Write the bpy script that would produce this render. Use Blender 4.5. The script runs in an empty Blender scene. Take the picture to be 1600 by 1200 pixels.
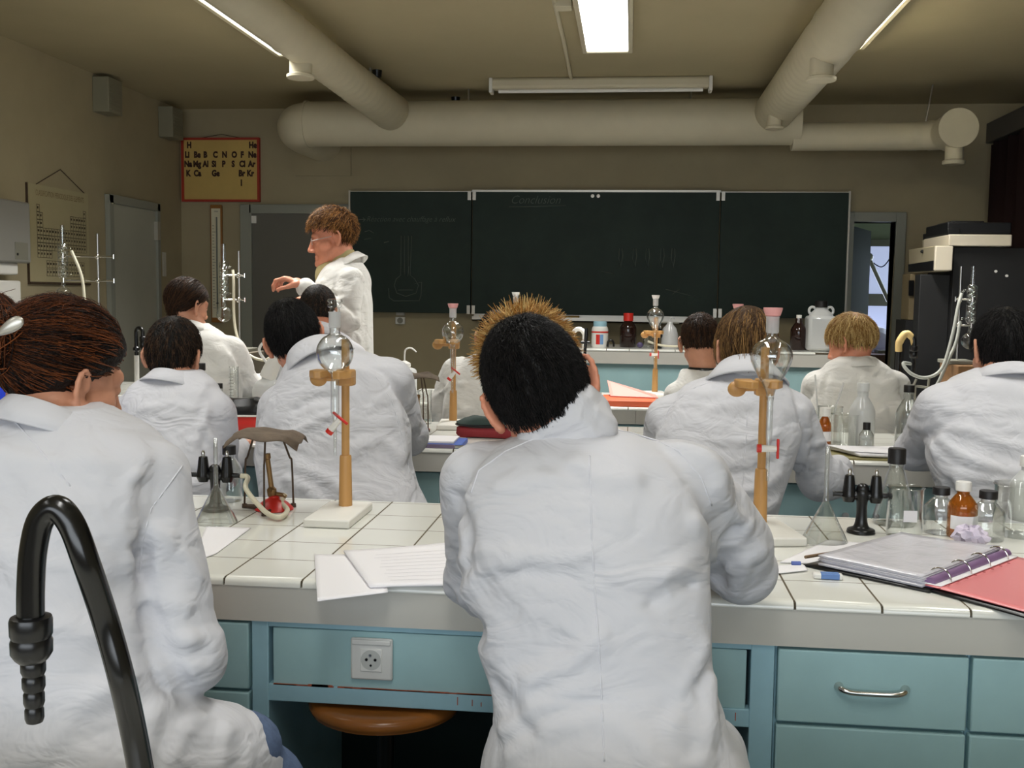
import bpy, bmesh, math, random
import numpy as np
from mathutils import Vector, Matrix, Euler
import openvdb

random.seed(7)
rng = np.random.default_rng(7)
SC = bpy.context.scene
COL = SC.collection
PI = math.pi

# ------------------------------------------------------------------ camera, view, world
FPX = 1650.0
CAMZ = 1.445
CAM_R = (Matrix.Rotation(math.radians(6.3), 3, 'Z') @ Matrix.Rotation(math.radians(90 - 4.85), 3, 'X')
         @ Matrix.Rotation(0.0125, 3, 'Z'))
cam = bpy.data.cameras.new('camera')
cam.sensor_width = 36.0
cam.lens = 36.0 * FPX / 1600.0
cam.clip_start = 0.02
cam_o = bpy.data.objects.new('camera', cam)
cam_o.matrix_world = Matrix.Translation((0, 0, CAMZ)) @ CAM_R.to_4x4()
COL.objects.link(cam_o)
SC.camera = cam_o

vs = SC.view_settings
vs.view_transform = 'Standard'
vs.look = 'None'
vs.exposure = 0.0
vs.gamma = 1.0
vs.use_curve_mapping = False

SC.cycles.transparent_max_bounces = 32

W = bpy.data.worlds.new('world')
SC.world = W
W.use_nodes = True
W.node_tree.nodes['Background'].inputs[0].default_value = (0.75, 0.85, 1.0, 1)
W.node_tree.nodes['Background'].inputs[1].default_value = 0.3

LAMP_FRONT, LAMP_REAR = 31.0, 10.0       # watts of a ceiling fitting in the front half / nearer the camera
LAMP_SPREAD = math.radians(118)
LAMP_COLOR = (1.0, 0.99, 0.955)
PANEL_EMIT = 4.0

# added cool fill light behind the camera; no window is built there
sun_win = bpy.data.lights.new('rear_fill_light', 'AREA')
sun_win.shape = 'RECTANGLE'; sun_win.size = 4.6; sun_win.size_y = 1.3
sun_win.energy = 92.0
sun_win.color = (0.86, 0.93, 1.0)
rear_fill_o = bpy.data.objects.new('rear_fill_light', sun_win)
rear_fill_o.location = (-0.3, -2.5, 1.75)
rear_fill_o.rotation_euler = (math.radians(90), 0, 0)
COL.objects.link(rear_fill_o)

# room box (metres): camera stands at x = y = 0, looks towards +y
XL, XR, YB, YF, ZC = -3.72, 2.95, -2.6, 8.5, 2.93
BENCH_Z = 0.90


def at(px, py, Y):
    """photo pixel -> the point of that sight line at distance Y into the room"""
    d = CAM_R @ Vector(((px - 800) / FPX, (600 - py) / FPX, -1.0))
    t = Y / d.y
    return Vector((d.x * t, Y, CAMZ + d.z * t))


def atz(px, py, Z):
    d = CAM_R @ Vector(((px - 800) / FPX, (600 - py) / FPX, -1.0))
    t = (Z - CAMZ) / d.z
    return Vector((d.x * t, d.y * t, Z))


def atx(px, py, X):
    d = CAM_R @ Vector(((px - 800) / FPX, (600 - py) / FPX, -1.0))
    t = X / d.x
    return Vector((X, d.y * t, CAMZ + d.z * t))


# ------------------------------------------------------------------ materials
def lin(r, g, b):
    f = lambda c: ((c / 255) / 12.92 if c / 255 <= 0.04045 else ((c / 255 + 0.055) / 1.055) ** 2.4)
    return (f(r), f(g), f(b), 1.0)


def mat(name, col, rough=0.5, metal=0.0, bump=None, var=None, spec=0.5, coat=0.0, sheen=0.0, emit=0.0, stretch=None):
    m = bpy.data.materials.new(name)
    m.use_nodes = True
    nt = m.node_tree
    b = nt.nodes['Principled BSDF']
    if len(col) == 3:
        col = (*col, 1.0)
    b.inputs['Base Color'].default_value = col
    b.inputs['Roughness'].default_value = rough
    b.inputs['Metallic'].default_value = metal
    b.inputs['Specular IOR Level'].default_value = spec
    b.inputs['Coat Weight'].default_value = coat
    b.inputs['Sheen Weight'].default_value = sheen
    if emit:
        b.inputs['Emission Color'].default_value = col
        b.inputs['Emission Strength'].default_value = emit
    co = None
    if bump or var:
        tc = nt.nodes.new('ShaderNodeTexCoord')
        co = tc.outputs['Object']
        if stretch:
            mp = nt.nodes.new('ShaderNodeMapping')
            mp.inputs['Scale'].default_value = stretch
            nt.links.new(co, mp.inputs[0])
            co = mp.outputs[0]
    if var:
        n = nt.nodes.new('ShaderNodeTexNoise')
        n.inputs['Scale'].default_value = var[0]
        n.inputs['Detail'].default_value = 6
        n.inputs['Roughness'].default_value = 0.65
        nt.links.new(co, n.inputs['Vector'])
        r = nt.nodes.new('ShaderNodeValToRGB')
        a = var[1]
        r.color_ramp.elements[0].position = 0.3
        r.color_ramp.elements[1].position = 0.7
        r.color_ramp.elements[0].color = (*[c * (1 - a) for c in col[:3]], 1)
        r.color_ramp.elements[1].color = (*[min(1, c * (1 + a)) for c in col[:3]], 1)
        if len(var) > 2:
            r.color_ramp.elements[0].color = var[2]
        nt.links.new(n.outputs['Fac'], r.inputs[0])
        nt.links.new(r.outputs[0], b.inputs['Base Color'])
    if bump:
        n2 = nt.nodes.new('ShaderNodeTexNoise')
        n2.inputs['Scale'].default_value = bump[0]
        n2.inputs['Detail'].default_value = 5
        if len(bump) > 3:
            n2.inputs['Distortion'].default_value = bump[3]
        nt.links.new(co, n2.inputs['Vector'])
        bp = nt.nodes.new('ShaderNodeBump')
        bp.inputs['Strength'].default_value = bump[1]
        bp.inputs['Distance'].default_value = bump[2] if len(bump) > 2 else 0.01
        nt.links.new(n2.outputs['Fac'], bp.inputs['Height'])
        nt.links.new(bp.outputs[0], b.inputs['Normal'])
    return m


def glass_mat(name, tint=(0.97, 0.98, 0.975), haze=0.0, haze_col=(0.8, 0.8, 0.8), edge=0.62):
    """blown glass: clear when looked at squarely, mirror-like and a little darker along its walls"""
    m = bpy.data.materials.new(name)
    m.use_nodes = True
    nt = m.node_tree
    nt.nodes.remove(nt.nodes['Principled BSDF'])
    out = nt.nodes['Material Output']
    lw = nt.nodes.new('ShaderNodeLayerWeight')
    lw.inputs['Blend'].default_value = 0.5
    pw = nt.nodes.new('ShaderNodeMath'); pw.operation = 'POWER'; pw.inputs[1].default_value = 2.8
    nt.links.new(lw.outputs['Facing'], pw.inputs[0])
    fr = nt.nodes.new('ShaderNodeMapRange')
    fr.inputs['To Min'].default_value = 0.065
    fr.inputs['To Max'].default_value = 0.9
    nt.links.new(pw.outputs[0], fr.inputs[0])
    tr = nt.nodes.new('ShaderNodeBsdfTransparent')
    gl = nt.nodes.new('ShaderNodeBsdfGlossy')
    gl.inputs['Roughness'].default_value = 0.04
    gl.inputs['Color'].default_value = (1, 1, 1, 1)
    ab = nt.nodes.new('ShaderNodeMixRGB')
    ab.inputs[1].default_value = (*tint, 1)
    ab.inputs[2].default_value = (*[c * edge for c in tint], 1)
    nt.links.new(pw.outputs[0], ab.inputs[0])
    nt.links.new(ab.outputs[0], tr.inputs[0])
    mx = nt.nodes.new('ShaderNodeMixShader')
    nt.links.new(fr.outputs[0], mx.inputs[0])
    nt.links.new(tr.outputs[0], mx.inputs[1])
    nt.links.new(gl.outputs[0], mx.inputs[2])
    last = mx.outputs[0]
    if haze:
        df = nt.nodes.new('ShaderNodeBsdfDiffuse')
        df.inputs[0].default_value = (*haze_col, 1)
        m2 = nt.nodes.new('ShaderNodeMixShader')
        m2.inputs[0].default_value = haze
        nt.links.new(last, m2.inputs[1])
        nt.links.new(df.outputs[0], m2.inputs[2])
        last = m2.outputs[0]
    nt.links.new(last, out.inputs[0])
    return m


def tile_mat(name, col, grout, pitch=0.152, gap=0.004, offs=(0.0, 0.0)):
    m = bpy.data.materials.new(name)
    m.use_nodes = True
    nt = m.node_tree
    b = nt.nodes['Principled BSDF']
    b.inputs['Roughness'].default_value = 0.12
    b.inputs['Specular IOR Level'].default_value = 0.6
    tc = nt.nodes.new('ShaderNodeTexCoord')
    sp = nt.nodes.new('ShaderNodeSeparateXYZ')
    nt.links.new(tc.outputs['Object'], sp.inputs[0])
    lines = []
    for i, (ax, g) in enumerate((('X', gap), ('Y', gap * 0.75))):
        a = nt.nodes.new('ShaderNodeMath'); a.operation = 'ADD'; a.inputs[1].default_value = 100 * pitch + offs[i]
        nt.links.new(sp.outputs[ax], a.inputs[0])
        d = nt.nodes.new('ShaderNodeMath'); d.operation = 'MODULO'; d.inputs[1].default_value = pitch
        nt.links.new(a.outputs[0], d.inputs[0])
        l = nt.nodes.new('ShaderNodeMath'); l.operation = 'LESS_THAN'; l.inputs[1].default_value = g
        nt.links.new(d.outputs[0], l.inputs[0])
        lines.append(l)
    mxm = nt.nodes.new('ShaderNodeMath'); mxm.operation = 'MAXIMUM'
    nt.links.new(lines[0].outputs[0], mxm.inputs[0])
    nt.links.new(lines[1].outputs[0], mxm.inputs[1])
    n = nt.nodes.new('ShaderNodeTexNoise')
    n.inputs['Scale'].default_value = 3.0
    n.inputs['Detail'].default_value = 5
    nt.links.new(tc.outputs['Object'], n.inputs['Vector'])
    r = nt.nodes.new('ShaderNodeValToRGB')
    r.color_ramp.elements[0].color = (*[c * 0.86 for c in col[:3]], 1)
    r.color_ramp.elements[1].color = col
    nt.links.new(n.outputs['Fac'], r.inputs[0])
    mc = nt.nodes.new('ShaderNodeMixRGB')
    nt.links.new(mxm.outputs[0], mc.inputs[0])
    nt.links.new(r.outputs[0], mc.inputs[1])
    mc.inputs[2].default_value = grout
    nt.links.new(mc.outputs[0], b.inputs['Base Color'])
    rr = nt.nodes.new('ShaderNodeMapRange')
    rr.inputs['To Min'].default_value = 0.12
    rr.inputs['To Max'].default_value = 0.9
    nt.links.new(mxm.outputs[0], rr.inputs[0])
    nt.links.new(rr.outputs[0], b.inputs['Roughness'])
    bp = nt.nodes.new('ShaderNodeBump')
    bp.invert = True
    bp.inputs['Strength'].default_value = 0.6
    bp.inputs['Distance'].default_value = 0.003
    nt.links.new(mxm.outputs[0], bp.inputs['Height'])
    nt.links.new(bp.outputs[0], b.inputs['Normal'])
    return m


M = {}
M['wall'] = mat('beige wall paint', lin(167, 156, 128), 0.85, var=(1.3, 0.08), bump=(60, 0.12, 0.003), spec=0.2)
M['wall_dark'] = mat('dark curtain cloth', lin(52, 36, 36), 0.9, bump=(6, 0.4, 0.02), spec=0.2)
M['ceil'] = mat('aged ceiling paint', lin(178, 167, 136), 0.9, var=(0.7, 0.06), spec=0.15)
M['floor'] = mat('grey lino', lin(110, 104, 96), 0.45, var=(4, 0.15))
M['duct'] = mat('duct paint', lin(205, 197, 172), 0.5, var=(3, 0.05), spec=0.3)
M['blue'] = mat('pale blue bench paint', lin(164, 199, 202), 0.5, var=(2.2, 0.09), bump=(14, 0.06, 0.004), spec=0.35)
M['blue2'] = mat('blue frame paint', lin(158, 197, 210), 0.45, var=(5, 0.08), bump=(18, 0.05, 0.004), spec=0.35)
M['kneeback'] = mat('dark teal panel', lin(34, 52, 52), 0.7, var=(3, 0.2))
M['fascia'] = mat('cream laminate', lin(198, 195, 186), 0.4, var=(1.2, 0.04), spec=0.35)
M['tile'] = tile_mat('white glazed tiles', lin(238, 238, 230), lin(92, 82, 62))
M['bullnose'] = mat('white glazed edge tile', lin(228, 228, 220), 0.12, spec=0.6)
M['grout'] = mat('grout', lin(84, 74, 56), 0.9)
M['black'] = mat('black plastic', lin(16, 16, 17), 0.28, spec=0.5)
M['blackcap'] = mat('black cap plastic', lin(22, 20, 20), 0.45)
M['rubber'] = mat('glossy black hose plastic', lin(12, 12, 12), 0.22, spec=0.55)
M['white'] = mat('white plastic', lin(232, 230, 224), 0.35)
M['socket'] = mat('socket plastic', lin(222, 222, 218), 0.3)
M['paper'] = mat('white paper', lin(236, 234, 236), 0.75, spec=0.2)
M['wood'] = mat('varnished beech', lin(196, 148, 88), 0.4, var=(9, 0.22), stretch=(1, 1, 0.12))
M['stoolwood'] = mat('varnished stool wood', lin(158, 98, 44), 0.25, var=(8, 0.3), stretch=(0.2, 1, 1))
M['steel'] = mat('steel', lin(190, 190, 188), 0.28, metal=1.0)
M['chrome'] = mat('chrome', lin(215, 213, 208), 0.15, metal=1.0)
M['iron'] = mat('rusty dark iron', lin(84, 68, 54), 0.6, metal=0.35, var=(30, 0.3), bump=(60, 0.3, 0.002))
M['gauze'] = mat('scorched gauze', lin(112, 98, 84), 0.75, metal=0.25, var=(16, 0.35), bump=(120, 0.5, 0.002))
M['grey'] = mat('grey metal paint', lin(132, 130, 118), 0.5)
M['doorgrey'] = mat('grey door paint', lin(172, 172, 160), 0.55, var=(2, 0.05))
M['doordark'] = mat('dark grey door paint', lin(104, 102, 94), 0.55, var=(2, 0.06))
M['framegrey'] = mat('door frame paint', lin(146, 148, 138), 0.5)
M['board'] = mat('dark green chalkboard', lin(40, 54, 48), 0.55, var=(2.0, 0.22), spec=0.25)
M['chalk'] = mat('faint chalk', lin(98, 106, 98), 0.8, spec=0.25)
M['alu'] = mat('aluminium', lin(196, 192, 182), 0.35, metal=0.7)
M['glass'] = glass_mat('clear glass')
M['amber'] = glass_mat('amber glass', (0.88, 0.55, 0.17), haze=0.22, haze_col=(0.55, 0.22, 0.02))
M['amberdark'] = glass_mat('dark brown glass', (0.16, 0.07, 0.035), haze=0.35, haze_col=(0.05, 0.02, 0.015))
M['ground'] = glass_mat('ground glass', (0.9, 0.9, 0.9), haze=0.45, haze_col=(0.85, 0.85, 0.84))
M['poly'] = glass_mat('translucent polythene', (0.86, 0.87, 0.86), haze=0.6, haze_col=(0.82, 0.83, 0.82))
M['tubing'] = mat('cream rubber tubing', lin(226, 220, 196), 0.45)
M['greytube'] = mat('grey rubber tubing', lin(176, 178, 170), 0.45)
M['red'] = mat('red plastic', lin(206, 44, 34), 0.35)
M['pink'] = mat('pink plastic', lin(240, 172, 168), 0.45)
M['orange'] = mat('orange card', lin(224, 104, 66), 0.5)
M['skin'] = mat('skin', lin(206, 146, 116), 0.5, var=(24, 0.07), bump=(160, 0.08, 0.001))
M['skin2'] = mat('ruddy skin', lin(214, 142, 112), 0.5, var=(24, 0.09), bump=(160, 0.08, 0.001))
def coat_mat(name, col):
    m = mat(name, col, 0.85, spec=0.15, sheen=0.1)
    nt = m.node_tree
    b = nt.nodes['Principled BSDF']
    tc = nt.nodes.new('ShaderNodeTexCoord')
    prev = None
    for sc_, stretch, st, dist, dis in ((4.5, (1, 1, 1.4), .34, .017, .9), (9.0, (1.0, 1.0, 1.6), .26, .009, 1.2), (34.0, (1, 1, 1.3), .06, .003, .5)):
        mp = nt.nodes.new('ShaderNodeMapping')
        mp.inputs['Scale'].default_value = stretch
        mp.inputs['Rotation'].default_value = (.3, .5, .2)
        nt.links.new(tc.outputs['Object'], mp.inputs[0])
        n = nt.nodes.new('ShaderNodeTexNoise')
        n.inputs['Scale'].default_value = sc_
        n.inputs['Detail'].default_value = 3
        n.inputs['Roughness'].default_value = .45
        n.inputs['Distortion'].default_value = dis
        nt.links.new(mp.outputs[0], n.inputs['Vector'])
        # ridged: creases are sharp lines, the cloth between them is smooth
        s1 = nt.nodes.new('ShaderNodeMath'); s1.operation = 'SUBTRACT'; s1.inputs[1].default_value = .5
        nt.links.new(n.outputs['Fac'], s1.inputs[0])
        ab = nt.nodes.new('ShaderNodeMath'); ab.operation = 'ABSOLUTE'
        nt.links.new(s1.outputs[0], ab.inputs[0])
        mr = nt.nodes.new('ShaderNodeMapRange'); mr.interpolation_type = 'SMOOTHSTEP'
        mr.inputs['From Max'].default_value = .24
        mr.inputs['To Min'].default_value = 1.0; mr.inputs['To Max'].default_value = 0.0
        nt.links.new(ab.outputs[0], mr.inputs[0])
        bp = nt.nodes.new('ShaderNodeBump')
        bp.inputs['Strength'].default_value = st
        bp.inputs['Distance'].default_value = dist
        nt.links.new(mr.outputs[0], bp.inputs['Height'])
        if prev:
            nt.links.new(prev.outputs[0], bp.inputs['Normal'])
        prev = bp
    nt.links.new(prev.outputs[0], b.inputs['Normal'])
    return m


M['coat'] = coat_mat('white cotton lab coat', lin(210, 210, 215))
M['coat2'] = coat_mat('ivory cotton lab coat', lin(224, 222, 217))
M['jeans'] = mat('blue denim', lin(94, 110, 140), 0.85, var=(90, 0.15), bump=(240, 0.2, 0.001), spec=0.2)
M['trouser'] = mat('dark trousers', lin(42, 44, 52), 0.85, spec=0.2)
M['shoe'] = mat('dark shoe', lin(34, 30, 28), 0.5)
M['seam'] = mat('coat stitching', lin(214, 214, 220), 0.9, spec=0.1)


# ------------------------------------------------------------------ mesh builder
class MB:
    def __init__(s):
        s.v = []; s.f = []; s.mi = []; s.slot = 0

    def add(s, vs_, fs_):
        o = len(s.v)
        s.v.extend([tuple(p) for p in vs_])
        s.f.extend([tuple(i + o for i in f) for f in fs_])
        s.mi.extend([s.slot] * len(fs_))
        return s

    def box(s, c, d, R=None):
        c = Vector(c)
        p = []
        for x in (-.5, .5):
            for y in (-.5, .5):
                for z in (-.5, .5):
                    q = Vector((x * d[0], y * d[1], z * d[2]))
                    p.append(c + (R @ q if R is not None else q))
        return s.add(p, [(0, 1, 3, 2), (4, 6, 7, 5), (0, 4, 5, 1), (2, 3, 7, 6), (0, 2, 6, 4), (1, 5, 7, 3)])

    def span(s, a, b):
        return s.box([(a[i] + b[i]) / 2 for i in range(3)], [abs(b[i] - a[i]) for i in range(3)])

    def lathe(s, prof, seg=32, c=(0, 0, 0), R=None):
        c = Vector(c)
        vs_, fs_ = [], []
        n = len(prof)
        for r, z in prof:
            for k in range(seg):
                a = 2 * PI * k / seg
                q = Vector((r * math.cos(a), r * math.sin(a), z))
                vs_.append(c + (R @ q if R is not None else q))
        for i in range(n - 1):
            for k in range(seg):
                k2 = (k + 1) % seg
                fs_.append((i * seg + k, i * seg + k2, (i + 1) * seg + k2, (i + 1) * seg + k))
        if prof[0][0] > 1e-6 and getattr(s, 'caps', True):
            fs_.append(tuple(reversed(range(seg))))
        if prof[-1][0] > 1e-6 and getattr(s, 'caps', True):
            fs_.append(tuple((n - 1) * seg + k for k in range(seg)))
        return s.add(vs_, fs_)

    def tube(s, pts, r, seg=12, caps=True):
        pts = [Vector(p) for p in pts]
        n = len(pts)
        rs = r if hasattr(r, '__len__') else [r] * n
        T = [(pts[min(i + 1, n - 1)] - pts[max(i - 1, 0)]).normalized() for i in range(n)]
        u = T[0].orthogonal().normalized()
        vs_, fs_ = [], []
        for i in range(n):
            u = (u - T[i] * u.dot(T[i]))
            if u.length < 1e-6:
                u = T[i].orthogonal()
            u.normalize()
            w = T[i].cross(u)
            for k in range(seg):
                a = 2 * PI * k / seg
                vs_.append(pts[i] + (u * math.cos(a) + w * math.sin(a)) * rs[i])
        for i in range(n - 1):
            for k in range(seg):
                k2 = (k + 1) % seg
                fs_.append((i * seg + k, i * seg + k2, (i + 1) * seg + k2, (i + 1) * seg + k))
        if caps:
            fs_.append(tuple(reversed(range(seg))))
            fs_.append(tuple((n - 1) * seg + k for k in range(seg)))
        return s.add(vs_, fs_)

    def cyl(s, a, b, r, r2=None, seg=20):
        return s.tube([a, b], [r, r if r2 is None else r2], seg)

    def prism(s, poly, z0, z1):
        """polygon (x, y) extruded in z"""
        n = len(poly)
        vs_ = [(x, y, z0) for x, y in poly] + [(x, y, z1) for x, y in poly]
        fs_ = [tuple(reversed(range(n))), tuple(range(n, 2 * n))]
        for i in range(n):
            j = (i + 1) % n
            fs_.append((i, j, n + j, n + i))
        return s.add(vs_, fs_)

    def sphere(s, c, r, seg=16, R=None):
        rr = r if hasattr(r, '__len__') else (r, r, r)
        c = Vector(c)
        vs_, fs_ = [], []
        n = seg // 2
        for i in range(n + 1):
            t = PI * i / n
            for k in range(seg):
                a = 2 * PI * k / seg
                q = Vector((rr[0] * math.sin(t) * math.cos(a), rr[1] * math.sin(t) * math.sin(a), -rr[2] * math.cos(t)))
                vs_.append(c + (R @ q if R is not None else q))
        for i in range(n):
            for k in range(seg):
                k2 = (k + 1) % seg
                fs_.append((i * seg + k, i * seg + k2, (i + 1) * seg + k2, (i + 1) * seg + k))
        return s.add(vs_, fs_)

    def build(s, name, m, parent=None, loc=None, bevel=0.0, sharp=35, world=False):
        """world: the vertices are world points; they are made local to the parent / to loc"""
        me = bpy.data.meshes.new(name)
        off = Vector((0, 0, 0))
        if world:
            off = Vector(parent_world(parent)) if parent else Vector(loc or (0, 0, 0))
        v = [(p[0] - off.x, p[1] - off.y, p[2] - off.z) for p in s.v] if world else s.v
        me.from_pydata(v, [], s.f)
        me.validate()
        bm_ = bmesh.new(); bm_.from_mesh(me)
        bmesh.ops.remove_doubles(bm_, verts=bm_.verts, dist=1e-6)
        bmesh.ops.recalc_face_normals(bm_, faces=bm_.faces)
        bm_.to_mesh(me); bm_.free()
        ms = m if isinstance(m, (list, tuple)) else [m]
        for k in ms:
            me.materials.append(k)
        if len(ms) > 1 and len(me.polygons) == len(s.mi):
            me.polygons.foreach_set('material_index', s.mi)
        me.polygons.foreach_set('use_smooth', [True] * len(me.polygons))
        if sharp:
            me.set_sharp_from_angle(angle=math.radians(sharp))
        o = bpy.data.objects.new(name, me)
        COL.objects.link(o)
        if parent:
            o.parent = parent
        elif loc is not None:
            o.location = loc
        if bevel:
            bv = o.modifiers.new('bevel', 'BEVEL')
            bv.width = bevel; bv.segments = 2; bv.limit_method = 'ANGLE'
            bv.harden_normals = False
        return o


def parent_world(p):
    v = Vector((0, 0, 0))
    while p:
        v += Vector(p.location)
        p = p.parent
    return v


def thing(name, label, cat, loc=(0, 0, 0), rotz=0.0, group=None):
    o = bpy.data.objects.new(name, None)
    o.empty_display_size = 0.05
    COL.objects.link(o)
    o.location = loc
    o.rotation_euler = (0, 0, rotz)
    return tag(o, label, cat, group)


def tag(o, label, cat, group=None):
    o['label'] = label
    o['category'] = cat
    if group:
        o['group'] = group
    return o


def struct(o):
    o['kind'] = 'structure'
    return o


def dup(root, loc, rotz, label, group=None):
    r = root.copy()
    COL.objects.link(r)
    r.location = loc
    r.rotation_euler = (0, 0, rotz)
    r['label'] = label
    if group:
        r['group'] = group
    for ch in list(root.children):
        c = ch.copy(); COL.objects.link(c); c.parent = r
        for g in ch.children:
            d = g.copy(); COL.objects.link(d); d.parent = c
    return r


def smooth_path(pts, n=6):
    """Catmull-Rom through the points"""
    P = [Vector(p) for p in pts]
    P = [P[0] * 2 - P[1]] + P + [P[-1] * 2 - P[-2]]
    out = []
    for i in range(1, len(P) - 2):
        a, b, c, d = P[i - 1:i + 3]
        for k in range(n):
            t = k / n
            out.append(0.5 * ((2 * b) + (c - a) * t + (2 * a - 5 * b + 4 * c - d) * t * t + (3 * b - a - 3 * c + d) * t ** 3))
    out.append(P[-2])
    return out


def smooth_prof(prof, n=5):
    return [(max(p.x, 0.0), p.y) for p in smooth_path([Vector((r, z, 0)) for r, z in prof], n)]


def text_mesh(body, size, shear=0.0, offset=0.0, align='LEFT'):
    cu = bpy.data.curves.new('lettering', 'FONT')
    cu.body = body; cu.size = size; cu.shear = shear; cu.offset = offset
    cu.align_x = align
    cu.resolution_u = 3
    ob = bpy.data.objects.new('lettering', cu)
    COL.objects.link(ob)
    dg = bpy.context.evaluated_depsgraph_get()
    me = bpy.data.meshes.new_from_object(ob.evaluated_get(dg))
    vs_ = [v.co.copy() for v in me.vertices]
    fs_ = [tuple(p.vertices) for p in me.polygons]
    bpy.data.objects.remove(ob); bpy.data.curves.remove(cu); bpy.data.meshes.remove(me)
    return vs_, fs_

# ------------------------------------------------------------------ the room
def slab(name, a, b, m, bevel=0.0):
    o = MB().span(a, b).build(name, m, loc=None, bevel=bevel)
    return struct(o)


slab('floor', (XL - 0.2, YB - 0.2, -0.1), (XR + 0.2, YF + 3.0, 0.0), M['floor'])
slab('ceiling', (XL - 0.2, YB - 0.2, ZC), (XR + 0.2, YF + 0.2, ZC + 0.1), M['ceil'])
slab('wall_left', (XL - 0.15, YB - 0.2, 0), (XL, YF + 0.15, ZC), M['wall'])
slab('wall_right', (XR, YB - 0.2, 0), (XR + 0.15, YF + 0.15, ZC), M['wall'])
slab('wall_rear', (XL, YB - 0.15, 0), (XR, YB, ZC), M['wall'])

# front wall with the opening of the right doorway
dL = at(1328, 470, YF).x
dR = at(1394, 470, YF).x
dT = at(1360, 347, YF).z
w = MB()
w.span((XL, YF, 0), (dL, YF + 0.15, ZC))
w.span((dR, YF, 0), (XR, YF + 0.15, ZC))
w.span((dL, YF, dT), (dR, YF + 0.15, ZC))
struct(w.build('wall_front', M['wall']))
# boxed pipe chase / panel on the front wall, left of the board
a = at(462, 215, YF); b = at(549, 275, YF)
slab('trim_1', (a.x, YF - 0.02, b.z), (b.x, YF, a.z), M['wall'])

# dais in front of the board
tag(MB().span((-2.2, 6.75, 0), (1.3, YF - .06, 0.17)).build('dais', mat('dais lino', lin(90, 84, 76), 0.6), bevel=0.008),
    'low platform running under the chalkboard and the demonstration bench', 'platform')


def frame(name, poly):
    pass


# ---- right doorway: frame, half open leaf, the bright store room behind
FW = 0.075
fr = MB()
fr.span((dR, YF - 0.03, 0), (dR + FW, YF + 0.15, dT + FW))
fr.span((dL - FW, YF - 0.03, 0), (dL, YF + 0.15, dT + FW))
fr.span((dL, YF - 0.03, dT), (dR, YF + 0.15, dT + FW))
d1 = struct(fr.build('door_1', M['framegrey'], bevel=0.004))
hx = at(1354, 450, YF + 0.75).x
lf = MB()
A = Vector((dL + 0.01, YF + 0.12, 0)); Bv = Vector((hx, YF + 0.75, 0))
dirv = (Bv - A); ln = dirv.length; dirv.normalize()
lf.box((A + Bv) / 2 + Vector((0, 0, (dT - 0.02) / 2)), (ln, 0.04, dT - 0.03),
       Matrix.Rotation(math.atan2(dirv.y, dirv.x), 3, 'Z'))
lf.build('door_leaf', mat('blue grey door leaf', lin(92, 100, 118), 0.5), d1)
# store room shell
YS = YF + 2.6
SXL, SXR = dL - 0.25, dR + 0.9
pale = mat('store room paint', lin(176, 184, 160), 0.8)
slab('wall_store_left', (SXL - 0.1, YF + 0.15, 0), (SXL, YS, 2.7), pale)
slab('wall_store_right', (SXR, YF + 0.15, 0), (SXR + 0.1, YS, 2.7), pale)
slab('wall_store_rear', (SXL, YS, 0), (SXR, YS + 0.1, 2.7), pale)
slab('ceiling_store', (SXL - 0.1, YF + 0.15, 2.7), (SXR + 0.1, YS + 0.1, 2.8), pale)
# its window (day outside): lit panes, frame
wp0 = at(1352, 385, YS - 0.03); wp1 = at(1398, 553, YS - 0.03)
wl, wr, wt, wb = wp0.x - 0.3, wp1.x + 0.5, wp0.z, wp1.z
win = MB()
for z0, z1 in ((wt, wt + 0.07), (at(1370, 478, YS).z, at(1370, 459, YS).z), (wb - 0.06, wb)):
    win.span((wl, YS - 0.06, z0), (wr, YS, z1))
win.span((wl - .05, YS - .06, wb - .06), (wl, YS, wt + .07))
win.span((wr, YS - .06, wb - .06), (wr + .05, YS, wt + .07))
wo = struct(win.build('window_1', M['grey'], bevel=0.004))
sky = mat('daylight behind frosted pane', (0.60, 0.68, 0.98), 0.4, emit=0.55)
MB().span((wl, YS - 0.03, wb), (wr, YS - 0.015, wt)).build('pane', sky, wo)
# bench lamp arm against the window
lampo = thing('desk_lamp', 'jointed lamp arm with hanging cable seen through the right doorway', 'lamp', (at(1385, 480, YS - 0.5).x, YS - 0.5, 0.95))
pp = [at(1390, 560, YS - .5), at(1388, 470, YS - .5)]
MB().tube([Vector((pp[0].x, YS - .5, 0.95)), pp[1]], 0.012).build('post', M['grey'], lampo, world=True)
MB().tube([pp[1], at(1357, 402, YS - .5)], 0.02).build('arm', M['alu'], lampo, world=True)
MB().sphere(at(1357, 402, YS - .5), 0.045).build('joint', M['alu'], lampo, world=True)
MB().tube(smooth_path([at(1360, 408, YS - .48), at(1378, 417, YS - .48), at(1392, 400, YS - .48), at(1396, 378, YS - .48)]), 0.006).build('cable', M['black'], lampo, world=True)
MB().box((lampo.location.x, YS - .5, 0.935), (0.16, 0.16, 0.03)).build('foot', M['grey'], lampo, world=True)
tag(MB().span((SXL + .02, YS - 0.8, 0), (SXR - .02, YS - 0.1, 0.92)).build('store_counter', mat('store counter', lin(120, 84, 70), 0.6), bevel=.01),
    'brown counter under the window of the room behind the doorway', 'counter')
bag = MB()
c = at(1372, 541, YS - .55)
bag.sphere((c.x - .02, YS - .3, 0.92 + 0.12), (0.22, 0.14, 0.13), 20)
rr = np.random.default_rng(3)
bag.v = [tuple(np.array(p) + rr.normal(0, 0.012, 3)) for p in bag.v]
tag(bag.build('plastic_bag', glass_mat('crumpled plastic', (0.8, 0.8, 0.85), haze=0.7, haze_col=(0.6, 0.58, 0.62)), sharp=0),
    'crumpled clear plastic bag lying on the counter behind the doorway', 'bag')
sl = bpy.data.lights.new('store_daylight', 'AREA')
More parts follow.
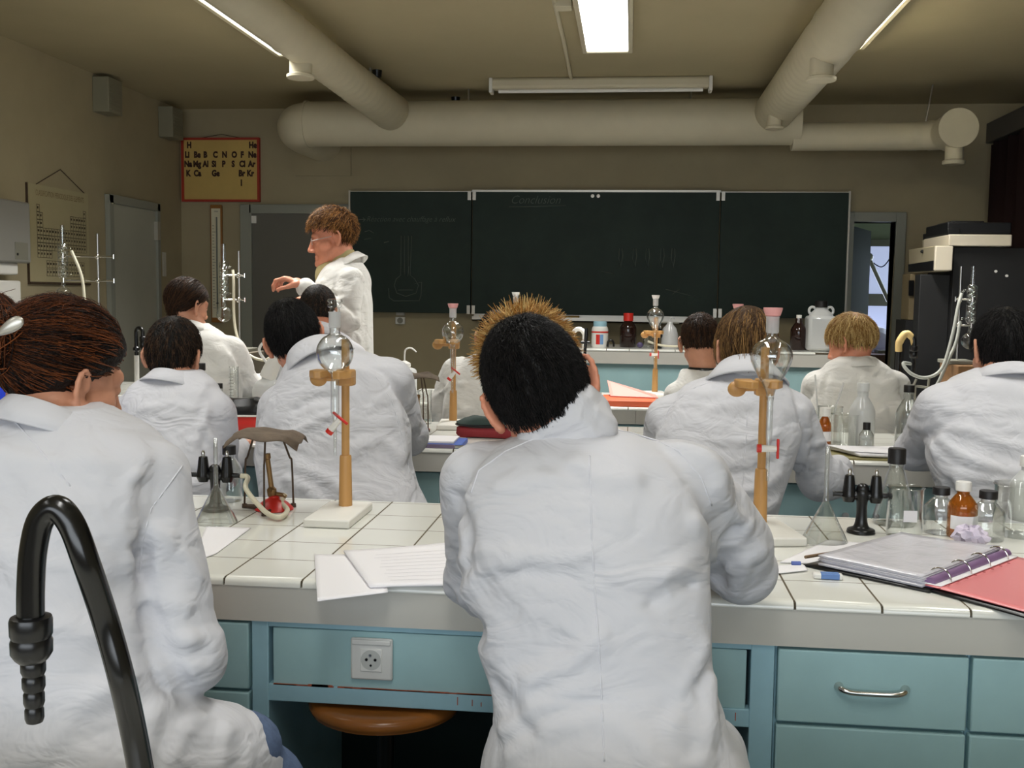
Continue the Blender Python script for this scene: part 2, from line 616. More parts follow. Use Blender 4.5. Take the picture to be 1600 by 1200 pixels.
sl.energy = 12; sl.size = 1.0; sl.color = (0.7, 0.8, 1.0)
slo = bpy.data.objects.new('store_daylight', sl)
slo.location = ((wl + wr) / 2, YS - 0.12, (wt + wb) / 2); slo.rotation_euler = (-PI / 2, 0, 0)
COL.objects.link(slo)

# ---- left doorway of the front wall (closed dark leaf behind the teacher)
l0 = at(378, 320, YF); l1 = at(392, 334, YF); l2 = at(560, 334, YF)
fr = MB()
fr.span((l0.x, YF - 0.05, 0), (l1.x + .02, YF + .01, l0.z))
fr.span((l1.x, YF - 0.05, l1.z), (l2.x, YF + .01, l0.z))
fr.span((l2.x, YF - 0.05, 0), (l2.x + .09, YF + .01, l0.z))
d2 = struct(fr.build('door_2', M['framegrey'], bevel=.004))
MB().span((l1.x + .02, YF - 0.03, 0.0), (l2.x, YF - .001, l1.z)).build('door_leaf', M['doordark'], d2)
MB().span((l1.x + .02, YF - 0.045, l1.z - .08), (l1.x + .06, YF - .03, l1.z - .02)).build('door_closer', M['white'], d2)
hq = at(414, 540, YF)
MB().tube([(hq.x, YF - .03, hq.z), (hq.x, YF - .075, hq.z), (hq.x + .1, YF - .075, hq.z)], .01).build('door_handle', M['black'], d2)
# ---- door of the left wall
e0 = atx(163, 301, XL); e1 = atx(243, 318, XL)
fr = MB()
zt = e0.z - 0.01
fr.span((XL, e0.y, 0), (XL + .04, e0.y + .06, zt))
fr.span((XL, e1.y - .05, 0), (XL + .04, e1.y, zt))
fr.span((XL, e0.y, zt - .06), (XL + .04, e1.y, zt))
d3 = struct(fr.build('door_3', M['framegrey'], bevel=.004))
MB().span((XL, e0.y + .06, 0), (XL + .02, e1.y - .05, zt - .06)).build('door_leaf', M['doorgrey'], d3)
hq = atx(240, 361, XL)
MB().span((XL + .02, e1.y - .075, hq.z - .07), (XL + .05, e1.y - .03, hq.z + .07)).build('hinge', M['alu'], d3)
# small thermometer strip on the wall beside that door
q0 = atx(253, 394, XL); q1 = atx(258, 432, XL)
tag(MB().span((XL, q0.y, q1.z), (XL + .012, q1.y, q0.z)).build('wall_plate', M['fascia'], bevel=.002),
    'narrow pale plate on the left wall right of the grey door', 'wall plate')

# ---- dark curtain along the right wall and its box
cx = at(1541, 300, YF - .02).x
cu = MB()
n = 150
pts = []
for i in range(n + 1):
    y = YF - .02 - (YF - 3.0) * i / n
    pts.append((min(XR - .03, cx + .02) + 0.035 * math.sin(i * 0.9) + .012 * math.sin(i * 2.3), y))
ztop = 2.62
vv = [(x, y, 0.02) for x, y in pts] + [(x, y, ztop) for x, y in pts]
vv += [(x + .012, y, 0.02) for x, y in pts] + [(x + .012, y, ztop) for x, y in pts]
k = n + 1
ff = []
for i in range(n):
    ff += [(i, i + 1, k + i + 1, k + i), (2 * k + i, 3 * k + i, 3 * k + i + 1, 2 * k + i + 1),
           (k + i, k + i + 1, 3 * k + i + 1, 3 * k + i), (i, 2 * k + i, 2 * k + i + 1, i + 1)]
cu.add(vv, ff)
tag(cu.build('curtain', M['wall_dark'], sharp=0), 'dark brown blackout curtain covering the right wall', 'curtain')
tag(MB().span((cx - .02, 3.0, 2.63), (XR, YF - .01, 2.78)).build('curtain_rail_box', mat('dark grey rail box', lin(78, 76, 74), .6), bevel=.005),
    'dark box of the curtain rail high along the right wall', 'curtain rail')

# ------------------------------------------------------------------ ceiling lights
def fitting(x0, x1, y0, y1, label):
    cxm, cym = (x0 + x1) / 2, (y0 + y1) / 2
    t = thing('ceiling_light', label, 'light', (cxm, cym, ZC), 0, 'fluorescent ceiling fittings')
    hw, hl = (x1 - x0) / 2, (y1 - y0) / 2
    h = MB()
    e = .025
    for s_ in (-1, 1):
        h.span((s_ * hw, -hl - e, -.06), (s_ * (hw + e), hl + e, 0))
        h.span((-hw, s_ * hl, -.06), (hw, s_ * (hl + e), 0))
    h.span((-hw, -hl, -.012), (hw, hl, 0))
    h.build('housing', M['duct'], t, bevel=.003)
    MB().span((-hw, -hl, -.05), (hw, hl, -.035)).build('diffuser', M['lamp'], t)
    L = bpy.data.lights.new('tube_light', 'AREA')
    L.shape = 'RECTANGLE'; L.size = hw * 2; L.size_y = hl * 2
    L.energy = LAMP_FRONT if cym > 4 else LAMP_REAR; L.color = LAMP_COLOR; L.spread = LAMP_SPREAD
    lo = bpy.data.objects.new('tube_light', L)
    COL.objects.link(lo)
    lo.parent = t
    lo.location = (0, 0, -.066)
    return t


M['lamp'] = mat('lit diffuser', (1.0, 1.0, 0.97), 0.5, emit=PANEL_EMIT)
zl = ZC - .05
pc0 = atz(917, 80, zl); pc1 = atz(982, 80, zl)
pl = atz(437, 85, zl); pr = atz(1333, 86, zl); pli = atz(1316, 86, zl)
wC = pc1.x - pc0.x
wS = 0.26
yC = pc0.y
fitting(pc0.x, pc1.x, yC - 1.5, yC, 'lit fluorescent fitting at the ceiling centre, between the two ducts')
fitting(pl.x, pl.x + wS, yC - 1.5, yC - .02, 'lit fluorescent fitting half hidden by the left duct')
fitting(pr.x - wS, pr.x, yC - 1.32, yC - .02, 'lit fluorescent fitting half hidden by the right duct')
for yy in (2.6, 0.0):
    for xx in ((pl.x, pl.x + wS), (pc0.x, pc1.x), (pr.x - wS, pr.x)):
        fitting(xx[0], xx[1], yy - .7, yy + .7, 'lit fluorescent fitting nearer the rear of the room, outside the picture')

# unlit strip light in front of the cross duct
s0 = atz(768, 128, ZC - .02); s1 = at(1110, 135, s0.y)
t = thing('strip_light', 'unlit white strip light on the ceiling above the chalkboard', 'light', ((s0.x + s1.x) / 2, s0.y, ZC))
half = (s1.x - s0.x) / 2
MB().span((-half, -.05, -.075), (half, .05, 0)).build('reflector', M['duct'], t, bevel=.02)
for s_ in (-1, 1):
    MB().span((s_ * half - .012, -.055, -.10), (s_ * half + .012, .055, 0)).build('end_cap', M['white'], t, bevel=.006)
MB().tube([(-half + .05, 0, -.085), (half - .05, 0, -.085)], .013).build('tube', M['white'], t)
pth = [atz(893, 126, ZC - .012), atz(880, 60, ZC - .012), atz(863, -10, ZC - .012), atz(845, -90, ZC - .012)]
tag(MB().tube(pth, .012, 8).build('cable_conduit', M['duct']), 'thin cable conduit running along the ceiling to the strip light', 'conduit')
cxx = atz(880, 8, ZC - .02)
tag(MB().box((cxx.x, cxx.y, ZC - .02), (.09, .09, .04)).build('junction_box', M['duct'], bevel=.005), 'small white junction box on the ceiling beside the conduit', 'junction box')

# ------------------------------------------------------------------ ducts
YD = 7.75
def ribbed(mb, p0, p1, r, pitch=.09, amp=.004, seg=40):
    p0, p1 = Vector(p0), Vector(p1)
    n = int((p1 - p0).length / (pitch / 4))
    pts = [p0.lerp(p1, i / n) for i in range(n + 1)]
    rs = [r + amp * (1 if i % 4 == 0 else 0) for i in range(n + 1)]
    return mb.tube(pts, rs, seg)


def nozzle(mb, top, r, h):
    x, y, z = top
    mb.lathe([(r * .98, h * .25), (r, 0), (r, -h * .72), (r * 1.25, -h * .8), (r * 1.25, -h * .95), (r * 1.18, -h), (r * .8, -h)], 28, (x, y, z))


zD = at(700, 193, YD).z
rC = .163
tD = thing('ventilation_duct', 'large cream ventilation duct crossing the room in front of the front wall', 'duct', (0, YD, zD))
x0 = at(480, 195, YD).x; x1 = at(1249, 195, YD).x
MB().tube([(x0, YD, zD), (x1, YD, zD)], rC, 40).build('main_pipe', M['duct'], tD, world=True)
MB().tube([(x0 - .005, YD, zD), (x0 + .012, YD, zD)], rC + .008, 40).build('end_cap', M['duct'], tD, world=True)
x0b = at(470, 195, YD).x
MB().tube(smooth_path([(x0 + .05, YD, zD), (x0 - .06, YD + .03, zD - .01), (x0 - .1, YD + .2, zD - .02), (x0 - .1, YD + .74, zD - .02)], 8), rC * 1.0, 36).build('elbow', M['duct'], tD, world=True)
x2 = at(1447, 212, YD).x; zN = at(1400, 213, YD).z
MB().tube([(x1 - .05, YD, zN), (x2 - .06, YD, zN)], .098, 36).build('narrow_pipe', M['duct'], tD, world=True)
el = at(1497, 200, YD - .42)
MB().tube(smooth_path([(x2 - .1, YD, zN), (x2 + .0, YD - .02, zN), (x2 + .10, YD - .14, (zN + el.z) / 2), (el.x, YD - .42, el.z)], 8), [.098] * 9 + [.102] * 8 + [.122] * 8, 36).build('elbow', M['duct'], tD, world=True)
MB().tube([(el.x, YD - .435, el.z), (el.x, YD - .40, el.z)], .128, 36).build('end_cap', M['duct'], tD, world=True)
nz = MB(); nozzle(nz, (el.x + .0, YD - .36, el.z - .11), .058, .12); nz.build('nozzle', M['duct'], tD, world=True)
hang = MB().tube([(x2 - .02, YD, zN), (x2 + .03, YD, ZC)], .006, 8)
hang.build('hanger', M['steel'], tD, world=True)
for xx in (-1.2, .4):
    MB().tube([(xx, YD, zD + .1), (xx, YD, ZC)], .008, 8).build('hanger', M['steel'], tD, world=True)

zB = zD + .02
for (fx, lab, side) in ((615, 'left', -1), (1207, 'right', 1)):
    e = at(fx, 178, YD - .05)
    td = thing('ventilation_duct', f'ribbed cream duct running from above the class to the cross duct, {lab} one', 'duct', (e.x, 4, e.z), 0, 'ribbed ceiling ducts')
    mb = MB()
    npt = 330
    ys = [-1.2 + (YD - .03 + 1.2) * i / npt for i in range(npt + 1)]
    if side < 0:
        ry = lambda y: float(np.interp(y, [4.2, 4.8, 5.5, 6.3, 7.7], [.107, .108, .109, .112, .134]))
    else:
        ry = lambda y: .134
    rb = lambda y, i: (.0035 if (i % 4 == 0 and y > 5.6) else (.004 if i % 60 == 0 else 0))
    mb.tube([(e.x, y, e.z) for y in ys], [ry(y) + rb(y, i) for i, y in enumerate(ys)], 44)
    mb.build('pipe', M['duct'], td, world=True)
    for (px, py, yn, hw) in (((470, 123, 5.55, 22),) if side < 0 else ((1283, 127, 5.5, 22), (1210, 202, 7.15, 14))):
        q = at(px, py, yn)
        rn = hw * yn / FPX
        nn = MB(); nozzle(nn, (q.x, yn, q.z + rn * 1.2), rn * .8, rn * 1.2)
        nn.build('nozzle', M['duct'], td, world=True)
    for yy in (1.0, 3.0, 5.0, 7.0):
        MB().tube([(e.x, yy, e.z + .1), (e.x, yy, ZC)], .008, 8).build('hanger', M['steel'], td, world=True)

# small ceiling spots
for (px, py, lab) in ((589, 110, 'small dark sensor on the ceiling right of the left duct'), (712, 152, 'small dark sensor on the ceiling above the cross duct')):
    q = atz(px, py, ZC)
    tag(MB().lathe([(0, -.05), (.03, -.045), (.035, 0), (0, 0)], 16, q).build('ceiling_sensor', M['black']), lab, 'sensor')

M['ventgrey'] = mat('vent paint', lin(136, 132, 112), .6)
# wall vent boxes on the left wall
for (px, py, hh, lab) in ((160, 148, 'a', 'grey vent box high on the left wall, above the grey door'), (263, 191, 'b', 'grey vent box high in the left corner, above the door frame edge')):
    q = atx(px - 16, py, XL)
    if hh == 'b':
        q.y = min(q.y, YF - .32)
    tb = thing('vent_box', lab, 'vent', (XL, q.y, q.z), 0, 'vent boxes on the left wall')
    MB().span((0, 0, -.115), (.12, .2, .125)).build('casing', M['ventgrey'], tb, bevel=.006)
    g = MB()
    for i in range(7):
        g.span((.121, .02, -.09 + i * .028), (.125, .18, -.078 + i * .028))
    g.build('grille', M['ventgrey'], tb)

# ------------------------------------------------------------------ chalkboard
YBd = YF - .06
b0 = at(548, 296, YBd); b1 = at(738, 298, YBd); b2 = at(1126, 301, YBd); b3 = at(1326, 305, YBd)
zt = (b0.z + b3.z) / 2
zb = (at(600, 488, YBd).z + at(1110, 495, YBd).z) / 2
tb = thing('chalkboard', 'dark green triptych chalkboard with faint chalk notes on the front wall', 'chalkboard', ((b0.x + b3.x) / 2, YBd, zb))
g = .006
for (xa, xb, nm) in ((b0.x, b1.x - g, 'wing_panel'), (b1.x + g, b2.x - g, 'centre_panel'), (b2.x + g, b3.x, 'wing_panel')):
    MB().span((xa, YBd - .012, zb), (xb, YBd + .03, zt)).build(nm, M['board'], tb, world=True, bevel=.002)
fr = MB()
fr.span((b0.x - .014, YBd - .016, zb - .01), (b0.x, YBd + .04, zt + .01))
fr.span((b3.x, YBd - .016, zb - .01), (b3.x + .014, YBd + .04, zt + .01))
fr.span((b1.x, YBd - .014, zt), (b2.x, YBd + .04, zt + .016))
fr.span((b0.x, YBd - .002, zt), (b1.x, YBd + .04, zt + .006))
fr.span((b2.x, YBd - .002, zt), (b3.x, YBd + .04, zt + .006))
fr.build('frame', M['alu'], tb, world=True)
for bx in (b1.x, b2.x):
    for zz in (zt - .03, zb + .03):
        for s_ in (-1, 1):
            MB().span((bx + s_ * .02 - .013, YBd - .026, zz - .035), (bx + s_ * .02 + .013, YBd - .012, zz + .035)).build('hinge', M['alu'], tb, world=True)
for px in (926, 935):
    q = at(px, 303, YBd)
    MB().lathe([(0, -.002), (.014, 0), (.014, .01), (0, .01)], 14, (q.x, YBd - .012, zt - .03), Matrix.Rotation(-PI / 2, 3, 'X')).build('bolt', M['alu'], tb, world=True)
ty0 = at(800, 490, YBd).x; ty1 = at(1122, 495, YBd).x
tr = MB()
tr.span((b1.x + .02, YBd - .09, zb - .055), (b2.x - .02, YBd + .02, zb - .045))
tr.span((b1.x + .02, YBd - .09, zb - .055), (b2.x - .02, YBd - .08, zb - .02))
tr.span((b1.x + .02, YBd + .01, zb - .055), (b2.x - .02, YBd + .04, zb + .01))
tr.build('chalk_tray', M['alu'], tb, world=True)
ca, cb = at(880, 491, YBd - .05), at(905, 491, YBd - .05)
tag(MB().span((ca.x, YBd - .085, zb - .043), (cb.x, YBd - .03, zb - .005)).build('board_eraser', mat('wooden eraser', lin(150, 120, 60), .7), bevel=.004),
    'brown board eraser lying in the chalk tray', 'eraser')
# chalk writing and drawing
ch = MB()
def done(nm):
    global ch
    ch.build(nm, M['chalk'], tb, world=True, sharp=0)
    ch = MB()


YC = YBd - .0135
def write(body, px0, px1, py, size_px, shear=.35):
    p = at(px0, py, YC)
    v, f = text_mesh(body, 1.0, shear, -.012)
    wid = max(q.x for q in v)
    tw = (at(px1, py, YC) - p).x
    hz = size_px * YC / FPX
    ch.add([(p.x + q.x / wid * tw, YC, p.z + q.y * hz) for q in v], f)
def stroke(pts, r=.0035):
    ch.tube([Vector((at(*p, YC).x, YC, at(*p, YC).z)) for p in pts], r, 5)
write('Conclusion', 797, 876, 318, 18)
stroke([(795, 323), (840, 322.5), (884, 321)])
done('chalk_heading')
write('R\u00e9action avec chauffage \u00e0 reflux', 572, 712, 346, 12)
stroke([(560, 343), (570, 343)]); stroke([(567, 340.5), (571, 343), (567, 346)])
done('chalk_sentence')
stroke([(627, 368), (626, 430), (619, 436), (616, 446), (620, 458), (634, 463), (650, 458), (654, 446), (648, 436), (641, 430), (643, 368)])
stroke([(632, 368), (632, 430)]); stroke([(638, 368), (638, 430)])
stroke([(637, 432), (639, 416)])
stroke([(607, 450), (608, 465), (615, 470), (655, 470), (658, 462), (659, 441), (648, 443)])
stroke([(622, 453), (646, 453)])
done('chalk_drawing')
stroke([(570, 362), (577, 360), (584, 364)]); stroke([(569, 374), (580, 372)]); stroke([(600, 379), (608, 377)])
done('chalk_captions')
for px in (968, 990, 1010, 1033, 1050):
    stroke([(px, 388), (px - 1, 404), (px + 2, 418), (px + 5, 400), (px + 4, 388)])
    done('chalk_tube')
stroke([(940, 424), (960, 428)]); done('chalk_dash')
stroke([(1040, 452), (1095, 466)]); stroke([(1050, 460), (1062, 452)])
done('chalk_marks')

# ------------------------------------------------------------------ things on the walls
# element chart with red frame
c0 = at(287, 219, YF - .02); c1 = at(403, 312, YF - .02)
tq = thing('element_chart', 'yellow element chart in a red frame on the front wall', 'chart', ((c0.x + c1.x) / 2, YF, c1.z))
xa, xb, za, zb2 = c0.x, c1.x, c1.z, c0.z
MB().span((xa, YF - .02, za), (xb, YF - .001, zb2)).build('sheet', mat('yellowed card', lin(206, 176, 104), .8, var=(3, .1)), tq, world=True)
fr = MB(); e = .018
fr.span((xa - e, YF - .035, za - e), (xa, YF, zb2 + e)); fr.span((xb, YF - .035, za - e), (xb + e, YF, zb2 + e))
fr.span((xa, YF - .035, za - e), (xb, YF, za)); fr.span((xa, YF - .035, zb2), (xb, YF, zb2 + e))
fr.build('frame', mat('red frame paint', lin(168, 52, 34), .5), tq, world=True)
rows = {227: [('H', 292), ('He', 389)], 242: [('Li', 289), ('Be', 303), ('B', 318), ('C', 333), ('N', 347), ('O', 362), ('F', 376), ('Ne', 388)],
        256.5: [('Na', 288), ('Mg', 302), ('Al', 317), ('Si', 331), ('P', 347), ('S', 362), ('Cl', 374), ('Ar', 388)],
        271: [('K', 291), ('Ca', 303), ('Ge', 331), ('Br', 373), ('Kr', 386)], 286: [('I', 376)]}
ink = mat('dark ink', lin(58, 30, 22), .7)
for py, items in rows.items():
    for s_, px in items:
        v, f = text_mesh(s_, .068, 0, .004)
        q = at(px, py + 4, YF - .021)
        let = MB().add([(q.x + p.x * .80, YF - .0212, q.z + p.y) for p in v], f)
        let.build('element_symbol', ink, tq, world=True, sharp=0)
nail = at(346, 210, YF - .01)
MB().tube([(xa + .15, YF - .015, zb2 + e), (nail.x, YF - .015, nail.z), (xb - .15, YF - .015, zb2 + e)], .003, 6).build('hanging_cord', M['iron'], tq, world=True)

# barometer / long wooden thermometer
c0 = at(328, 320, YF - .03); c1 = at(348, 504, YF - .03)
tq = thing('wall_thermometer', 'tall wooden thermometer board with a white scale on the front wall', 'thermometer', ((c0.x + c1.x) / 2, YF, c1.z))
MB().span((c0.x, YF - .03, c1.z), (c1.x, YF - .001, c0.z)).build('back_board', mat('dark varnished wood', lin(150, 100, 44), .4), tq, world=True, bevel=.004)
MB().span((c0.x + .011, YF - .034, c1.z + .04), (c1.x - .011, YF - .03, c0.z - .03)).build('scale_plate', mat('scale enamel', lin(222, 216, 190), .4), tq, world=True)
sc = MB()
xm = (c0.x + c1.x) / 2
for i in range(28):
    z = c1.z + .12 + i * .025
    sc.span((xm - .03, YF - .0355, z), (xm - .03 + (.028 if i % 5 == 0 else .016), YF - .034, z + .003))
v, f = text_mesh('mm', .022)
sc.add([(xm - .012 + p.x, YF - .0355, c0.z - .06 + p.y) for p in v], f)
sc.build('scale_marks', M['black'], tq, world=True)
MB().tube([(xm + .01, YF - .04, c1.z + .07), (xm + .01, YF - .04, c0.z - .1)], .006, 10).build('glass_tube', mat('thermometer tube', lin(120, 124, 116), .2), tq, world=True)
MB().lathe([(0, -.01), (.014, 0), (0, .01)], 12, (xm + .01, YF - .04, c1.z + .16)).build('bulb', M['black'], tq, world=True)

# periodic table poster on the left wall
c0 = atx(40, 285, XL); c1 = atx(138, 440, XL)
ya, yb = c0.y, c1.y
zt2 = c0.z; zb3 = atx(45, 441, XL).z
tq = thing('periodic_table_poster', 'large beige periodic table poster on the left wall behind the towel dispenser', 'poster', (XL, (ya + yb) / 2, zb3))
MB().span((XL + .002, ya, zb3), (XL + .01, yb, zt2)).build('sheet', mat('beige poster paper', lin(172, 162, 128), .75, var=(2, .05)), tq, world=True)
MB().span((XL + .001, ya - .008, zb3 - .012), (XL + .014, ya, zt2)).build('edge_strip', M['iron'], tq, world=True)
MB().tube([(XL + .012, ya, zb3 - .004), (XL + .012, yb, zb3 - .004)], .008, 8).build('bottom_rod', M['iron'], tq, world=True)
gr = MB()
Wp, Hp = yb - ya, zt2 - zb3
def cell(u, v, du, dv):
    gr.span((XL + .0102, ya + u * Wp, zt2 - (v + dv) * Hp), (XL + .0112, ya + (u + du) * Wp, zt2 - v * Hp))
rs = random.Random(4)
cols = 18
cw = .82 / cols
def cellrow(r, cset, v0):
    for c_ in cset:
        u = .13 + c_ * cw
        for (uu, vv_, a_, b_) in ((0, 0, cw, .004), (0, 0, .003, .072), (.0, .072, cw, .004), (cw, 0, .003, .072)):
            cell(u + uu, v0 + vv_, a_, b_)
        cell(u + cw * .25, v0 + .022, cw * (.3 + .25 * rs.random()), .022)
for r, cs in enumerate(([0, 17], [0, 1] + list(range(12, 18)), [0, 1] + list(range(12, 18)), range(18), range(18), range(18), range(5))):
    cellrow(r, cs, .2 + r * .078)
for r in range(2):
    cellrow(r, range(3, 17), .77 + r * .085)
gr.build('table_grid', mat('poster ink', lin(70, 60, 44), .8), tq, world=True, sharp=0)
v, f = text_mesh('CLASSIFICATION PERIODIQUE DES ELEMENTS', 1.0)
wid = max(p.x for p in v)
tt = MB().add([(XL + .0112, ya + (.12 + .8 * p.x / wid) * Wp, zt2 - .11 * Hp + p.y * .05) for p in v], f)
tt.build('title', mat('faded title ink', lin(128, 112, 78), .8), tq, world=True, sharp=0)
cd = atx(92, 265, XL)
MB().tube([(XL + .01, ya + .1, zt2), (XL + .01, cd.y, cd.z), (XL + .01, yb - .05, zt2)], .003, 6).build('hanging_cord', M['iron'], tq, world=True)

# paper towel dispenser on the left wall
c0 = atx(22, 312, XL + .18); c1 = atx(56, 412, XL + .18)
zt2, zb3 = c0.z, c1.z
tq = thing('towel_dispenser', 'white paper towel dispenser on the left wall', 'dispenser', (XL, c0.y, zb3))
MB().span((XL, c0.y - .34, zb3), (XL + .16, c1.y - .01, zt2)).build('cover', mat('dispenser plastic', lin(146, 144, 138), .35), tq, world=True, bevel=.012)
MB().span((XL + .16, c1.y - .18, zb3 + .02), (XL + .163, c1.y - .05, zb3 + .12)).build('window_slot', M['grey'], tq, world=True)
MB().lathe([(0, -.003), (.008, -.002), (.008, .003), (0, .003)], 10, (XL + .163, c1.y - .16, zb3 + .05), Matrix.Rotation(PI / 2, 3, 'Y')).build('lock', M['black'], tq, world=True)
lip = MB(); lip.span((XL + .02, c0.y - .3, zb3 - .07), (XL + .13, c1.y - .1, zb3 + .001)); lip.build('towel_outlet', M['white'], tq, world=True, bevel=.01)
c2 = atx(25, 436, XL + .1)
tag(MB().span((XL, c2.y - .35, c2.z - .16), (XL + .12, c2.y + .02, c2.z - .01)).build('wall_box', M['white'], bevel=.01), 'pale box on the left wall under the towel dispenser', 'box')

# wall sockets under the board
for (px, py, lab) in ((626, 495, 'white wall socket under the left wing of the chalkboard'),):
    q = at(px, py, YF)
    tq = thing('wall_socket', lab, 'socket', (q.x, YF, q.z))
    MB().span((-.04, -.022, -.06), (.04, 0, -.0)).build('plate', M['socket'], tq, bevel=.004)
    MB().span((-.035, -.018, .01), (.035, 0, .07)).build('switch_plate', M['fascia'], tq, bevel=.004)
    MB().lathe([(.024, .004), (.024, 0), (0, 0)], 18, (0, -.022, -.03), Matrix.Rotation(PI / 2, 3, 'X')).build('socket_ring', M['grey'], tq)
q0 = at(735, 483, YF - .1); q1 = at(758, 500, YF - .1)

# ------------------------------------------------------------------ benches
BD = 0.78          # depth of a worktop
TP = 0.152         # tile pitch


def worktop(x0, x1, Y0, label, z=BENCH_Z, depth=BD, fh=0.068, group='tiled worktops'):
    t = thing('worktop', label, 'worktop', (0, Y0, z), 0, group)
    MB().span((x0 + .01, .012, -.012), (x1 - .01, depth, 0)).build('tiled_top', M['tile'], t)
    g = MB().span((x0 + .01, .006, -.012), (x1 - .01, .03, -.0015))
    g.build('grout_strip', M['grout'], t)
    b = MB()
    i0, i1 = math.ceil(x0 / TP), math.floor(x1 / TP)
    prof = [(.028, 0.0008), (.010, 0.0006), (.004, -.0015), (.0005, -.006), (0, -.013), (.012, -.013), (.028, -.013)]
    for i in range(i0, i1):
        xa, xb = i * TP + .0045, (i + 1) * TP
        vs_ = [(xa, y, zz) for y, zz in prof] + [(xb, y, zz) for y, zz in prof]
        n = len(prof)
        fs_ = [tuple(range(n)), tuple(reversed(range(n, 2 * n)))]
        for k in range(n):
            k2 = (k + 1) % n
            fs_.append((k, k2, n + k2, n + k))
        b.add(vs_, fs_)
    b.build('edge_tiles', M['bullnose'], t, sharp=50)
    f = MB()
    xs = [x0]
    while xs[-1] < x1 - .1:
        xs.append(min(xs[-1] + 1.22, x1))
    for xa, xb in zip(xs[:-1], xs[1:]):
        f.span((xa + .001, .004, -.014 - fh), (xb - .001, .024, -.014))
    f.span((x0 + .02, .03, -.014 - fh), (x1 - .02, depth - .02, -.0125))
    f.span((x0, .03, -.014 - fh), (x0 + .02, depth, 0))
    f.span((x1 - .02, .03, -.014 - fh), (x1, depth, 0))
    f.span((x0 + .02, depth - .02, -.014 - fh), (x1 - .02, depth, -.002))
    f.build('fascia', M['fascia'], t)
    return t


def cabinet(xa, xb, Y0, label, drawer=True, handle=True, doors=1, zt=BENCH_Z - .083, group='bench cabinets', drawer_h=.155):
    t = thing('cabinet', label, 'cabinet', ((xa + xb) / 2, Y0, 0), 0, group)
    hw = (xb - xa) / 2
    MB().span((-hw, .03, .08), (hw, .62, zt)).build('body', M['blue2'], t)
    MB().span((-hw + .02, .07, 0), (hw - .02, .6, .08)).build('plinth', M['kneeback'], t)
    g = .003
    zd = zt - .006
    if drawer:
        d = MB().span((-hw + g, .008, zd - drawer_h), (hw - g, .03, zd)).build('drawer', M['blue'], t, bevel=.003)
        if handle:
            bar_handle(d, 0, .008, zd - drawer_h * .5)
        zd -= drawer_h + .007
    n = doors
    for i in range(n):
        a_ = -hw + 2 * hw * i / n; b_ = -hw + 2 * hw * (i + 1) / n
        d = MB().span((a_ + g, .008, .1), (b_ - g, .03, zd)).build('door', M['blue'], t, bevel=.003)
        kx = b_ - .05 if i % 2 == 0 else a_ + .05
        MB().tube([(kx, .008, zd - .10), (kx, -.016, zd - .10)], [.008, .012], 12).build('knob', M['chrome'], d)
    return t


def bar_handle(parent, x, y, z, w=.058):
    h = MB()
    path = smooth_path([(x - w, y, z + .004), (x - w + .004, y - .012, z + .003), (x - w * .66, y - .019, z + .0005), (x, y - .020, z),
                        (x + w * .66, y - .019, z + .0005), (x + w - .004, y - .012, z + .003), (x + w, y, z + .004)], 5)
    n = len(path)
    h.tube(path, [.0050 + .0040 * abs(2 * i / (n - 1) - 1) ** 3 for i in range(n)], 12)
    h.build('handle', M['chrome'], parent)


# bench in front of the first row, nearest the camera
Y1 = 1.90
X1L, X1R = -2.44, 2.28
worktop(X1L, X1R, Y1, 'white tiled worktop of the nearest bench, under the binder and papers')
ZF = BENCH_Z - .083
kL = at(405, 1000, Y1 + .02).x; kR = at(1190, 1060, Y1 + .02).x
# kneehole unit with the apron, frame and socket
t = thing('kneehole_unit', 'pale blue kneehole unit of the nearest bench with a socket in its apron', 'bench unit', ((kL + kR) / 2, Y1, 0))
pw = .03
zk = at(600, 1103, Y1 + .02).z; zr = at(600, 1076, Y1 + .02).z
fr = MB()
fr.span((kL - pw * .4, .012, 0), (kL + pw * .7, .55, ZF))
fr.span((kR - pw * .7, .012, 0), (kR + pw * .7, .55, ZF))
cx = (kL + kR) / 2
fr.v = [(x - cx, y, z) for x, y, z in fr.v]
f2 = MB().span((kL - cx, .014, zk), (kR - cx, .04, zr))
fr.add(f2.v, f2.f)
f2 = MB().span((kL - cx, .014, ZF - .012), (kR - cx, .04, ZF))
fr.add(f2.v, f2.f)
fr.build('frame', M['blue2'], t, bevel=.002)
MB().span((kL - cx + .028, .018, zr - .001), (kR - cx - .028, .04, ZF - .014)).build('apron_panel', M['blue'], t, bevel=.002)
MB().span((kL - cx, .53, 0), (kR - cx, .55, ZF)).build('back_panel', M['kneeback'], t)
sc = MB()
rs = random.Random(2)
for i in range(34):
    u = rs.random()
    px = 430 + u * 340
    p = at(px, 1070 + (px - 430) * .034, Y1 + .014)
    sc.span((p.x - cx - rs.uniform(.006, .03), .0135, zr - .0009), (p.x - cx + rs.uniform(.006, .03), .0175, zr + rs.uniform(.0001, .0009)))
for px in (497, 503):
    p = at(px, 1071, Y1 + .014); sc.span((p.x - cx - .02, .0132, zr - .001), (p.x - cx + .02, .0175, zr + .0022))
sc.build('chipped_paint', M.setdefault('primer', mat('bare red primer', lin(176, 92, 66), .7)), t)
for px, ln in ((715, .016), (738, .012), (752, .008), (1150, .015)):
    p = at(px, 1090, Y1 + .014); sc = MB().span((p.x - cx - .0008, .0132, zk + .012), (p.x - cx + .0008, .0152, zk + .012 + ln)); sc.build('paint_scratch', M['primer'], t)
q = at(582, 1028, Y1 + .018)
so = thing('bench_socket', 'square white power socket on the apron of the nearest bench', 'socket', (q.x, Y1 + .018, q.z))
hs = .0405
MB().span((-hs, -.010, -hs), (hs, 0, hs)).build('cover_plate', M['socket'], so, bevel=.004)
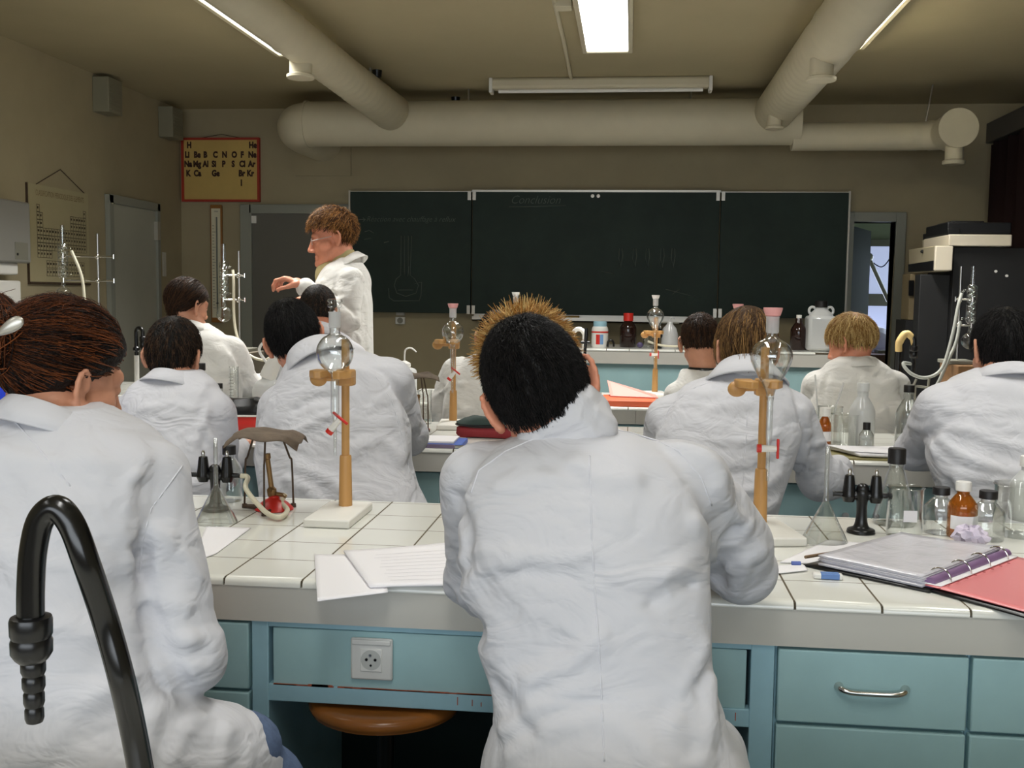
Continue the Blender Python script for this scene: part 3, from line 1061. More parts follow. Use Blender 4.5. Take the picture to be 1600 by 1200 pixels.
MB().span((-hs + .003, -.0135, hs - .012), (hs - .003, -.006, hs - .002)).build('trim_ridge', M['socket'], so, bevel=.002)
ins = MB().span((-.021, -.0125, -.023), (.021, -.008, .021)); ins.build('insert', mat('socket insert plastic', lin(232, 232, 228), .3), so, bevel=.0015)
RX = Matrix.Rotation(PI / 2, 3, 'X')
MB().lathe([(.0195, .0005), (.0195, 0), (.0165, -.0065), (.0155, -.007), (0, -.007)], 28, (0, -.0127, 0), RX).build('well', mat('well plastic', lin(196, 198, 194), .35), so)
for x, z in ((-.0085, .001), (.0085, .001)):
    MB().lathe([(0, 0), (.0028, 0), (.0028, .002), (0, .002)], 12, (x, -.0125, z), RX).build('contact_hole', M['black'], so)
MB().tube([(-.001, -.008, .0098), (-.001, -.0155, .0098)], .0026, 10).build('earth_pin', M['steel'], so)
MB().lathe([(0, 0), (.0022, 0), (.0022, .002), (0, .002)], 10, (0, -.0125, -.010), RX).build('contact_hole', M['black'], so)

# cabinets right of the kneehole
r1 = at(1205, 1060, Y1 + .01).x; r2 = at(1515, 1070, Y1 + .01).x
cabinet(kR + pw * .7 + .003, r2, Y1, 'pale blue cabinet right of the kneehole, with a curved chrome drawer handle', zt=ZF, drawer_h=.135)
cabinet(r2 + .001, r2 + .5, Y1, 'pale blue cabinet at the right edge, next to the one with the chrome handle', zt=ZF, drawer_h=.135, handle=False)
cabinet(r2 + .501, X1R - .02, Y1, 'pale blue cabinet at the far right end of the nearest bench, outside the picture', zt=ZF)
cabinet(kL - .012 - .45, kL - pw * .4 - .002, Y1, 'pale blue cabinet left of the kneehole, beside the auburn haired person', zt=ZF, drawer_h=.13, handle=False)
cabinet(X1L + .02, kL - .47, Y1, 'pale blue cabinet at the left end of the nearest bench, behind the auburn haired person', zt=ZF)

# second and third benches, left part of the third
Y2, Y3 = 3.63, 5.17
def plain_bench(x0, x1, Y0, word, n):
    worktop(x0, x1, Y0, f'white tiled worktop of the {word}')
    wds = (x1 - x0 - .08) / n
    for i in range(n):
        xa = x0 + .04 + i * wds
        cabinet(xa, xa + wds - .004, Y0 + .02, f'pale blue cabinet number {i + 1} from the left under the {word}', drawer=False, doors=2, zt=ZF, group=f'cabinets under the {word}')


plain_bench(-2.62, 2.28, Y2, 'second bench', 5)
plain_bench(-1.18, 2.28, Y3, 'third bench, right of the aisle', 4)
plain_bench(-3.45, -1.92, Y3, 'third bench, left of the aisle', 2)
# little glass outlets under the edge of the third bench
for px in (972, 1008):
    q = at(px, 652, Y3 + .06)
    tag(MB().lathe(smooth_prof([(0, -.05), (.008, -.045), (.007, -.01), (.012, .005), (.006, .02), (.01, .035), (0, .036)], 4), 14, (q.x, Y3 + .06, ZF - .03)).build('hanging_rod', M['steel'], bevel=0),
        'small shiny rod end hanging under the edge of the third bench', 'rod', 'rod ends under the third bench')

# demonstration bench on the dais
YDm = 7.1
zdm = at(1000, 546, YDm).z
xdl, xdr = at(800, 545, YDm).x, at(1303, 553, YDm).x
worktop(xdl, xdr, YDm, 'white tiled worktop of the demonstration bench before the chalkboard', z=zdm, depth=.7, fh=.085, group=None)
tb = thing('demonstration_bench', 'plain pale blue demonstration bench standing on the platform before the chalkboard', 'bench', ((xdl + xdr) / 2, YDm, .17))
MB().span((xdl + .02, YDm + .03, .17), (xdr - .02, YDm + .05, zdm - .1)).build('front_panel', M['blue'], tb, world=True)
MB().span((xdl + .02, YDm + .05, .17), (xdl + .05, YDm + .66, zdm - .1)).build('side_panel', M['blue2'], tb, world=True)
MB().span((xdr - .05, YDm + .05, .17), (xdr - .02, YDm + .66, zdm - .1)).build('side_panel', M['blue2'], tb, world=True)

# bench the photographer stands behind (carries the swan neck tap in front)
worktop(-1.6, 1.2, .30, 'white tiled worktop nearest the camera, carrying the black swan neck tap', group=None)
cabinet(-1.58, 1.18, .30, 'pale blue cabinet under the worktop nearest the camera', drawer=False, doors=4, zt=ZF, group=None)


# ------------------------------------------------------------------ laboratory glass and apparatus
def hollow(outer, wall):
    """outer profile (r, z) from the bottom to the rim -> closed double wall"""
    inner = [(max(r - wall, 0.0003), z) for r, z in outer]
    inner[0] = (0.0, outer[0][1] + wall)
    return outer + [(outer[-1][0] - wall * .5, outer[-1][1] + wall * .5)] + list(reversed(inner))


def funnel_stand(pear, label, loc, rotz=0.0, group='wooden funnel stands'):
    """wooden stand: white slab, thick lower rod, thin upper rod, fork clamp"""
    t = thing('funnel_stand', label, 'stand', loc, rotz, group)
    sl = MB().span((-.055, -.17, 0), (.055, .055, .02))
    sl.build('base_slab', mat('white marble slab', lin(232, 230, 222), .5, var=(9, .03)), t, bevel=.004)
    MB().lathe([(0, .018), (.0165, .018), (.0165, .03), (.0145, .14), (.0135, .145), (0, .146)], 20).build('handle_rod', M['wood'], t)
    MB().cyl((0, 0, .14), (0, 0, .43), .0098).build('rod', M['wood'], t)
    zc = .345
    c = MB()
    # fork: block round the rod and two prongs reaching to the front
    c.prism([(-.022, -.014), (.022, -.014), (.024, .014), (-.02, .016)], zc - .028, zc + .012)
    c.build('clamp_block', M['wood'], t, bevel=.005)
    f = MB()
    fx = -.024
    for s_ in (-1, 1):
        poly = [(fx + s_ * .006, -.006 - .0), (fx + s_ * .05, -.006), (fx + s_ * .052, -.05), (fx + s_ * .03, -.085), (fx + s_ * .0135, -.08), (fx + s_ * .0135, -.03)]
        if s_ < 0:
            poly.reverse()
        f.prism(poly, zc - .006, zc + .012)
    f.build('fork', M['wood'], t, bevel=.003)
    k = MB()
    k.cyl((-.02, 0, zc - .012), (-.05, -.004, zc - .012), .006)
    k.sphere((-.066, -.006, zc - .012), (.022, .012, .019), 18)
    k.build('clamp_knob', M['wood'], t)
    return t


def sep_funnel(pear, label, loc, stopper='pink', rotz=0.0, group='separating funnels'):
    """hangs in the fork, origin at the fork plane, on the axis of the glass"""
    t = thing('separating_funnel', label, 'separating funnel', loc, rotz, group)
    if pear:
        pr = [(.0085, -.012), (.010, -.002), (.016, .012), (.030, .036), (.043, .062), (.0475, .080), (.044, .098), (.032, .113), (.018, .121), (.0125, .127), (.0125, .134)]
        ztop = .134
    else:
        pr = [(.009, -.016), (.012, -.006), (.026, .004), (.039, .020), (.044, .040), (.041, .060), (.030, .077), (.017, .085), (.013, .090), (.013, .102)]
        ztop = .102
    sp = smooth_prof(pr, 5)
    mb = MB(); mb.caps = False
    mb.lathe(sp + [(r - .0016, z) for r, z in reversed(sp)], 40)
    b = mb.build('bulb', M['glass'], t, sharp=0)
    j = MB(); j.caps = False
    jz = ztop
    j.lathe([(.0125, jz), (.0145, jz + .003), (.0145, jz + .034), (.016, jz + .038), (.0135, jz + .038), (.012, jz + .034), (.011, jz)], 28)
    j.build('ground_neck', M['ground'], b)
    s = MB()
    if stopper == 'glass':
        s.lathe([(.011, jz + .02), (.0125, jz + .04), (.011, jz + .046), (.017, jz + .05), (.018, jz + .054), (.0135, jz + .058), (.018, jz + .062), (.0165, jz + .068), (0, jz + .069)], 24)
        s.build('stopper', M['glass'], t)
    else:
        s.lathe([(.0105, jz + .01), (.0125, jz + .038), (.017, jz + .04), (.0215, jz + .054), (.0215, jz + .058), (0, jz + .058)], 24)
        s.build('stopper', M['pink'] if stopper == 'pink' else M['white'], t)
    # long stem, tap, outlet
    zs = -.016 if not pear else -.012
    zt = zs - .115 if not pear else zs - .118
    st = MB(); st.caps = False
    rw = .0105 if not pear else .0075
    st.lathe([(.0045, zt), (.0055, zt + .012), (rw, zt + .032), (rw, zs - .01), (.0088, zs), (.0075, zs), (rw - .0014, zs - .012), (rw - .0014, zt + .033), (.0035, zt + .012), (.003, zt)], 22)
    st.lathe([(.0038, zt - .075), (.0042, zt), (.003, zt), (.0026, zt - .075)], 16)
    st.build('stem', M['glass'], t, sharp=0)
    tp = thing('tap', None, None) if False else None
    a = .9 if not pear else 0.0
    d = Vector((math.cos(a), 0, math.sin(a)))
    tb = MB().tube([Vector((0, 0, zt)) - d * .016, Vector((0, 0, zt)) + d * .018], [.0085, .0065], 16).build('tap_barrel', M['white'], t)
    MB().tube([Vector((0, 0, zt)) - d * .026, Vector((0, 0, zt)) - d * .016], [.0095, .0095], 16).build('tap_nut', M['red'], tb)
    e = Vector((-d.z, 0, d.x))
    c = Vector((0, 0, zt)) + d * .021
    MB().box(c, (.006, .009, .046), Matrix.Rotation(-a, 3, 'Y')).build('tap_handle', M['red'], tb, bevel=.002)
    return t


def gas_tap(label, loc, rotz=0.0, group='twin gas taps'):
    t = thing('gas_tap', label, 'gas tap', loc, rotz, group)
    MB().lathe(smooth_prof([(0, 0), (.030, 0), (.032, .004), (.030, .009), (.017, .016), (.0125, .04), (.0125, .07), (.017, .092), (.013, .105), (.006, .108), (0, .109)], 4), 28).build('pedestal', M['black'], t)
    MB().sphere((0, -.002, .104), (.015, .014, .013), 16).build('dome', M['black'], t)
    for s_ in (-1, 1):
        MB().tube(smooth_path([(s_ * .006, 0, .092), (s_ * .022, 0, .086), (s_ * .034, 0, .087)], 4), .011, 14).build('arm', M['black'], t)
        MB().tube([(s_ * .03, 0, .089), (s_ * .058, 0, .089), (s_ * .066, 0, .089)], [.0075, .006, .0072], 14).build('outlet', M['black'], t)
        h = MB().lathe([(0, .07), (.012, .072), (.0175, .085), (.0155, .092), (.015, .098), (.012, .125), (.0105, .134), (.006, .136), (0, .136)], 20, (s_ * .030, 0, 0)).build('handle', M['black'], t)
        MB().lathe([(.004, .134), (.005, .144), (.0025, .150), (0, .151)], 12, (s_ * .030, 0, 0)).build('spindle', M['chrome'], h)
    return t


def glass_funnel(label, loc, H=.205, R=.05):
    """stands upside down: cone on the bench, long stem up"""
    t = tag(bpy.data.objects.new('glass_funnel', None), label, 'funnel')
    bpy.data.objects.remove(t)
    mb = MB(); mb.caps = False
    p = [(R, 0), (R * .99, .003), (.0072, H * .42), (.0055, H * .47), (.0048, H)]
    mb.lathe(p + [(r - .0014, z) for r, z in reversed(p)], 40)
    o = mb.build('glass_funnel', M['glass'], loc=loc, sharp=0)
    return tag(o, label, 'funnel')


def bottle(kind, label, loc, h, r, capc='blackcap', m='glass', group=None, lab=False, cap_h=None, cap_r=None):
    t = thing(kind, label, 'bottle', loc, 0, group)
    nr = r * .42
    hs = h * .66
    pr = [(0, 0), (r * .94, 0), (r, r * .08), (r, hs * .82), (r * .93, hs * .92), (nr * 1.35, hs * 1.12), (nr, hs * 1.18), (nr, h * .90)]
    pr2 = pr[:3] + smooth_prof(pr[3:7], 4) + pr[7:]
    mb = MB(); mb.caps = False
    mb.lathe(hollow(pr2, .002), 30)
    mb.build('body', M[m] if isinstance(m, str) else m, t, sharp=50)
    ch = cap_h or h * .16
    cr = cap_r or nr * 1.25
    c = MB()
    n = 26
    c.lathe([(cr, h - ch), (cr, h - .002), (cr * .94, h), (0, h)], n)
    c.build('cap', M[capc], t, sharp=40)
    if lab:
        l = MB(); l.caps = False
        n = 14
        vs_, fs_ = [], []
        for k in range(n + 1):
            a = -PI * .85 + PI * .7 * k / n
            for zz in (hs * .25, hs * .62):
                for rr_ in (r + .0005, r + .0012):
                    vs_.append((rr_ * math.cos(a), rr_ * math.sin(a), zz))
        for k in range(n):
            o = k * 4; q = o + 4
            fs_ += [(o + 1, q + 1, q + 3, o + 3), (o, o + 2, q + 2, q), (o, q, q + 1, o + 1), (o + 2, o + 3, q + 3, q + 2)]
        l.add(vs_, fs_).build('label', M['paper'], t)
    return t


def beaker(label, loc, h, r, group='glass beakers'):
    mb = MB(); mb.caps = False
    pr = [(0, 0), (r * .93, 0), (r, r * .1), (r, h * .96), (r * 1.07, h)]
    mb.lathe(hollow(pr, .0018), 36)
    o = mb.build('beaker', M['glass'], loc=loc, sharp=50)
    return tag(o, label, 'beaker', group)


def swan_tap(label, loc, rotz=0.0, col='black', H=.36, drop=.14, reach=.13, r=.012, group='swan neck taps'):
    t = thing('swan_neck_tap', label, 'tap', loc, rotz, group)
    pts = [(0, 0, .03), (0, 0, H * .45), (0, 0, H * .72)]
    for k in range(0, 9):
        a = PI * k / 8
        pts.append((reach / 2 - reach / 2 * math.cos(a), 0, H - reach / 2 + reach / 2 * math.sin(a)))
    pts.append((reach, 0, H - reach / 2 - .03))
    MB().tube(smooth_path(pts, 4), r, 16).build('pipe', M[col], t)
    z0 = H - reach / 2 - .03
    n = MB()
    n.lathe([(r * 1.25, z0 + .012), (r * 1.75, z0 + .008), (r * 1.8, z0 - .012), (r * 1.55, z0 - .018), (r * 1.75, z0 - .024), (r * 1.7, z0 - .045), (r * 1.3, z0 - .052)], 24, (reach, 0, 0))
    n.build('collar', M['black'], t)
    m2 = MB()
    pr = [(r * 1.1, z0 - .050)]
    zz = z0 - .052
    for k in range(4):
        pr += [(r * (1.02 - .07 * k), zz), (r * (.82 - .07 * k), zz - .018)]
        zz -= .0185
    pr += [(r * .5, zz), (0, zz)]
    m2.lathe(pr, 22, (reach, 0, 0))
    m2.build('ribbed_nozzle', M['black'], t)
    MB().lathe([(0, 0), (r * 2.4, 0), (r * 2.4, .01), (r * 1.6, .03), (r * 1.2, .06), (0, .06)], 24).build('foot', M['black'], t)
    return t


def tripod(label, loc, rotz=0.0, H=.2, group='tripods with gauze'):
    t = thing('tripod', label, 'tripod', loc, rotz, group)
    for k in range(3):
        a = 2 * PI * k / 3 + .5
        c, s_ = math.cos(a), math.sin(a)
        MB().tube(smooth_path([(.035 * c, .035 * s_, H), (.04 * c, .04 * s_, H - .004), (.06 * c, .06 * s_, H * .70), (.066 * c, .066 * s_, H * .62), (.07 * c, .07 * s_, .01)], 4), .0026, 8).build('leg', M['iron'], t)
        MB().tube([(.07 * c, .07 * s_, .01), (.07 * c, .07 * s_, 0)], [.006, .007], 10).build('foot', M['iron'], t)
    MB().tube([(.045 * math.cos(2 * PI * k / 24), .045 * math.sin(2 * PI * k / 24), H) for k in range(25)], .003, 8).build('ring', M['iron'], t)
    b = MB()
    for k in range(3):
        a = 2 * PI * k / 3 + .5; a2 = a + 2 * PI / 3
        b.tube(smooth_path([(.07 * math.cos(a), .07 * math.sin(a), .005), (.022 * math.cos((a + a2) / 2), .022 * math.sin((a + a2) / 2), .006), (.07 * math.cos(a2), .07 * math.sin(a2), .005)], 5), .004, 8)
    b.build('foot_brace', M['iron'], t)
    return t


def gauze(label, loc, rotz=0.0, s=.085, seed=1, group='scorched gauze squares'):
    """bent square of wire gauze with a real thickness"""
    n = 22
    r_ = np.random.default_rng(seed)
    ph = r_.uniform(0, 6, 4)
    V, F = [], []
    for lay in (0, 1):
        for i in range(n + 1):
            for j in range(n + 1):
                x = -s + 2 * s * i / n; y = -s + 2 * s * j / n
                d = max(abs(x), abs(y)) / s
                z = .014 * math.sin(x * 26 + ph[0]) * .25 - .028 * max(0, abs(x) / s - .62) ** 1.2 * 2.2 - .014 * max(0, (abs(y) / s - .6)) * 2
                z += .004 * math.sin(y * 60 + ph[1]) * d + .003 * math.sin(x * 75 + y * 30 + ph[2]) * d
                V.append((x, y, z + (.0022 if lay else 0)))
    k = (n + 1) ** 2
    for i in range(n):
        for j in range(n):
            a = i * (n + 1) + j
            F.append((a, a + n + 1, a + n + 2, a + 1))
            F.append((k + a, k + a + 1, k + a + n + 2, k + a + n + 1))
    for i in range(n):
        for (a, b) in ((i, i + 1), (n * (n + 1) + i, n * (n + 1) + i + 1), (i * (n + 1), (i + 1) * (n + 1)), (i * (n + 1) + n, (i + 1) * (n + 1) + n)):
            F.append((a, b, k + b, k + a))
    o = MB().add(V, F).build('wire_gauze', M['gauze'], loc=loc, sharp=0)
    o.rotation_euler = (0, 0, rotz)
    return tag(o, label, 'gauze', group)


def burner(label, loc, rotz=0.0, tilt=0.0, group='gas burners'):
    t = thing('gas_burner', label, 'burner', loc, rotz, group)
    MB().lathe(smooth_prof([(0, 0), (.044, 0), (.045, .006), (.03, .02), (.014, .03), (.012, .036), (0, .037)], 4), 28).build('base', M['red'], t)
    MB().lathe([(.010, .034), (.012, .037), (.012, .052), (.010, .054), (.0065, .058), (.0062, .128), (.0085, .13), (.0085, .142), (.006, .142), (0, .14)], 18, (0, 0, 0), Matrix.Rotation(tilt, 3, 'Y')).build('barrel', M['brass'], t)
    MB().tube([(0, 0, .04), (.022, -.012, .038), (.03, -.016, .034)], [.0055, .0055, .0045], 12).build('gas_inlet', M['brass'], t)
    MB().tube([(0, 0, .047), (-.012, -.012, .05)], [.004, .006], 10).build('valve_screw', M['brass'], t)
    return t


M['brass'] = mat('tarnished brass', lin(146, 116, 78), 0.4, metal=0.7, var=(40, .2))


def sheet(name, label, cat, corners, z, m, thick=.0012, curl=0.0, group=None, n=14):
    """sheet of paper lying at z; corners in order (world x, y); curl lifts the edges a little"""
    P = [Vector((c[0], c[1], 0)) for c in corners]
    V, F = [], []
    for lay in (0, 1):
        for i in range(n + 1):
            for j in range(n + 1):
                u, v = i / n, j / n
                p = P[0] * (1 - u) * (1 - v) + P[1] * u * (1 - v) + P[2] * u * v + P[3] * (1 - u) * v
                zz = curl * (abs(2 * u - 1) ** 4 * .6 + abs(2 * v - 1) ** 4 * .4) * (.5 + .5 * math.sin(5 * u + 3 * v))
                V.append((p.x, p.y, z + zz + (thick if lay else 0)))
    k = (n + 1) ** 2
    for i in range(n):
        for j in range(n):
            a = i * (n + 1) + j
            F.append((a, a + n + 1, a + n + 2, a + 1))
            F.append((k + a, k + a + 1, k + a + n + 2, k + a + n + 1))
    for i in range(n):
        for (a, b) in ((i, i + 1), (n * (n + 1) + i, n * (n + 1) + i + 1), (i * (n + 1), (i + 1) * (n + 1)), (i * (n + 1) + n, (i + 1) * (n + 1) + n)):
            F.append((a, b, k + b, k + a))
    c = sum(P, Vector()) / 4
    o = MB().add(V, F).build(name, m, loc=(c.x, c.y, z), world=True, sharp=0)
    if label:
        tag(o, label, cat, group)
    return o

# ------------------------------------------------------------------ people: volumes blended into one surface
def v3(p):
    return np.array((p[0], p[1], p[2]), dtype=np.float32)


class Vol:
    FAR = 0.3

    def __init__(s, lo, hi, h):
        s.h = h
        s.lo = np.array(lo, dtype=np.float32)
        n = np.ceil((np.array(hi) - s.lo) / h).astype(int) + 1
        s.ax = [(s.lo[i] + h * np.arange(n[i])).astype(np.float32) for i in range(3)]
        s.F = np.full(n, s.FAR, dtype=np.float32)

    def region(s, mn, mx, pad):
        sl = []
        for i in range(3):
            a = int(np.clip(math.floor((mn[i] - pad - s.lo[i]) / s.h), 0, len(s.ax[i])))
            b = int(np.clip(math.ceil((mx[i] + pad - s.lo[i]) / s.h) + 1, 0, len(s.ax[i])))
            sl.append(slice(a, b))
        if any(q.stop <= q.start for q in sl):
            return None, None
        return tuple(sl), (s.ax[0][sl[0]][:, None, None], s.ax[1][sl[1]][None, :, None], s.ax[2][sl[2]][None, None, :])

    def blend(s, sl, d, k):
        f = s.F[sl]
        if k <= 0:
            s.F[sl] = np.minimum(f, d)
        else:
            h = np.clip(0.5 + 0.5 * (d - f) / k, 0, 1)
            s.F[sl] = d + (f - d) * h
            s.F[sl] = d * (1 - h) + f * h - k * h * (1 - h)

    def carve_d(s, sl, d, k):
        f = s.F[sl]
        d = -d
        h = np.clip(0.5 - 0.5 * (d - f) / k, 0, 1)
        s.F[sl] = d * (1 - h) + f * h + k * h * (1 - h)

    @staticmethod
    def d_cap(X, Y, Z, a, b, ra, rb):
        ba = b - a
        L = float(ba @ ba) + 1e-12
        t = np.clip(((X - a[0]) * ba[0] + (Y - a[1]) * ba[1] + (Z - a[2]) * ba[2]) / L, 0, 1)
        dx, dy, dz = X - a[0] - t * ba[0], Y - a[1] - t * ba[1], Z - a[2] - t * ba[2]
        return np.sqrt(dx * dx + dy * dy + dz * dz) - (ra + (rb - ra) * t)

    def cap(s, a, b, ra, rb=None, k=0.02, carve=False):
        a, b = v3(a), v3(b)
        rb = ra if rb is None else rb
        r = max(ra, rb)
        sl, g = s.region(np.minimum(a, b) - r, np.maximum(a, b) + r, k + 2 * s.h)
        if sl is None:
            return
        d = s.d_cap(*g, a, b, ra, rb)
        (s.carve_d if carve else s.blend)(sl, d, max(k, 1e-4))

    def ell(s, c, r, R=None, k=0.02, carve=False):
        c = v3(c); r = np.array(r, dtype=np.float32)
        m = float(r.max())
        sl, (X, Y, Z) = s.region(c - m, c + m, k + 2 * s.h)
        if sl is None:
            return
        x, y, z = X - c[0], Y - c[1], Z - c[2]
        if R is not None:
            R = np.array(R, dtype=np.float32)
            x, y, z = (x * R[0, 0] + y * R[1, 0] + z * R[2, 0], x * R[0, 1] + y * R[1, 1] + z * R[2, 1], x * R[0, 2] + y * R[1, 2] + z * R[2, 2])
        k0 = np.sqrt((x / r[0]) ** 2 + (y / r[1]) ** 2 + (z / r[2]) ** 2)
        k1 = np.sqrt((x / r[0] ** 2) ** 2 + (y / r[1] ** 2) ** 2 + (z / r[2] ** 2) ** 2) + 1e-6
        d = k0 * (k0 - 1) / k1
        (s.carve_d if carve else s.blend)(sl, d, max(k, 1e-4))

    def loft(s, rows, shrink=0.0, n=2.35, k=0.03):
        """rows (z, xl, xr, ymid, half depth), top to bottom in world units"""
        rows = sorted(rows)
        z = np.array([r[0] for r in rows])
        zs = s.ax[2]
        def it(i):
            fine = np.linspace(z[0], z[-1], 240)
            q = np.interp(fine, z, [r[i] for r in rows])
            ker = np.hanning(15); ker /= ker.sum()
            q = np.convolve(np.pad(q, 7, mode='edge'), ker, 'valid')
            return np.interp(zs, fine, q).astype(np.float32)
        xl, xr, ym, hb = it(1) + shrink, it(2) - shrink, it(3), it(4) - shrink
        a = np.maximum((xr - xl) / 2, .012)[None, None, :]
        cx = ((xr + xl) / 2)[None, None, :]
        b = np.maximum(hb, .012)[None, None, :]
        cy = ym[None, None, :]
        X, Y, Z = s.ax[0][:, None, None], s.ax[1][None, :, None], s.ax[2][None, None, :]
        k0 = (np.abs((X - cx) / a) ** n + np.abs((Y - cy) / b) ** n) ** (1 / n)
        d = (k0 - 1) * np.minimum(a, b) * .9
        zt, zb = z[-1] - shrink, z[0] + shrink
        d = np.maximum(d, np.maximum(Z - zt, zb - Z)).astype(np.float32)
        full = (slice(None),) * 3
        s.blend(full, d, k)

    def ridge(s, pts, amp, width):
        """a fold of cloth along the polyline, amp > 0 stands out, amp < 0 is a groove"""
        pts = [v3(p) for p in pts]
        P = np.array(pts)
        sl, g = s.region(P.min(0), P.max(0), width * 2.6)
        if sl is None:
            return
        d = None
        n = len(pts) - 1
        for i in range(n):
            e0, e1 = i / n, (i + 1) / n
            q = s.d_cap(*g, pts[i], pts[i + 1], 0, 0)
            d = q if d is None else np.minimum(d, q)
        s.F[sl] -= amp * np.exp(-(d / width) ** 2)

    def wrinkle(s, amp, seed=0, stretch=(1, 1, 1)):
        r = np.random.default_rng(seed)
        X, Y, Z = s.ax[0][:, None, None] * stretch[0], s.ax[1][None, :, None] * stretch[1], s.ax[2][None, None, :] * stretch[2]
        ph = r.uniform(0, 6.28, 12)
        w1 = 1.6 * np.sin(9 * X + ph[0]) + 1.4 * np.sin(8 * Z + 7 * Y + ph[1])
        w2 = 1.5 * np.sin(11 * Z + ph[2]) + 1.3 * np.sin(12 * X - 6 * Y + ph[3])
        n = np.sin(26 * Z + 14 * X + 2.0 * w1 + ph[4]) + .8 * np.sin(34 * Z - 22 * X + 1.8 * w2 + ph[5]) + .6 * np.sin(52 * X + 18 * Z + 2.2 * w1 + ph[6])
        mask = .45 + .55 * np.sin(5 * X + 6 * Z + ph[7]) * np.sin(7 * Z - 3 * X + ph[8])
        near = np.abs(s.F) < .05
        s.F -= np.where(near, amp * n * mask, 0).astype(np.float32)

    def sample(s, p):
        q = (v3(p) - s.lo) / s.h
        i = np.floor(q).astype(int)
        if (i < 0).any() or (i + 1 >= np.array(s.F.shape)).any():
            return s.FAR
        f = q - i
        c = s.F[i[0]:i[0] + 2, i[1]:i[1] + 2, i[2]:i[2] + 2]
        c = c[0] * (1 - f[0]) + c[1] * f[0]
        c = c[0] * (1 - f[1]) + c[1] * f[1]
        return float(c[0] * (1 - f[2]) + c[1] * f[2])

    def hit(s, px, py):
        """first surface point along the sight line of a photo pixel"""
        y0, y1 = float(s.ax[1][0]), float(s.ax[1][-1])
        y = y0
        st = s.h * .5
        while y < y1:
            p = at(px, py, y)
            if s.sample(p) < 0:
                return p
            y += st
        return None

    def mesh(s, name, m, parent=None, loc=(0, 0, 0), smooth=1):
        g = openvdb.FloatGrid(s.FAR)
        F = s.F.copy()
        for a in range(3):      # close the volume at its box
            ix = [slice(None)] * 3
            for e in (0, -1):
                ix[a] = e
                F[tuple(ix)] = np.maximum(F[tuple(ix)], .004)
        g.copyFromArray(np.ascontiguousarray(F))
        pts, tri, quad = g.convertToPolygons(isovalue=0.0, adaptivity=0.0)
        co = pts.astype(np.float32) * s.h + s.lo - v3(loc)
        return raw_mesh(name, co, quad[:, ::-1] if FLIP else quad, tri[:, ::-1] if FLIP else tri, m, parent)


FLIP = True


def raw_mesh(name, co, quads, tris, mats, parent=None, mi=None, attr=None):
    me = bpy.data.meshes.new(name)
    me.vertices.add(len(co))
    me.vertices.foreach_set('co', np.ascontiguousarray(co, dtype=np.float32).ravel())
    nq, nt = len(quads), len(tris) if tris is not None else 0
    idx = np.asarray(quads, dtype=np.int32).ravel()
    start = np.arange(nq, dtype=np.int32) * 4
    if nt:
        start = np.concatenate([start, nq * 4 + np.arange(nt, dtype=np.int32) * 3])
        idx = np.concatenate([idx, np.asarray(tris, dtype=np.int32).ravel()])
    me.loops.add(len(idx))
    me.loops.foreach_set('vertex_index', idx)
    me.polygons.add(nq + nt)
    me.polygons.foreach_set('loop_start', start)
    me.polygons.foreach_set('use_smooth', np.ones(nq + nt, dtype=bool))
    for m in (mats if isinstance(mats, (list, tuple)) else [mats]):
        me.materials.append(m)
    if mi is not None:
        me.polygons.foreach_set('material_index', np.asarray(mi, dtype=np.int32))
    if attr is not None:
        a = me.attributes.new('tone', 'FLOAT', 'POINT')
        a.data.foreach_set('value', np.asarray(attr, dtype=np.float32))
    me.update(calc_edges=True)
    me.validate()
    o = bpy.data.objects.new(name, me)
    COL.objects.link(o)
    if parent:
        o.parent = parent
    return o


# ---- hair
def hair_mat(name, dark, light, rough=.5, spec=.22):
    m = bpy.data.materials.new(name)
    m.use_nodes = True
    nt = m.node_tree
    b = nt.nodes['Principled BSDF']
    b.inputs['Roughness'].default_value = rough
    b.inputs['Specular IOR Level'].default_value = spec
    at_ = nt.nodes.new('ShaderNodeAttribute')
    at_.attribute_name = 'tone'
    r = nt.nodes.new('ShaderNodeValToRGB')
    r.color_ramp.elements[0].position = .22
    r.color_ramp.elements[0].color = dark
    r.color_ramp.elements[1].color = light
    nt.links.new(at_.outputs['Fac'], r.inputs[0])
    nt.links.new(r.outputs[0], b.inputs['Base Color'])
    n = nt.nodes.new('ShaderNodeTexNoise')
    n.inputs['Scale'].default_value = 170
    n.inputs['Detail'].default_value = 2
    bp = nt.nodes.new('ShaderNodeBump')
    bp.inputs['Strength'].default_value = .8
    bp.inputs['Distance'].default_value = .004
    tc = nt.nodes.new('ShaderNodeTexCoord')
    nt.links.new(tc.outputs['Object'], n.inputs['Vector'])
    nt.links.new(n.outputs['Fac'], bp.inputs['Height'])
    nt.links.new(bp.outputs[0], b.inputs['Normal'])
    return m


SC00 = np.array((0, -.005, .045)); SR0 = np.array((.0775, .0985, .0905))
TH_Y = [-1, -.62, -.35, -.1, .15, .45, .62, .8, 1.0]
TH_Z0 = [-1.0, -.98, -.85, -.32, -.12, .12, .42, .50, .52]


def unit(a):
    return a / (np.linalg.norm(a, axis=-1, keepdims=True) + 1e-9)


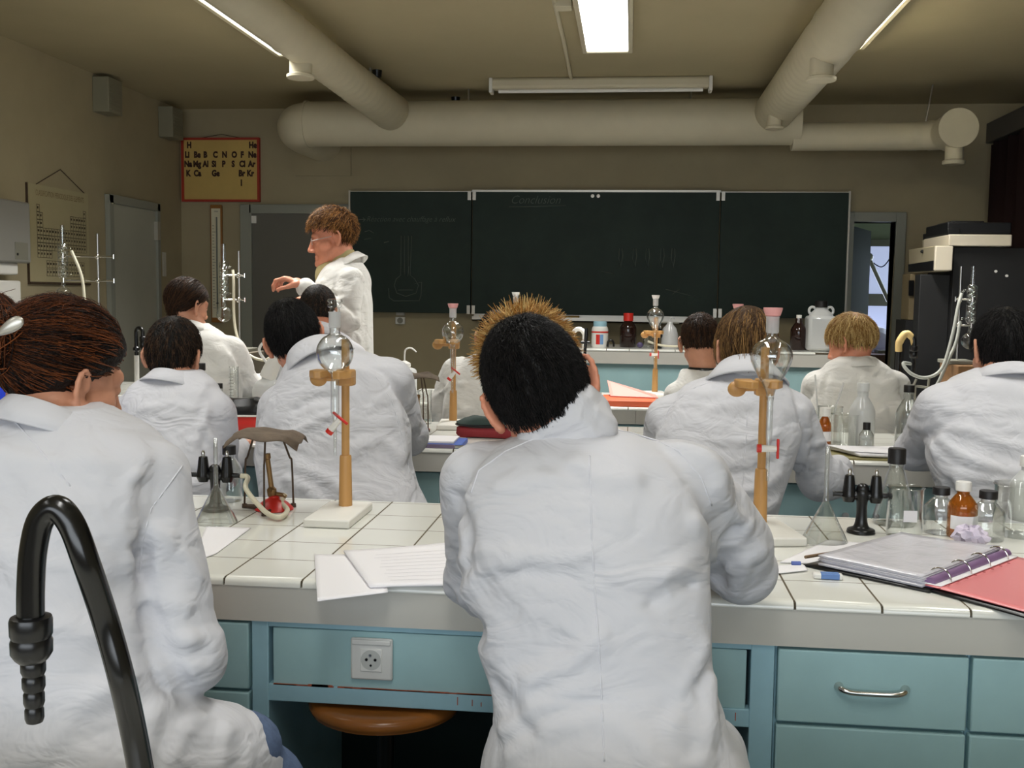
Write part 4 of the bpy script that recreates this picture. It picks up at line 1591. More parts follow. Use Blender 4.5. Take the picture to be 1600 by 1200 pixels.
def hair(parent, name, c, R, s, mats, n=1500, length=.04, side=.02, lift=.06, spike=None, g=.25, width=.0009,
         crown=(0, -.45, .89), seed=1, th_shift=0.0, toward=None, seg=4, jitter=.25, scale=(1, 1, 1), loc=(0, 0, 0), drop=0.0, base_in=.0, part=None, dz=0.0, th_z=None, only=None):
    r = np.random.default_rng(seed)
    SR = SR0 * np.array(scale)
    SC0 = SC00 + np.array((0, 0, dz))
    Rm = np.array(R)
    TH_Z = th_z or TH_Z0
    # cap under the strands
    nu, nv = 44, 30
    U = []
    for i in range(nv + 1):
        t = PI * i / nv
        for k in range(nu):
            a = 2 * PI * k / nu
            U.append((math.sin(t) * math.sin(a), math.sin(t) * math.cos(a), math.cos(t)))
    U = np.array(U)
    ok = U[:, 2] > np.interp(U[:, 1], TH_Y, TH_Z) + th_shift - .02
    if only:
        ok = U @ unit(np.array(only[0])) > only[1] + .1
    cp = SC0 + SR * U * (1.035)
    # the rim of the cap dips under the skin so that no edge stands off
    rim = np.interp(U[:, 2] - (np.interp(U[:, 1], TH_Y, TH_Z) + th_shift), [-.02, .12], [.955, 1.035])
    cp = SC0 + SR * U * rim[:, None]
    quads = []
    for i in range(nv):
        for k in range(nu):
            k2 = (k + 1) % nu
            q = (i * nu + k, i * nu + k2, (i + 1) * nu + k2, (i + 1) * nu + k)
            if ok[list(q)].all():
                quads.append(q)
    V = [cp]; Q = [np.array(quads, dtype=np.int32)]
    tone = [np.full(len(cp), .12)]
    MI = [np.zeros(len(quads), dtype=int)]
    # strands
    e = unit(r.normal(size=(n * 4, 3)))
    if only:
        e = unit(r.normal(size=(n * 14, 3)))
        e = e[e @ unit(np.array(only[0])) > only[1] + r.uniform(-.06, .06, len(e))]
    e = e[e[:, 2] > np.interp(e[:, 1], TH_Y, TH_Z) + th_shift + r.uniform(-.05, .05, len(e))][:n]
    n = len(e)
    K = seg
    crown = unit(np.array(crown))
    top = np.clip((e[:, 2] + .1) / .9, 0, 1)
    L = side + (length - side) * top
    L = L * r.uniform(.65, 1.25, n)
    p = SC0 + SR * e * (1.0 - base_in)
    P = [p]
    spk = np.zeros(n)
    if spike:
        spk = np.clip((e @ unit(np.array(spike[0]))) - spike[1], 0, 1) / (1 - spike[1])
        spk = np.clip(spk * 2.2, 0, 1)
        L = L * (1 + spk * spike[2])
    jit = r.normal(0, jitter, (n, 3))
    near_crown = np.clip((e @ crown - .8) / .2, 0, 1)[:, None]
    jit = jit * (1 + 5 * near_crown)
    clump = .35 * np.stack([np.sin(e[:, 0] * 19 + e[:, 1] * 7), np.sin(e[:, 1] * 17 + 1), np.sin(e[:, 2] * 15 + e[:, 0] * 9)], 1)
    for k in range(K):
        q = (p - SC0) / SR
        rad = np.linalg.norm(q, axis=1, keepdims=True)
        nrm = unit(q / SR)
        if toward is not None:
            t = np.array(toward) - p
        elif part is not None:
            t = q * (q @ crown)[:, None] - crown
            t = t + np.sign(q[:, :1] - part) * np.array([[.9, 0, 0]])
        else:
            t = q * (q @ crown)[:, None] - crown
        t = unit(t - nrm * (t * nrm).sum(1, keepdims=True))
        dn = np.array([[0, 0, -1.0]])
        dn = unit(dn - nrm * (dn * nrm).sum(1, keepdims=True) * (rad < 1.25))
        low = np.clip((-.05 - q[:, 2:3]) * 4, 0, 1)
        gg = np.clip(g + low * drop, 0, 1)
        d = unit(t * (1 - gg) + dn * gg + (jit + clump) * .35)
        d = unit(d * (1 - spk[:, None]) + (nrm * .95 + t * .25 + jit * .9) * spk[:, None])
        p = p + d * (L / K)[:, None]
        q = (p - SC0) / SR
        rad = np.linalg.norm(q, axis=1)
        tgt = 1 + lift * (k + 1) / K * r.uniform(.4, 1.3, n)
        push = rad < tgt
        follow = (rad > tgt) & (q[:, 2] > -.1) & (spk < .2) if toward is None else (rad > tgt)
        f = np.where(push | follow, tgt / rad, 1.0)
        p = SC0 + (p - SC0) * f[:, None]
        P.append(p)
    P = np.stack(P, 1)                       # n, K+1, 3
    T = unit(np.gradient(P, axis=1))
    nr = unit(P - SC0)
    S_ = unit(np.cross(T, nr))
    N_ = unit(np.cross(S_, T))
    w = width * np.linspace(1.0, .25, K + 1)[None, :, None] * r.uniform(.7, 1.4, n)[:, None, None]
    rings = np.stack([P + S_ * w, P + N_ * w * .8, P - S_ * w], 2)     # n,K+1,3,3
    base = len(cp)
    V.append(rings.reshape(-1, 3))
    ids = (base + np.arange(n * (K + 1) * 3)).reshape(n, K + 1, 3)
    qs = []; mis = []
    for k in range(K):
        for a in range(3):
            b = (a + 1) % 3
            qs.append(np.stack([ids[:, k, a], ids[:, k, b], ids[:, k + 1, b], ids[:, k + 1, a]], 1))
            mis.append(np.where((spk > .12) & (k >= (spike[3] if spike else 99)), 1, 0))
    Q.append(np.concatenate(qs)); MI.append(np.concatenate(mis))
    st = np.clip(r.normal(.42, .25, n) + .25 * np.sin(e[:, 0] * 23 + e[:, 1] * 11), 0, 1)
    tone.append(np.repeat(st, (K + 1) * 3))
    co = np.concatenate(V) * s
    co = co @ Rm.T + v3(c) - v3(loc)
    return raw_mesh(name, co, np.concatenate(Q), None, mats, parent, mi=np.concatenate(MI), attr=np.concatenate(tone))


def rot(yaw, pitch, roll):
    """degrees; yaw > 0 turns the face to the left, pitch < 0 bows it, roll > 0 drops the right ear"""
    return (Matrix.Rotation(math.radians(yaw), 3, 'Z') @ Matrix.Rotation(math.radians(pitch), 3, 'X') @ Matrix.Rotation(math.radians(roll), 3, 'Y'))


def head_into(v, c, R, s, neck, nr=.056):
    Rn = np.array(R)
    f = lambda *p: v3(c) + (Rn @ np.array(p)) * s
    v.ell(f(0, -.005, .045), np.array((.0735, .0945, .086)) * s, Rn, k=.01)
    v.ell(f(0, .034, -.03), np.array((.060, .060, .080)) * s, Rn, k=.03)
    for q in (-1, 1):
        v.cap(f(q * .050, .004, -.045), f(q * .014, .074, -.096), .018 * s, .019 * s, k=.025)
        v.cap(f(q * .040, .058, -.022), f(q * .055, .03, -.018), .016 * s, .012 * s, k=.02)   # cheekbone
    v.ell(f(0, .084, -.098), np.array((.02, .015, .016)) * s, Rn, k=.015)
    v.cap(f(-.03, .078, .024), f(.03, .078, .024), .013 * s, k=.018)
    for q in (-1, 1):
        v.ell(f(q * .031, .098, .004), np.array((.017, .013, .011)) * s, Rn, k=.012, carve=True)
        v.ell(f(q * .031, .0795, .003), np.array((.0125, .0125, .0115)) * s, Rn, k=.004)
    v.cap(f(0, .090, .010), f(0, .112, -.034), .007 * s, .0105 * s, k=.014)
    for q in (-1, 1):
        v.ell(f(q * .012, .100, -.039), np.array((.008, .010, .007)) * s, Rn, k=.008)
    v.cap(f(-.017, .0905, -.066), f(.017, .0905, -.066), .0055 * s, k=.008)
    v.cap(f(-.015, .0900, -.076), f(.015, .0900, -.076), .006 * s, k=.008)
    v.cap(f(-.02, .097, -.071), f(.02, .097, -.071), .002 * s, k=.004, carve=True)
    v.cap(f(0, -.022, -.035), neck, .054 * s, nr, k=.03)
    for q in (-1, 1):
        Re = np.array(Matrix(Rn.tolist()) @ Matrix.Rotation(q * math.radians(30), 3, 'Z') @ Matrix.Rotation(math.radians(-8), 3, 'X'))
        ec = f(q * .081, -.012, -.001)
        eu, eb = Re[:, 2], -Re[:, 1]          # up and backwards in the plane of the ear
        ep = lambda a, b: ec + (eb * a + eu * b) * s
        v.ell(ec, np.array((.0036, .0165, .028)) * s, Re, k=.006)
        rim = [(-.012, .004), (-.012, .018), (-.005, .029), (.007, .033), (.017, .026), (.021, .012), (.018, -.004), (.010, -.018), (.001, -.028), (-.007, -.031), (-.010, -.022)]
        off = Re[:, 0] * q * .004 * s
        for (a0, b0), (a1, b1) in zip(rim[:-1], rim[1:]):
            v.cap(ep(a0, b0) + off, ep(a1, b1) + off, .0046 * s, k=.003)
        v.ell(ep(-.004, -.026), np.array((.0045, .008, .009)) * s, Re, k=.006)


def hand_into(v, wpos, d, n, side, curl=(25, 35, 30), spread=.0, s=1.0, thumb=(.5, .75, .35), tcurl=.3):
    """five fingers: d along the hand, n out of the palm, side = +1/-1 chooses the thumb side"""
    d = unit(v3(d)); n = v3(n); n = unit(n - d * (n @ d)); t = np.cross(d, n) * side
    w = v3(wpos)
    K = []
    for i in range(4):
        o = (.030 - .0195 * i) * s
        K.append(w + d * (.088 - .004 * abs(i - 1)) * s + t * o)
        v.cap(w + d * .012 * s + t * o * .62, K[-1], .0135 * s, .0105 * s, k=.012)
    v.cap(w - d * .03 * s, w + d * .03 * s, .024 * s, .021 * s, k=.02)
    LEN = [(.040, .025, .021), (.045, .029, .022), (.041, .027, .022), (.033, .020, .019)]
    for i in range(4):
        p = K[i]
        ang = 0
        for j in range(3):
            ang += math.radians(curl[j] + (4 if i > 1 else 0))
            dd = d * math.cos(ang) + n * math.sin(ang) + t * spread * (1.5 - i) * .2
            q = p + unit(dd) * LEN[i][j] * s
            v.cap(p, q, (.0092 - .0008 * j) * s, (.0085 - .0008 * j) * s, k=.004)
            p = q
    p = w + d * .02 * s + t * .024 * s
    dd = unit(d * thumb[0] + t * thumb[1] + n * thumb[2])
    q = p + dd * .042 * s
    v.cap(p, q, .0135 * s, .011 * s, k=.012)
    dd2 = unit(dd * (1 - tcurl) + d * tcurl + n * tcurl * .5)
    q2 = q + dd2 * .032 * s
    v.cap(q, q2, .0105 * s, .009 * s, k=.004)
    v.cap(q2, q2 + unit(dd2 + n * .2) * .022 * s, .0092 * s, .0075 * s, k=.004)


def collar_mesh(parent, c, rx, ry, tilt, m, loc, hgt=1.0, open_=35, yaw=0.0, flare=1.0):
    prof = [(.002, -.03), (.001, .034), (.006, .042), (.014, .041), (.030 * flare, .012), (.045 * flare, -.012), (.043 * flare, -.017), (.028 * flare, .004), (.011, .033), (.006, .034), (.006, -.03)]
    Rm = Matrix.Rotation(math.radians(yaw), 3, 'Z') @ tilt
    n = 40
    V, F = [], []
    np_ = len(prof)
    for i in range(n + 1):
        a = math.radians(open_ + (360 - 2 * open_) * i / n)        # 0 = front (+y)
        back = .5 - .5 * math.cos(a)
        for (r_, z_) in prof:
            zz = z_ * hgt * (.62 + .38 * back) - .028 * (1 - back)
            q = Vector(((rx + r_) * math.sin(a), (ry + r_) * math.cos(a), zz))
            V.append(Vector(c) + Rm @ q)
    for i in range(n):
        for k in range(np_):
            k2 = (k + 1) % np_
            F.append((i * np_ + k, i * np_ + k2, (i + 1) * np_ + k2, (i + 1) * np_ + k))
    F.append(tuple(range(np_))); F.append(tuple(reversed(range(n * np_, (n + 1) * np_))))
    o = MB().add([v - Vector(loc) for v in V], F).build('collar', m, parent, sharp=0)
    return o


def pts3(seq):
    return [at(*p) for p in seq]


def person(P):
    h = P.get('h', .006); hc = P.get('hc', .008)
    s = P.get('s', 1.0)
    c = at(*P['ear'])
    R = rot(*P['rot'])
    N = at(*P['neck'])
    rows = []
    for (py, xl, xr, Y, b) in P['rows']:
        pl, pr = at(xl, py, Y), at(xr, py, Y)
        rows.append(((pl.z + pr.z) / 2, pl.x, pr.x, Y, b))
    arms = [[at(*q) for q in A[:3]] + list(A[3:]) for A in P['arms']]
    seat = P.get('seat', .64)
    last = rows[-1]
    stand = P.get('stand')
    if not stand and last[0] > seat - .05:
        rows.append((seat - .1, last[1] - .01, last[2] + .01, last[3], last[4] + .02))
    cxp = (rows[-1][1] + rows[-1][2]) / 2; cyp = rows[-1][3]
    base = Vector((cxp, cyp, 0.0))
    wide = .9 * (rows[-1][2] - rows[-1][1]) / 2
    wide = min(wide, .17)
    face = P.get('legyaw', 0.0)
    fd = Vector((-math.sin(math.radians(face)), math.cos(math.radians(face)), 0)); sd = Vector((fd.y, -fd.x, 0))
    legs = []
    kn = P.get('knee', .25)
    for q in (-1, 1):
        hip = Vector((cxp, cyp, seat + .075)) + sd * q * .09
        if stand:
            hip.z = .9
            knee = Vector((hip.x, hip.y, .48)) + fd * .02
            foot = Vector((hip.x, hip.y, .07))
        else:
            knee = hip + fd * kn + sd * q * .05; knee.z = seat + .055
            foot = Vector((knee.x, knee.y, 0.09)) - fd * .04
        legs.append((hip, knee, foot, fd))
    # --- the body, one surface
    allp = [c + Vector((0, 0, .17)), c - Vector((.15, .15, 0)), c + Vector((.15, .15, 0)), N] + [p for A in arms for p in A[:3]] + [p for l in legs for p in l[:2]]
    allp += [A[2] + (A[2] - A[1]).normalized() * .22 for A in arms]
    lo = np.array([min(p[i] for p in allp) for i in range(3)]) - .09
    hi = np.array([max(p[i] for p in allp) for i in range(3)]) + .09
    lo[0] = min(lo[0], min(r_[1] for r_ in rows)); hi[0] = max(hi[0], max(r_[2] for r_ in rows))
    lo[2] = .02 if stand else min(lo[2], seat - .06)
    if not stand:
        lo[2] = max(lo[2], seat - .08)
    v = Vol(lo, hi, h)
    inner = [(z, xl, xr, y, b) for (z, xl, xr, y, b) in rows if z < N.z + .02]
    v.loft(inner, shrink=.042)
    for A in arms:
        S, E, Wr = A[:3]
        v.cap(S, E, A[3] * .62, A[4] * .56, k=.03)
        v.cap(E, Wr, A[4] * .58, .026, k=.02)
    for (hip, knee, foot, f_) in legs:
        v.cap(hip, knee, .078, .055, k=.03)
        if stand:
            v.cap(knee, foot, .052, .04, k=.02)
    head_into(v, c, R, s, N, P.get('neckr', .056))
    for A in arms:
        d = (A[2] - A[1]).normalized()
        hs = P.get('hand', {})
        hand_into(v, A[2] + d * .02, hs.get('d', d), hs.get('n', (0, 0, -1)), hs.get('side', 1 if A is arms[0] else -1) if len(arms) > 1 else hs.get('side', 1),
                  hs.get('curl', (22, 34, 26)), s=hs.get('s', .92), thumb=hs.get('thumb', (.5, .75, .35)))
    body = v.mesh('person', P.get('skin', M['skin']), None, base)
    body.location = base
    tag(body, P['label'], 'person', P.get('group'))
    # --- the lab coat
    cm = P.get('coat', M['coat'])
    allp = [p for A in arms for p in A[:3]] + [N]
    for e in P.get('extra', []):
        allp += [at(*e[0]), at(*e[1])]
    lo = np.array([min(p[i] for p in allp) for i in range(3)]) - .1
    hi = np.array([max(p[i] for p in allp) for i in range(3)]) + .1
    lo[0] = min(lo[0], min(r_[1] for r_ in rows) - .05); hi[0] = max(hi[0], max(r_[2] for r_ in rows) + .05)
    lo[1] = min(lo[1], min(r_[3] - r_[4] for r_ in rows) - .05); hi[1] = max(hi[1], max(r_[3] + r_[4] for r_ in rows) + .05)
    lo[2] = rows[-1][0] - .04; hi[2] = max(hi[2], rows[0][0] + .05)
    w = Vol(lo, hi, hc)
    w.loft(rows)
    for A in arms:
        S, E, Wr = A[:3]
        w.cap(S, E, A[3], A[4], k=P.get('armk', .045))
        w.cap(E, Wr, A[4], A[5], k=.02)
    for (hip, knee, foot, f_) in legs:
        if not stand:
            w.cap(hip, hip.lerp(knee, P.get('skirt', .75)), .095, .08, k=.05)
    for e in P.get('extra', []):
        w.cap(at(*e[0]), at(*e[1]), e[2], e[3], k=e[4] if len(e) > 4 else .04)
    for e in P.get('carve', []):
        w.cap(at(*e[0]), at(*e[1]), e[2], e[3], k=.01, carve=True)
    w.wrinkle(P.get('wr', .0022), P.get('seed', 1))
    for A in arms:                     # cloth bunches inside the elbow
        E = v3(A[1]); S = v3(A[0]); Wv = v3(A[2])
        ax = unit(np.cross(S - E, Wv - E) + 1e-5)
        for k_, o in enumerate((-.05, -.02, .015, .045)):
            m_ = E + unit(S - E) * max(-o, 0) * 1.3 + unit(Wv - E) * max(o, 0) * 1.3
            ring = [m_ + A[4] * (math.cos(t) * ax + math.sin(t) * np.cross(ax, unit(S - E) if o < 0 else unit(Wv - E))) for t in np.linspace(0, 6.28, 13)]
            w.ridge(ring, .004 if k_ % 2 else -.003, .012)
    for (seq, amp, wd) in P.get('folds', []):
        q = [w.hit(px, py) for px, py in seq]
        q = [x for x in q if x is not None]
        if len(q) > 1:
            w.ridge(smooth_path(q, 4) if len(q) > 2 else q, amp * 1.8, wd)
    coat = w.mesh('lab_coat', cm, body, base)
    for A in arms:                                     # sleeve hems
        d = (A[2] - A[1]).normalized()
        e0 = A[2] + d * A[5] * .55
    # seams lie on the finished cloth
    for seq in P.get('seams', []):
        dense = []
        for (a0, b0), (a1, b1) in zip(seq[:-1], seq[1:]):
            m_ = max(2, int(math.hypot(a1 - a0, b1 - b0) / 5))
            dense += [(a0 + (a1 - a0) * j / m_, b0 + (b1 - b0) * j / m_) for j in range(m_)]
        q = [w.hit(px, py) for px, py in dense + [seq[-1]]]
        q = [x for x in q if x is not None]
        if len(q) > 2:
            MB().tube([p - base + (Vector((0, 0, CAMZ)) - p).normalized() * .0008 for p in q], P.get('seamr', .0015), 6).build('seam', M['seam'], coat, sharp=0)
    if 'collar' in P:
        k = P['collar']
        collar_mesh(coat, at(*k['c']), k.get('rx', .066), k.get('ry', .07), rot(0, k.get('pitch', -12), k.get('roll', 0)), cm, base, k.get('h', 1.0), k.get('open', 35), k.get('yaw', 0), k.get('flare', 1.0))
    # --- trousers and shoes
    tv = Vol(np.array([min(p[i] for l in legs for p in l[:3]) for i in range(3)]) - .13,
             np.array([max(p[i] for l in legs for p in l[:3]) for i in range(3)]) + .13, .012)
    for (hip, knee, foot, f_) in legs:
        tv.cap(hip, knee, .088, .066, k=.02)
        tv.cap(knee, foot, .064, .05, k=.02)
    if 'jeans' in P:
        for e in P['jeans']:
            tv.cap(at(*e[0]), at(*e[1]), e[2], e[3], k=.03)
    tv.mesh('trousers', P.get('trouser', M['trouser']), body, base)
    for (hip, knee, foot, f_) in legs:
        sv = Vol(v3(foot) - np.array((.2, .2, .12)), v3(foot) + np.array((.2, .24, .1)), .008)
        a = foot + Vector((0, 0, -.045)) - f_ * .03
        sv.cap(a, a + f_ * .18, .042, .036, k=.01)
        sv.cap(a, foot + Vector((0, 0, .0)), .042, .045, k=.03)
        sv.F = np.maximum(sv.F, (.004 - sv.ax[2])[None, None, :])
        sv.mesh('shoe', M['shoe'], body, base)
    # --- hair
    for H in P['hair']:
        H = dict(H)
        nm = H.pop('name', 'hair')
        hair(body, nm, c, R, s, loc=base, **H)
    if not stand and P.get('stool', True):
        stool(P['slabel'], (cxp, cyp, 0), seat - .015)
    return body, coat, base, c, R, w


STOOL = []


def stool(label, loc, zs=.62, rz=0.0, group='round wooden stools'):
    t = thing('stool', label, 'stool', loc, rz, group)
    MB().lathe(smooth_prof([(0, zs - .032), (.13, zs - .032), (.15, zs - .024), (.153, zs - .012), (.145, zs - .002), (.12, zs), (0, zs - .006)], 4), 40).build('seat', M['stoolwood'], t)
    MB().cyl((0, 0, .3), (0, 0, zs - .03), .017).build('column', M['black'], t)
    MB().lathe([(0, zs - .045), (.07, zs - .045), (.07, zs - .032), (0, zs - .032)], 24).build('seat_plate', M['black'], t)
    for k in range(4):
        a = PI / 4 + k * PI / 2
        c_, s_ = math.cos(a), math.sin(a)
        MB().tube(smooth_path([(.015 * c_, .015 * s_, .42), (.06 * c_, .06 * s_, .34), (.16 * c_, .16 * s_, .08), (.18 * c_, .18 * s_, .012)], 4), .011, 10).build('leg', M['black'], t)
    MB().tube([(.145 * math.cos(2 * PI * i / 28), .145 * math.sin(2 * PI * i / 28), .14) for i in range(29)], .007, 8).build('foot_ring', M['black'], t)
    return t

HM_black = hair_mat('black hair', lin(10, 9, 9), lin(34, 30, 30))
HM_dkbrown = hair_mat('dark brown hair', lin(18, 14, 11), lin(88, 64, 46))
HM_brown = hair_mat('brown hair', lin(34, 22, 15), lin(92, 62, 40))
HM_auburn = hair_mat('auburn hair', lin(20, 12, 9), lin(136, 74, 36))
HM_ltbrown = hair_mat('light brown hair', lin(64, 44, 26), lin(160, 122, 74))
HM_blond = hair_mat('blond hair', lin(140, 100, 48), lin(240, 210, 146))
HM_tip = hair_mat('bleached tips', lin(186, 132, 66), lin(246, 212, 142))
HM_teacher = hair_mat('chestnut hair', lin(70, 42, 20), lin(196, 140, 78))

# 1 --- man in the centre, bent over the bench
PC = dict(label='person in white lab coat with bleached hair tips, bent over the nearest bench', h=.0045, hc=.0045, s=1.0,
    ear=(846, 618, 1.70), rot=(3, -22, -24), neck=(884, 690, 1.70), neckr=.056, skin=M['skin2'],
    rows=[(655, 850, 930, 1.71, .055), (672, 822, 965, 1.70, .075), (686, 795, 1025, 1.69, .095), (702, 762, 1062, 1.68, .11), (728, 735, 1085, 1.67, .12), (770, 722, 1098, 1.65, .128),
          (830, 716, 1106, 1.63, .132), (900, 724, 1110, 1.61, .13), (960, 738, 1112, 1.59, .125), (1020, 750, 1112, 1.57, .12), (1075, 764, 1120, 1.55, .122),
          (1125, 772, 1140, 1.53, .135), (1165, 762, 1156, 1.52, .15), (1205, 750, 1166, 1.51, .15), (1290, 742, 1184, 1.5, .16)],
    arms=[((1072, 752, 1.70), (1160, 890, 1.84), (1075, 850, 2.12), .064, .056, .043), ((748, 752, 1.70), (744, 915, 1.82), (800, 850, 2.10), .058, .053, .043)],
    extra=[((1120, 800, 1.76), (1150, 850, 1.80), .052, .058, .03)],
    skirt=.9, seed=3, wr=.0012, seat=.63, knee=.22, slabel='wooden stool under the person bent over the nearest bench',
    seams=[[(921, 712), (923, 780), (925, 850), (930, 930), (936, 1010), (940, 1090), (944, 1190)],
           [(960, 672), (1010, 680), (1060, 705), (1095, 745), (1112, 790)], [(838, 684), (790, 705), (748, 735), (736, 770)]],
    folds=[([(760, 1100), (830, 1060), (900, 1030), (938, 1000)], .005, .016), ([(790, 1140), (850, 1100), (925, 1070)], .006, .014), ([(775, 1075), (800, 1110), (830, 1150)], -.006, .014),
           ([(800, 1180), (860, 1140), (930, 1120)], .005, .014),
           ([(720, 880), (760, 862), (850, 872), (920, 868)], .004, .011), ([(740, 905), (800, 892), (900, 905)], -.003, .012), ([(730, 925), (760, 890), (800, 880)], .008, .014),
           ([(700, 930), (720, 960), (745, 985)], -.012, .016),
           ([(1110, 870), (1060, 890), (1020, 905), (960, 900)], .006, .013), ([(1115, 905), (1070, 915), (1020, 940)], -.004, .013), ([(1085, 820), (1110, 860), (1130, 890)], .007, .014),
           ([(1150, 830), (1130, 860), (1122, 905)], -.012, .014), ([(1190, 860), (1165, 880), (1150, 925)], .006, .012), ([(1170, 820), (1145, 840), (1130, 850)], .007, .011),
           ([(1120, 760), (1140, 790), (1160, 820)], .006, .012), ([(1060, 700), (1100, 712), (1125, 745)], .008, .016),
           ([(1050, 1130), (1080, 1060), (1100, 1010)], .004, .016), ([(1040, 1110), (1075, 1090), (1110, 1040)], -.004, .012), ([(1100, 1190), (1110, 1120), (1108, 1060)], .005, .015),
           ([(900, 720), (930, 745), (990, 750)], .004, .014), ([(850, 730), (900, 740), (915, 760)], -.003, .012), ([(780, 760), (850, 745), (900, 725)], .003, .016),
           ([(715, 780), (730, 830), (728, 880)], -.005, .014), ([(960, 1130), (1000, 1160), (1030, 1200)], .004, .018)],
    hair=[dict(mats=[HM_black, HM_tip], n=9500, length=.036, side=.026, lift=.09, g=.35, width=.001, seed=11, seg=5, jitter=.3, th_z=[-1.0, -.98, -.88, -.20, .0, .15, .42, .5, .52], dz=-.018, scale=(1.02, 1.03, 1.17)),
          dict(name='bleached_fringe', mats=[HM_tip, HM_tip], n=6500, length=.028, side=.024, lift=.1, spike=((0, .80, .60), .30, .25, 0), only=((.22, .86, .46), .52), g=.1, width=.0014, seed=12, seg=5, jitter=.4, th_shift=.0, scale=(1.06, 1.05, 1.08))])

# 2 --- woman at the left, hair pinned up
PL = dict(label='person in white lab coat with auburn hair pinned up by a silver clip, at left', h=.0045, hc=.005, s=1.0,
    ear=(94, 600, 1.66), rot=(-30, -10, 5), neck=(95, 672, 1.60), neckr=.052,
    rows=[(632, 30, 165, 1.60, .06), (650, 5, 195, 1.59, .08), (668, -40, 228, 1.58, .1), (700, -80, 258, 1.56, .115), (760, -100, 258, 1.54, .12), (830, -105, 240, 1.52, .12),
          (910, -100, 228, 1.50, .12), (1000, -95, 240, 1.48, .125), (1070, -95, 270, 1.47, .14), (1130, -95, 300, 1.46, .16), (1200, -95, 330, 1.46, .18)],
    arms=[((238, 748, 1.58), (286, 1030, 1.52), (262, 1010, 1.70), .056, .062, .042), ((-70, 760, 1.58), (-130, 1000, 1.6), (-60, 960, 1.68), .056, .058, .042)],
    extra=[((180, 1195, 1.46), (352, 1222, 1.56), .12, .088, .05)], jeans=[((300, 1226, 1.54), (406, 1240, 1.58), .078, .072), ((406, 1240, 1.58), (420, 1500, 1.60), .068, .055)],
    trouser=M['jeans'], skirt=.9, seed=8, wr=.0024, armk=.02, seat=.66, legyaw=-32, knee=.20, slabel='wooden stool under the person with auburn hair',
    seams=[[(285, 728), (262, 760), (236, 795), (222, 850), (218, 905)], [(20, 655), (60, 700), (110, 760)]],
    folds=[([(212, 748), (208, 790), (214, 840)], .008, .012), ([(226, 760), (224, 810), (222, 860)], -.010, .012), ([(200, 875), (208, 905), (222, 940)], .008, .012), ([(222, 870), (222, 900), (228, 935), (234, 965)], -.015, .012), ([(222, 900), (214, 830), (214, 760)], -.008, .010),
           ([(232, 950), (260, 1020), (292, 1080)], -.012, .014), ([(240, 830), (280, 860), (310, 900)], .004, .012), ([(330, 900), (290, 950), (240, 940)], .005, .012), ([(250, 990), (300, 1000), (340, 970)], .005, .013),
           ([(320, 1020), (280, 1020), (250, 1010)], -.004, .012), ([(0, 700), (60, 720), (140, 715)], .003, .014), ([(10, 1010), (70, 980), (140, 990)], .004, .016), ([(60, 1180), (130, 1110), (200, 1060)], .005, .018),
           ([(210, 1190), (240, 1120), (282, 1085)], .007, .016), ([(260, 1200), (290, 1140), (310, 1120)], .006, .013), ([(340, 1200), (350, 1160), (356, 1140)], .006, .012), ([(385, 1200), (388, 1170)], .005, .01),
           ([(0, 860), (80, 880), (150, 900)], .003, .016), ([(110, 830), (150, 870), (190, 890)], .003, .013)],
    collar=dict(c=(92, 662, 1.60), rx=.066, ry=.074, pitch=-16, yaw=-18, roll=4, h=.75),
    hair=[dict(mats=[HM_auburn], n=5200, length=.17, side=.14, lift=.13, toward=(-.01, -.125, .055), g=0, width=.0011, seed=21, seg=8, jitter=.2, scale=(1.07, 1.08, 1.06), th_z=[-1.0, -.95, -.8, -.42, -.32, -.12, .02, .2, .3])])

# 3 --- short dark hair, left, second row of seats
P3 = dict(label='person in white lab coat with short dark brown hair, behind the auburn haired person', h=.006, hc=.007,
    ear=(271, 561, 3.22), rot=(0, -6, 3), neck=(276, 600, 3.18),
    rows=[(578, 244, 312, 3.18, .06), (592, 222, 330, 3.17, .08), (608, 202, 344, 3.16, .1), (630, 192, 350, 3.15, .115), (680, 188, 350, 3.12, .125), (740, 188, 346, 3.08, .125), (800, 186, 350, 3.05, .13), (900, 180, 356, 3.03, .15)],
    arms=[((336, 648, 3.16), (344, 742, 3.20), (372, 700, 3.55), .058, .056, .042), ((205, 648, 3.16), (190, 740, 3.2), (220, 700, 3.55), .055, .052, .042)],
    seed=5, wr=.0024, slabel='wooden stool under the person with short dark brown hair',
    folds=[([(322, 640), (314, 665), (308, 690)], .010, .014), ([(318, 690), (312, 650)], -.006, .01), ([(330, 690), (318, 665)], .008, .012), ([(300, 690), (306, 720), (322, 735)], .006, .014), ([(220, 640), (260, 632), (300, 640)], .003, .014), ([(270, 760), (310, 755), (340, 735)], .007, .014)],
    collar=dict(c=(275, 597, 3.18), rx=.064, ry=.068, pitch=-14, roll=6, h=.75), seams=[[(240, 602), (222, 625), (210, 650)]],
    hair=[dict(mats=[HM_dkbrown], n=3000, length=.05, side=.028, lift=.08, g=.35, width=.0016, seed=31, dz=-.012, scale=(1.02, 1.02, 1.12), th_z=[-1.0, -.98, -.86, -.25, -.05, .12, .42, .5, .52])])

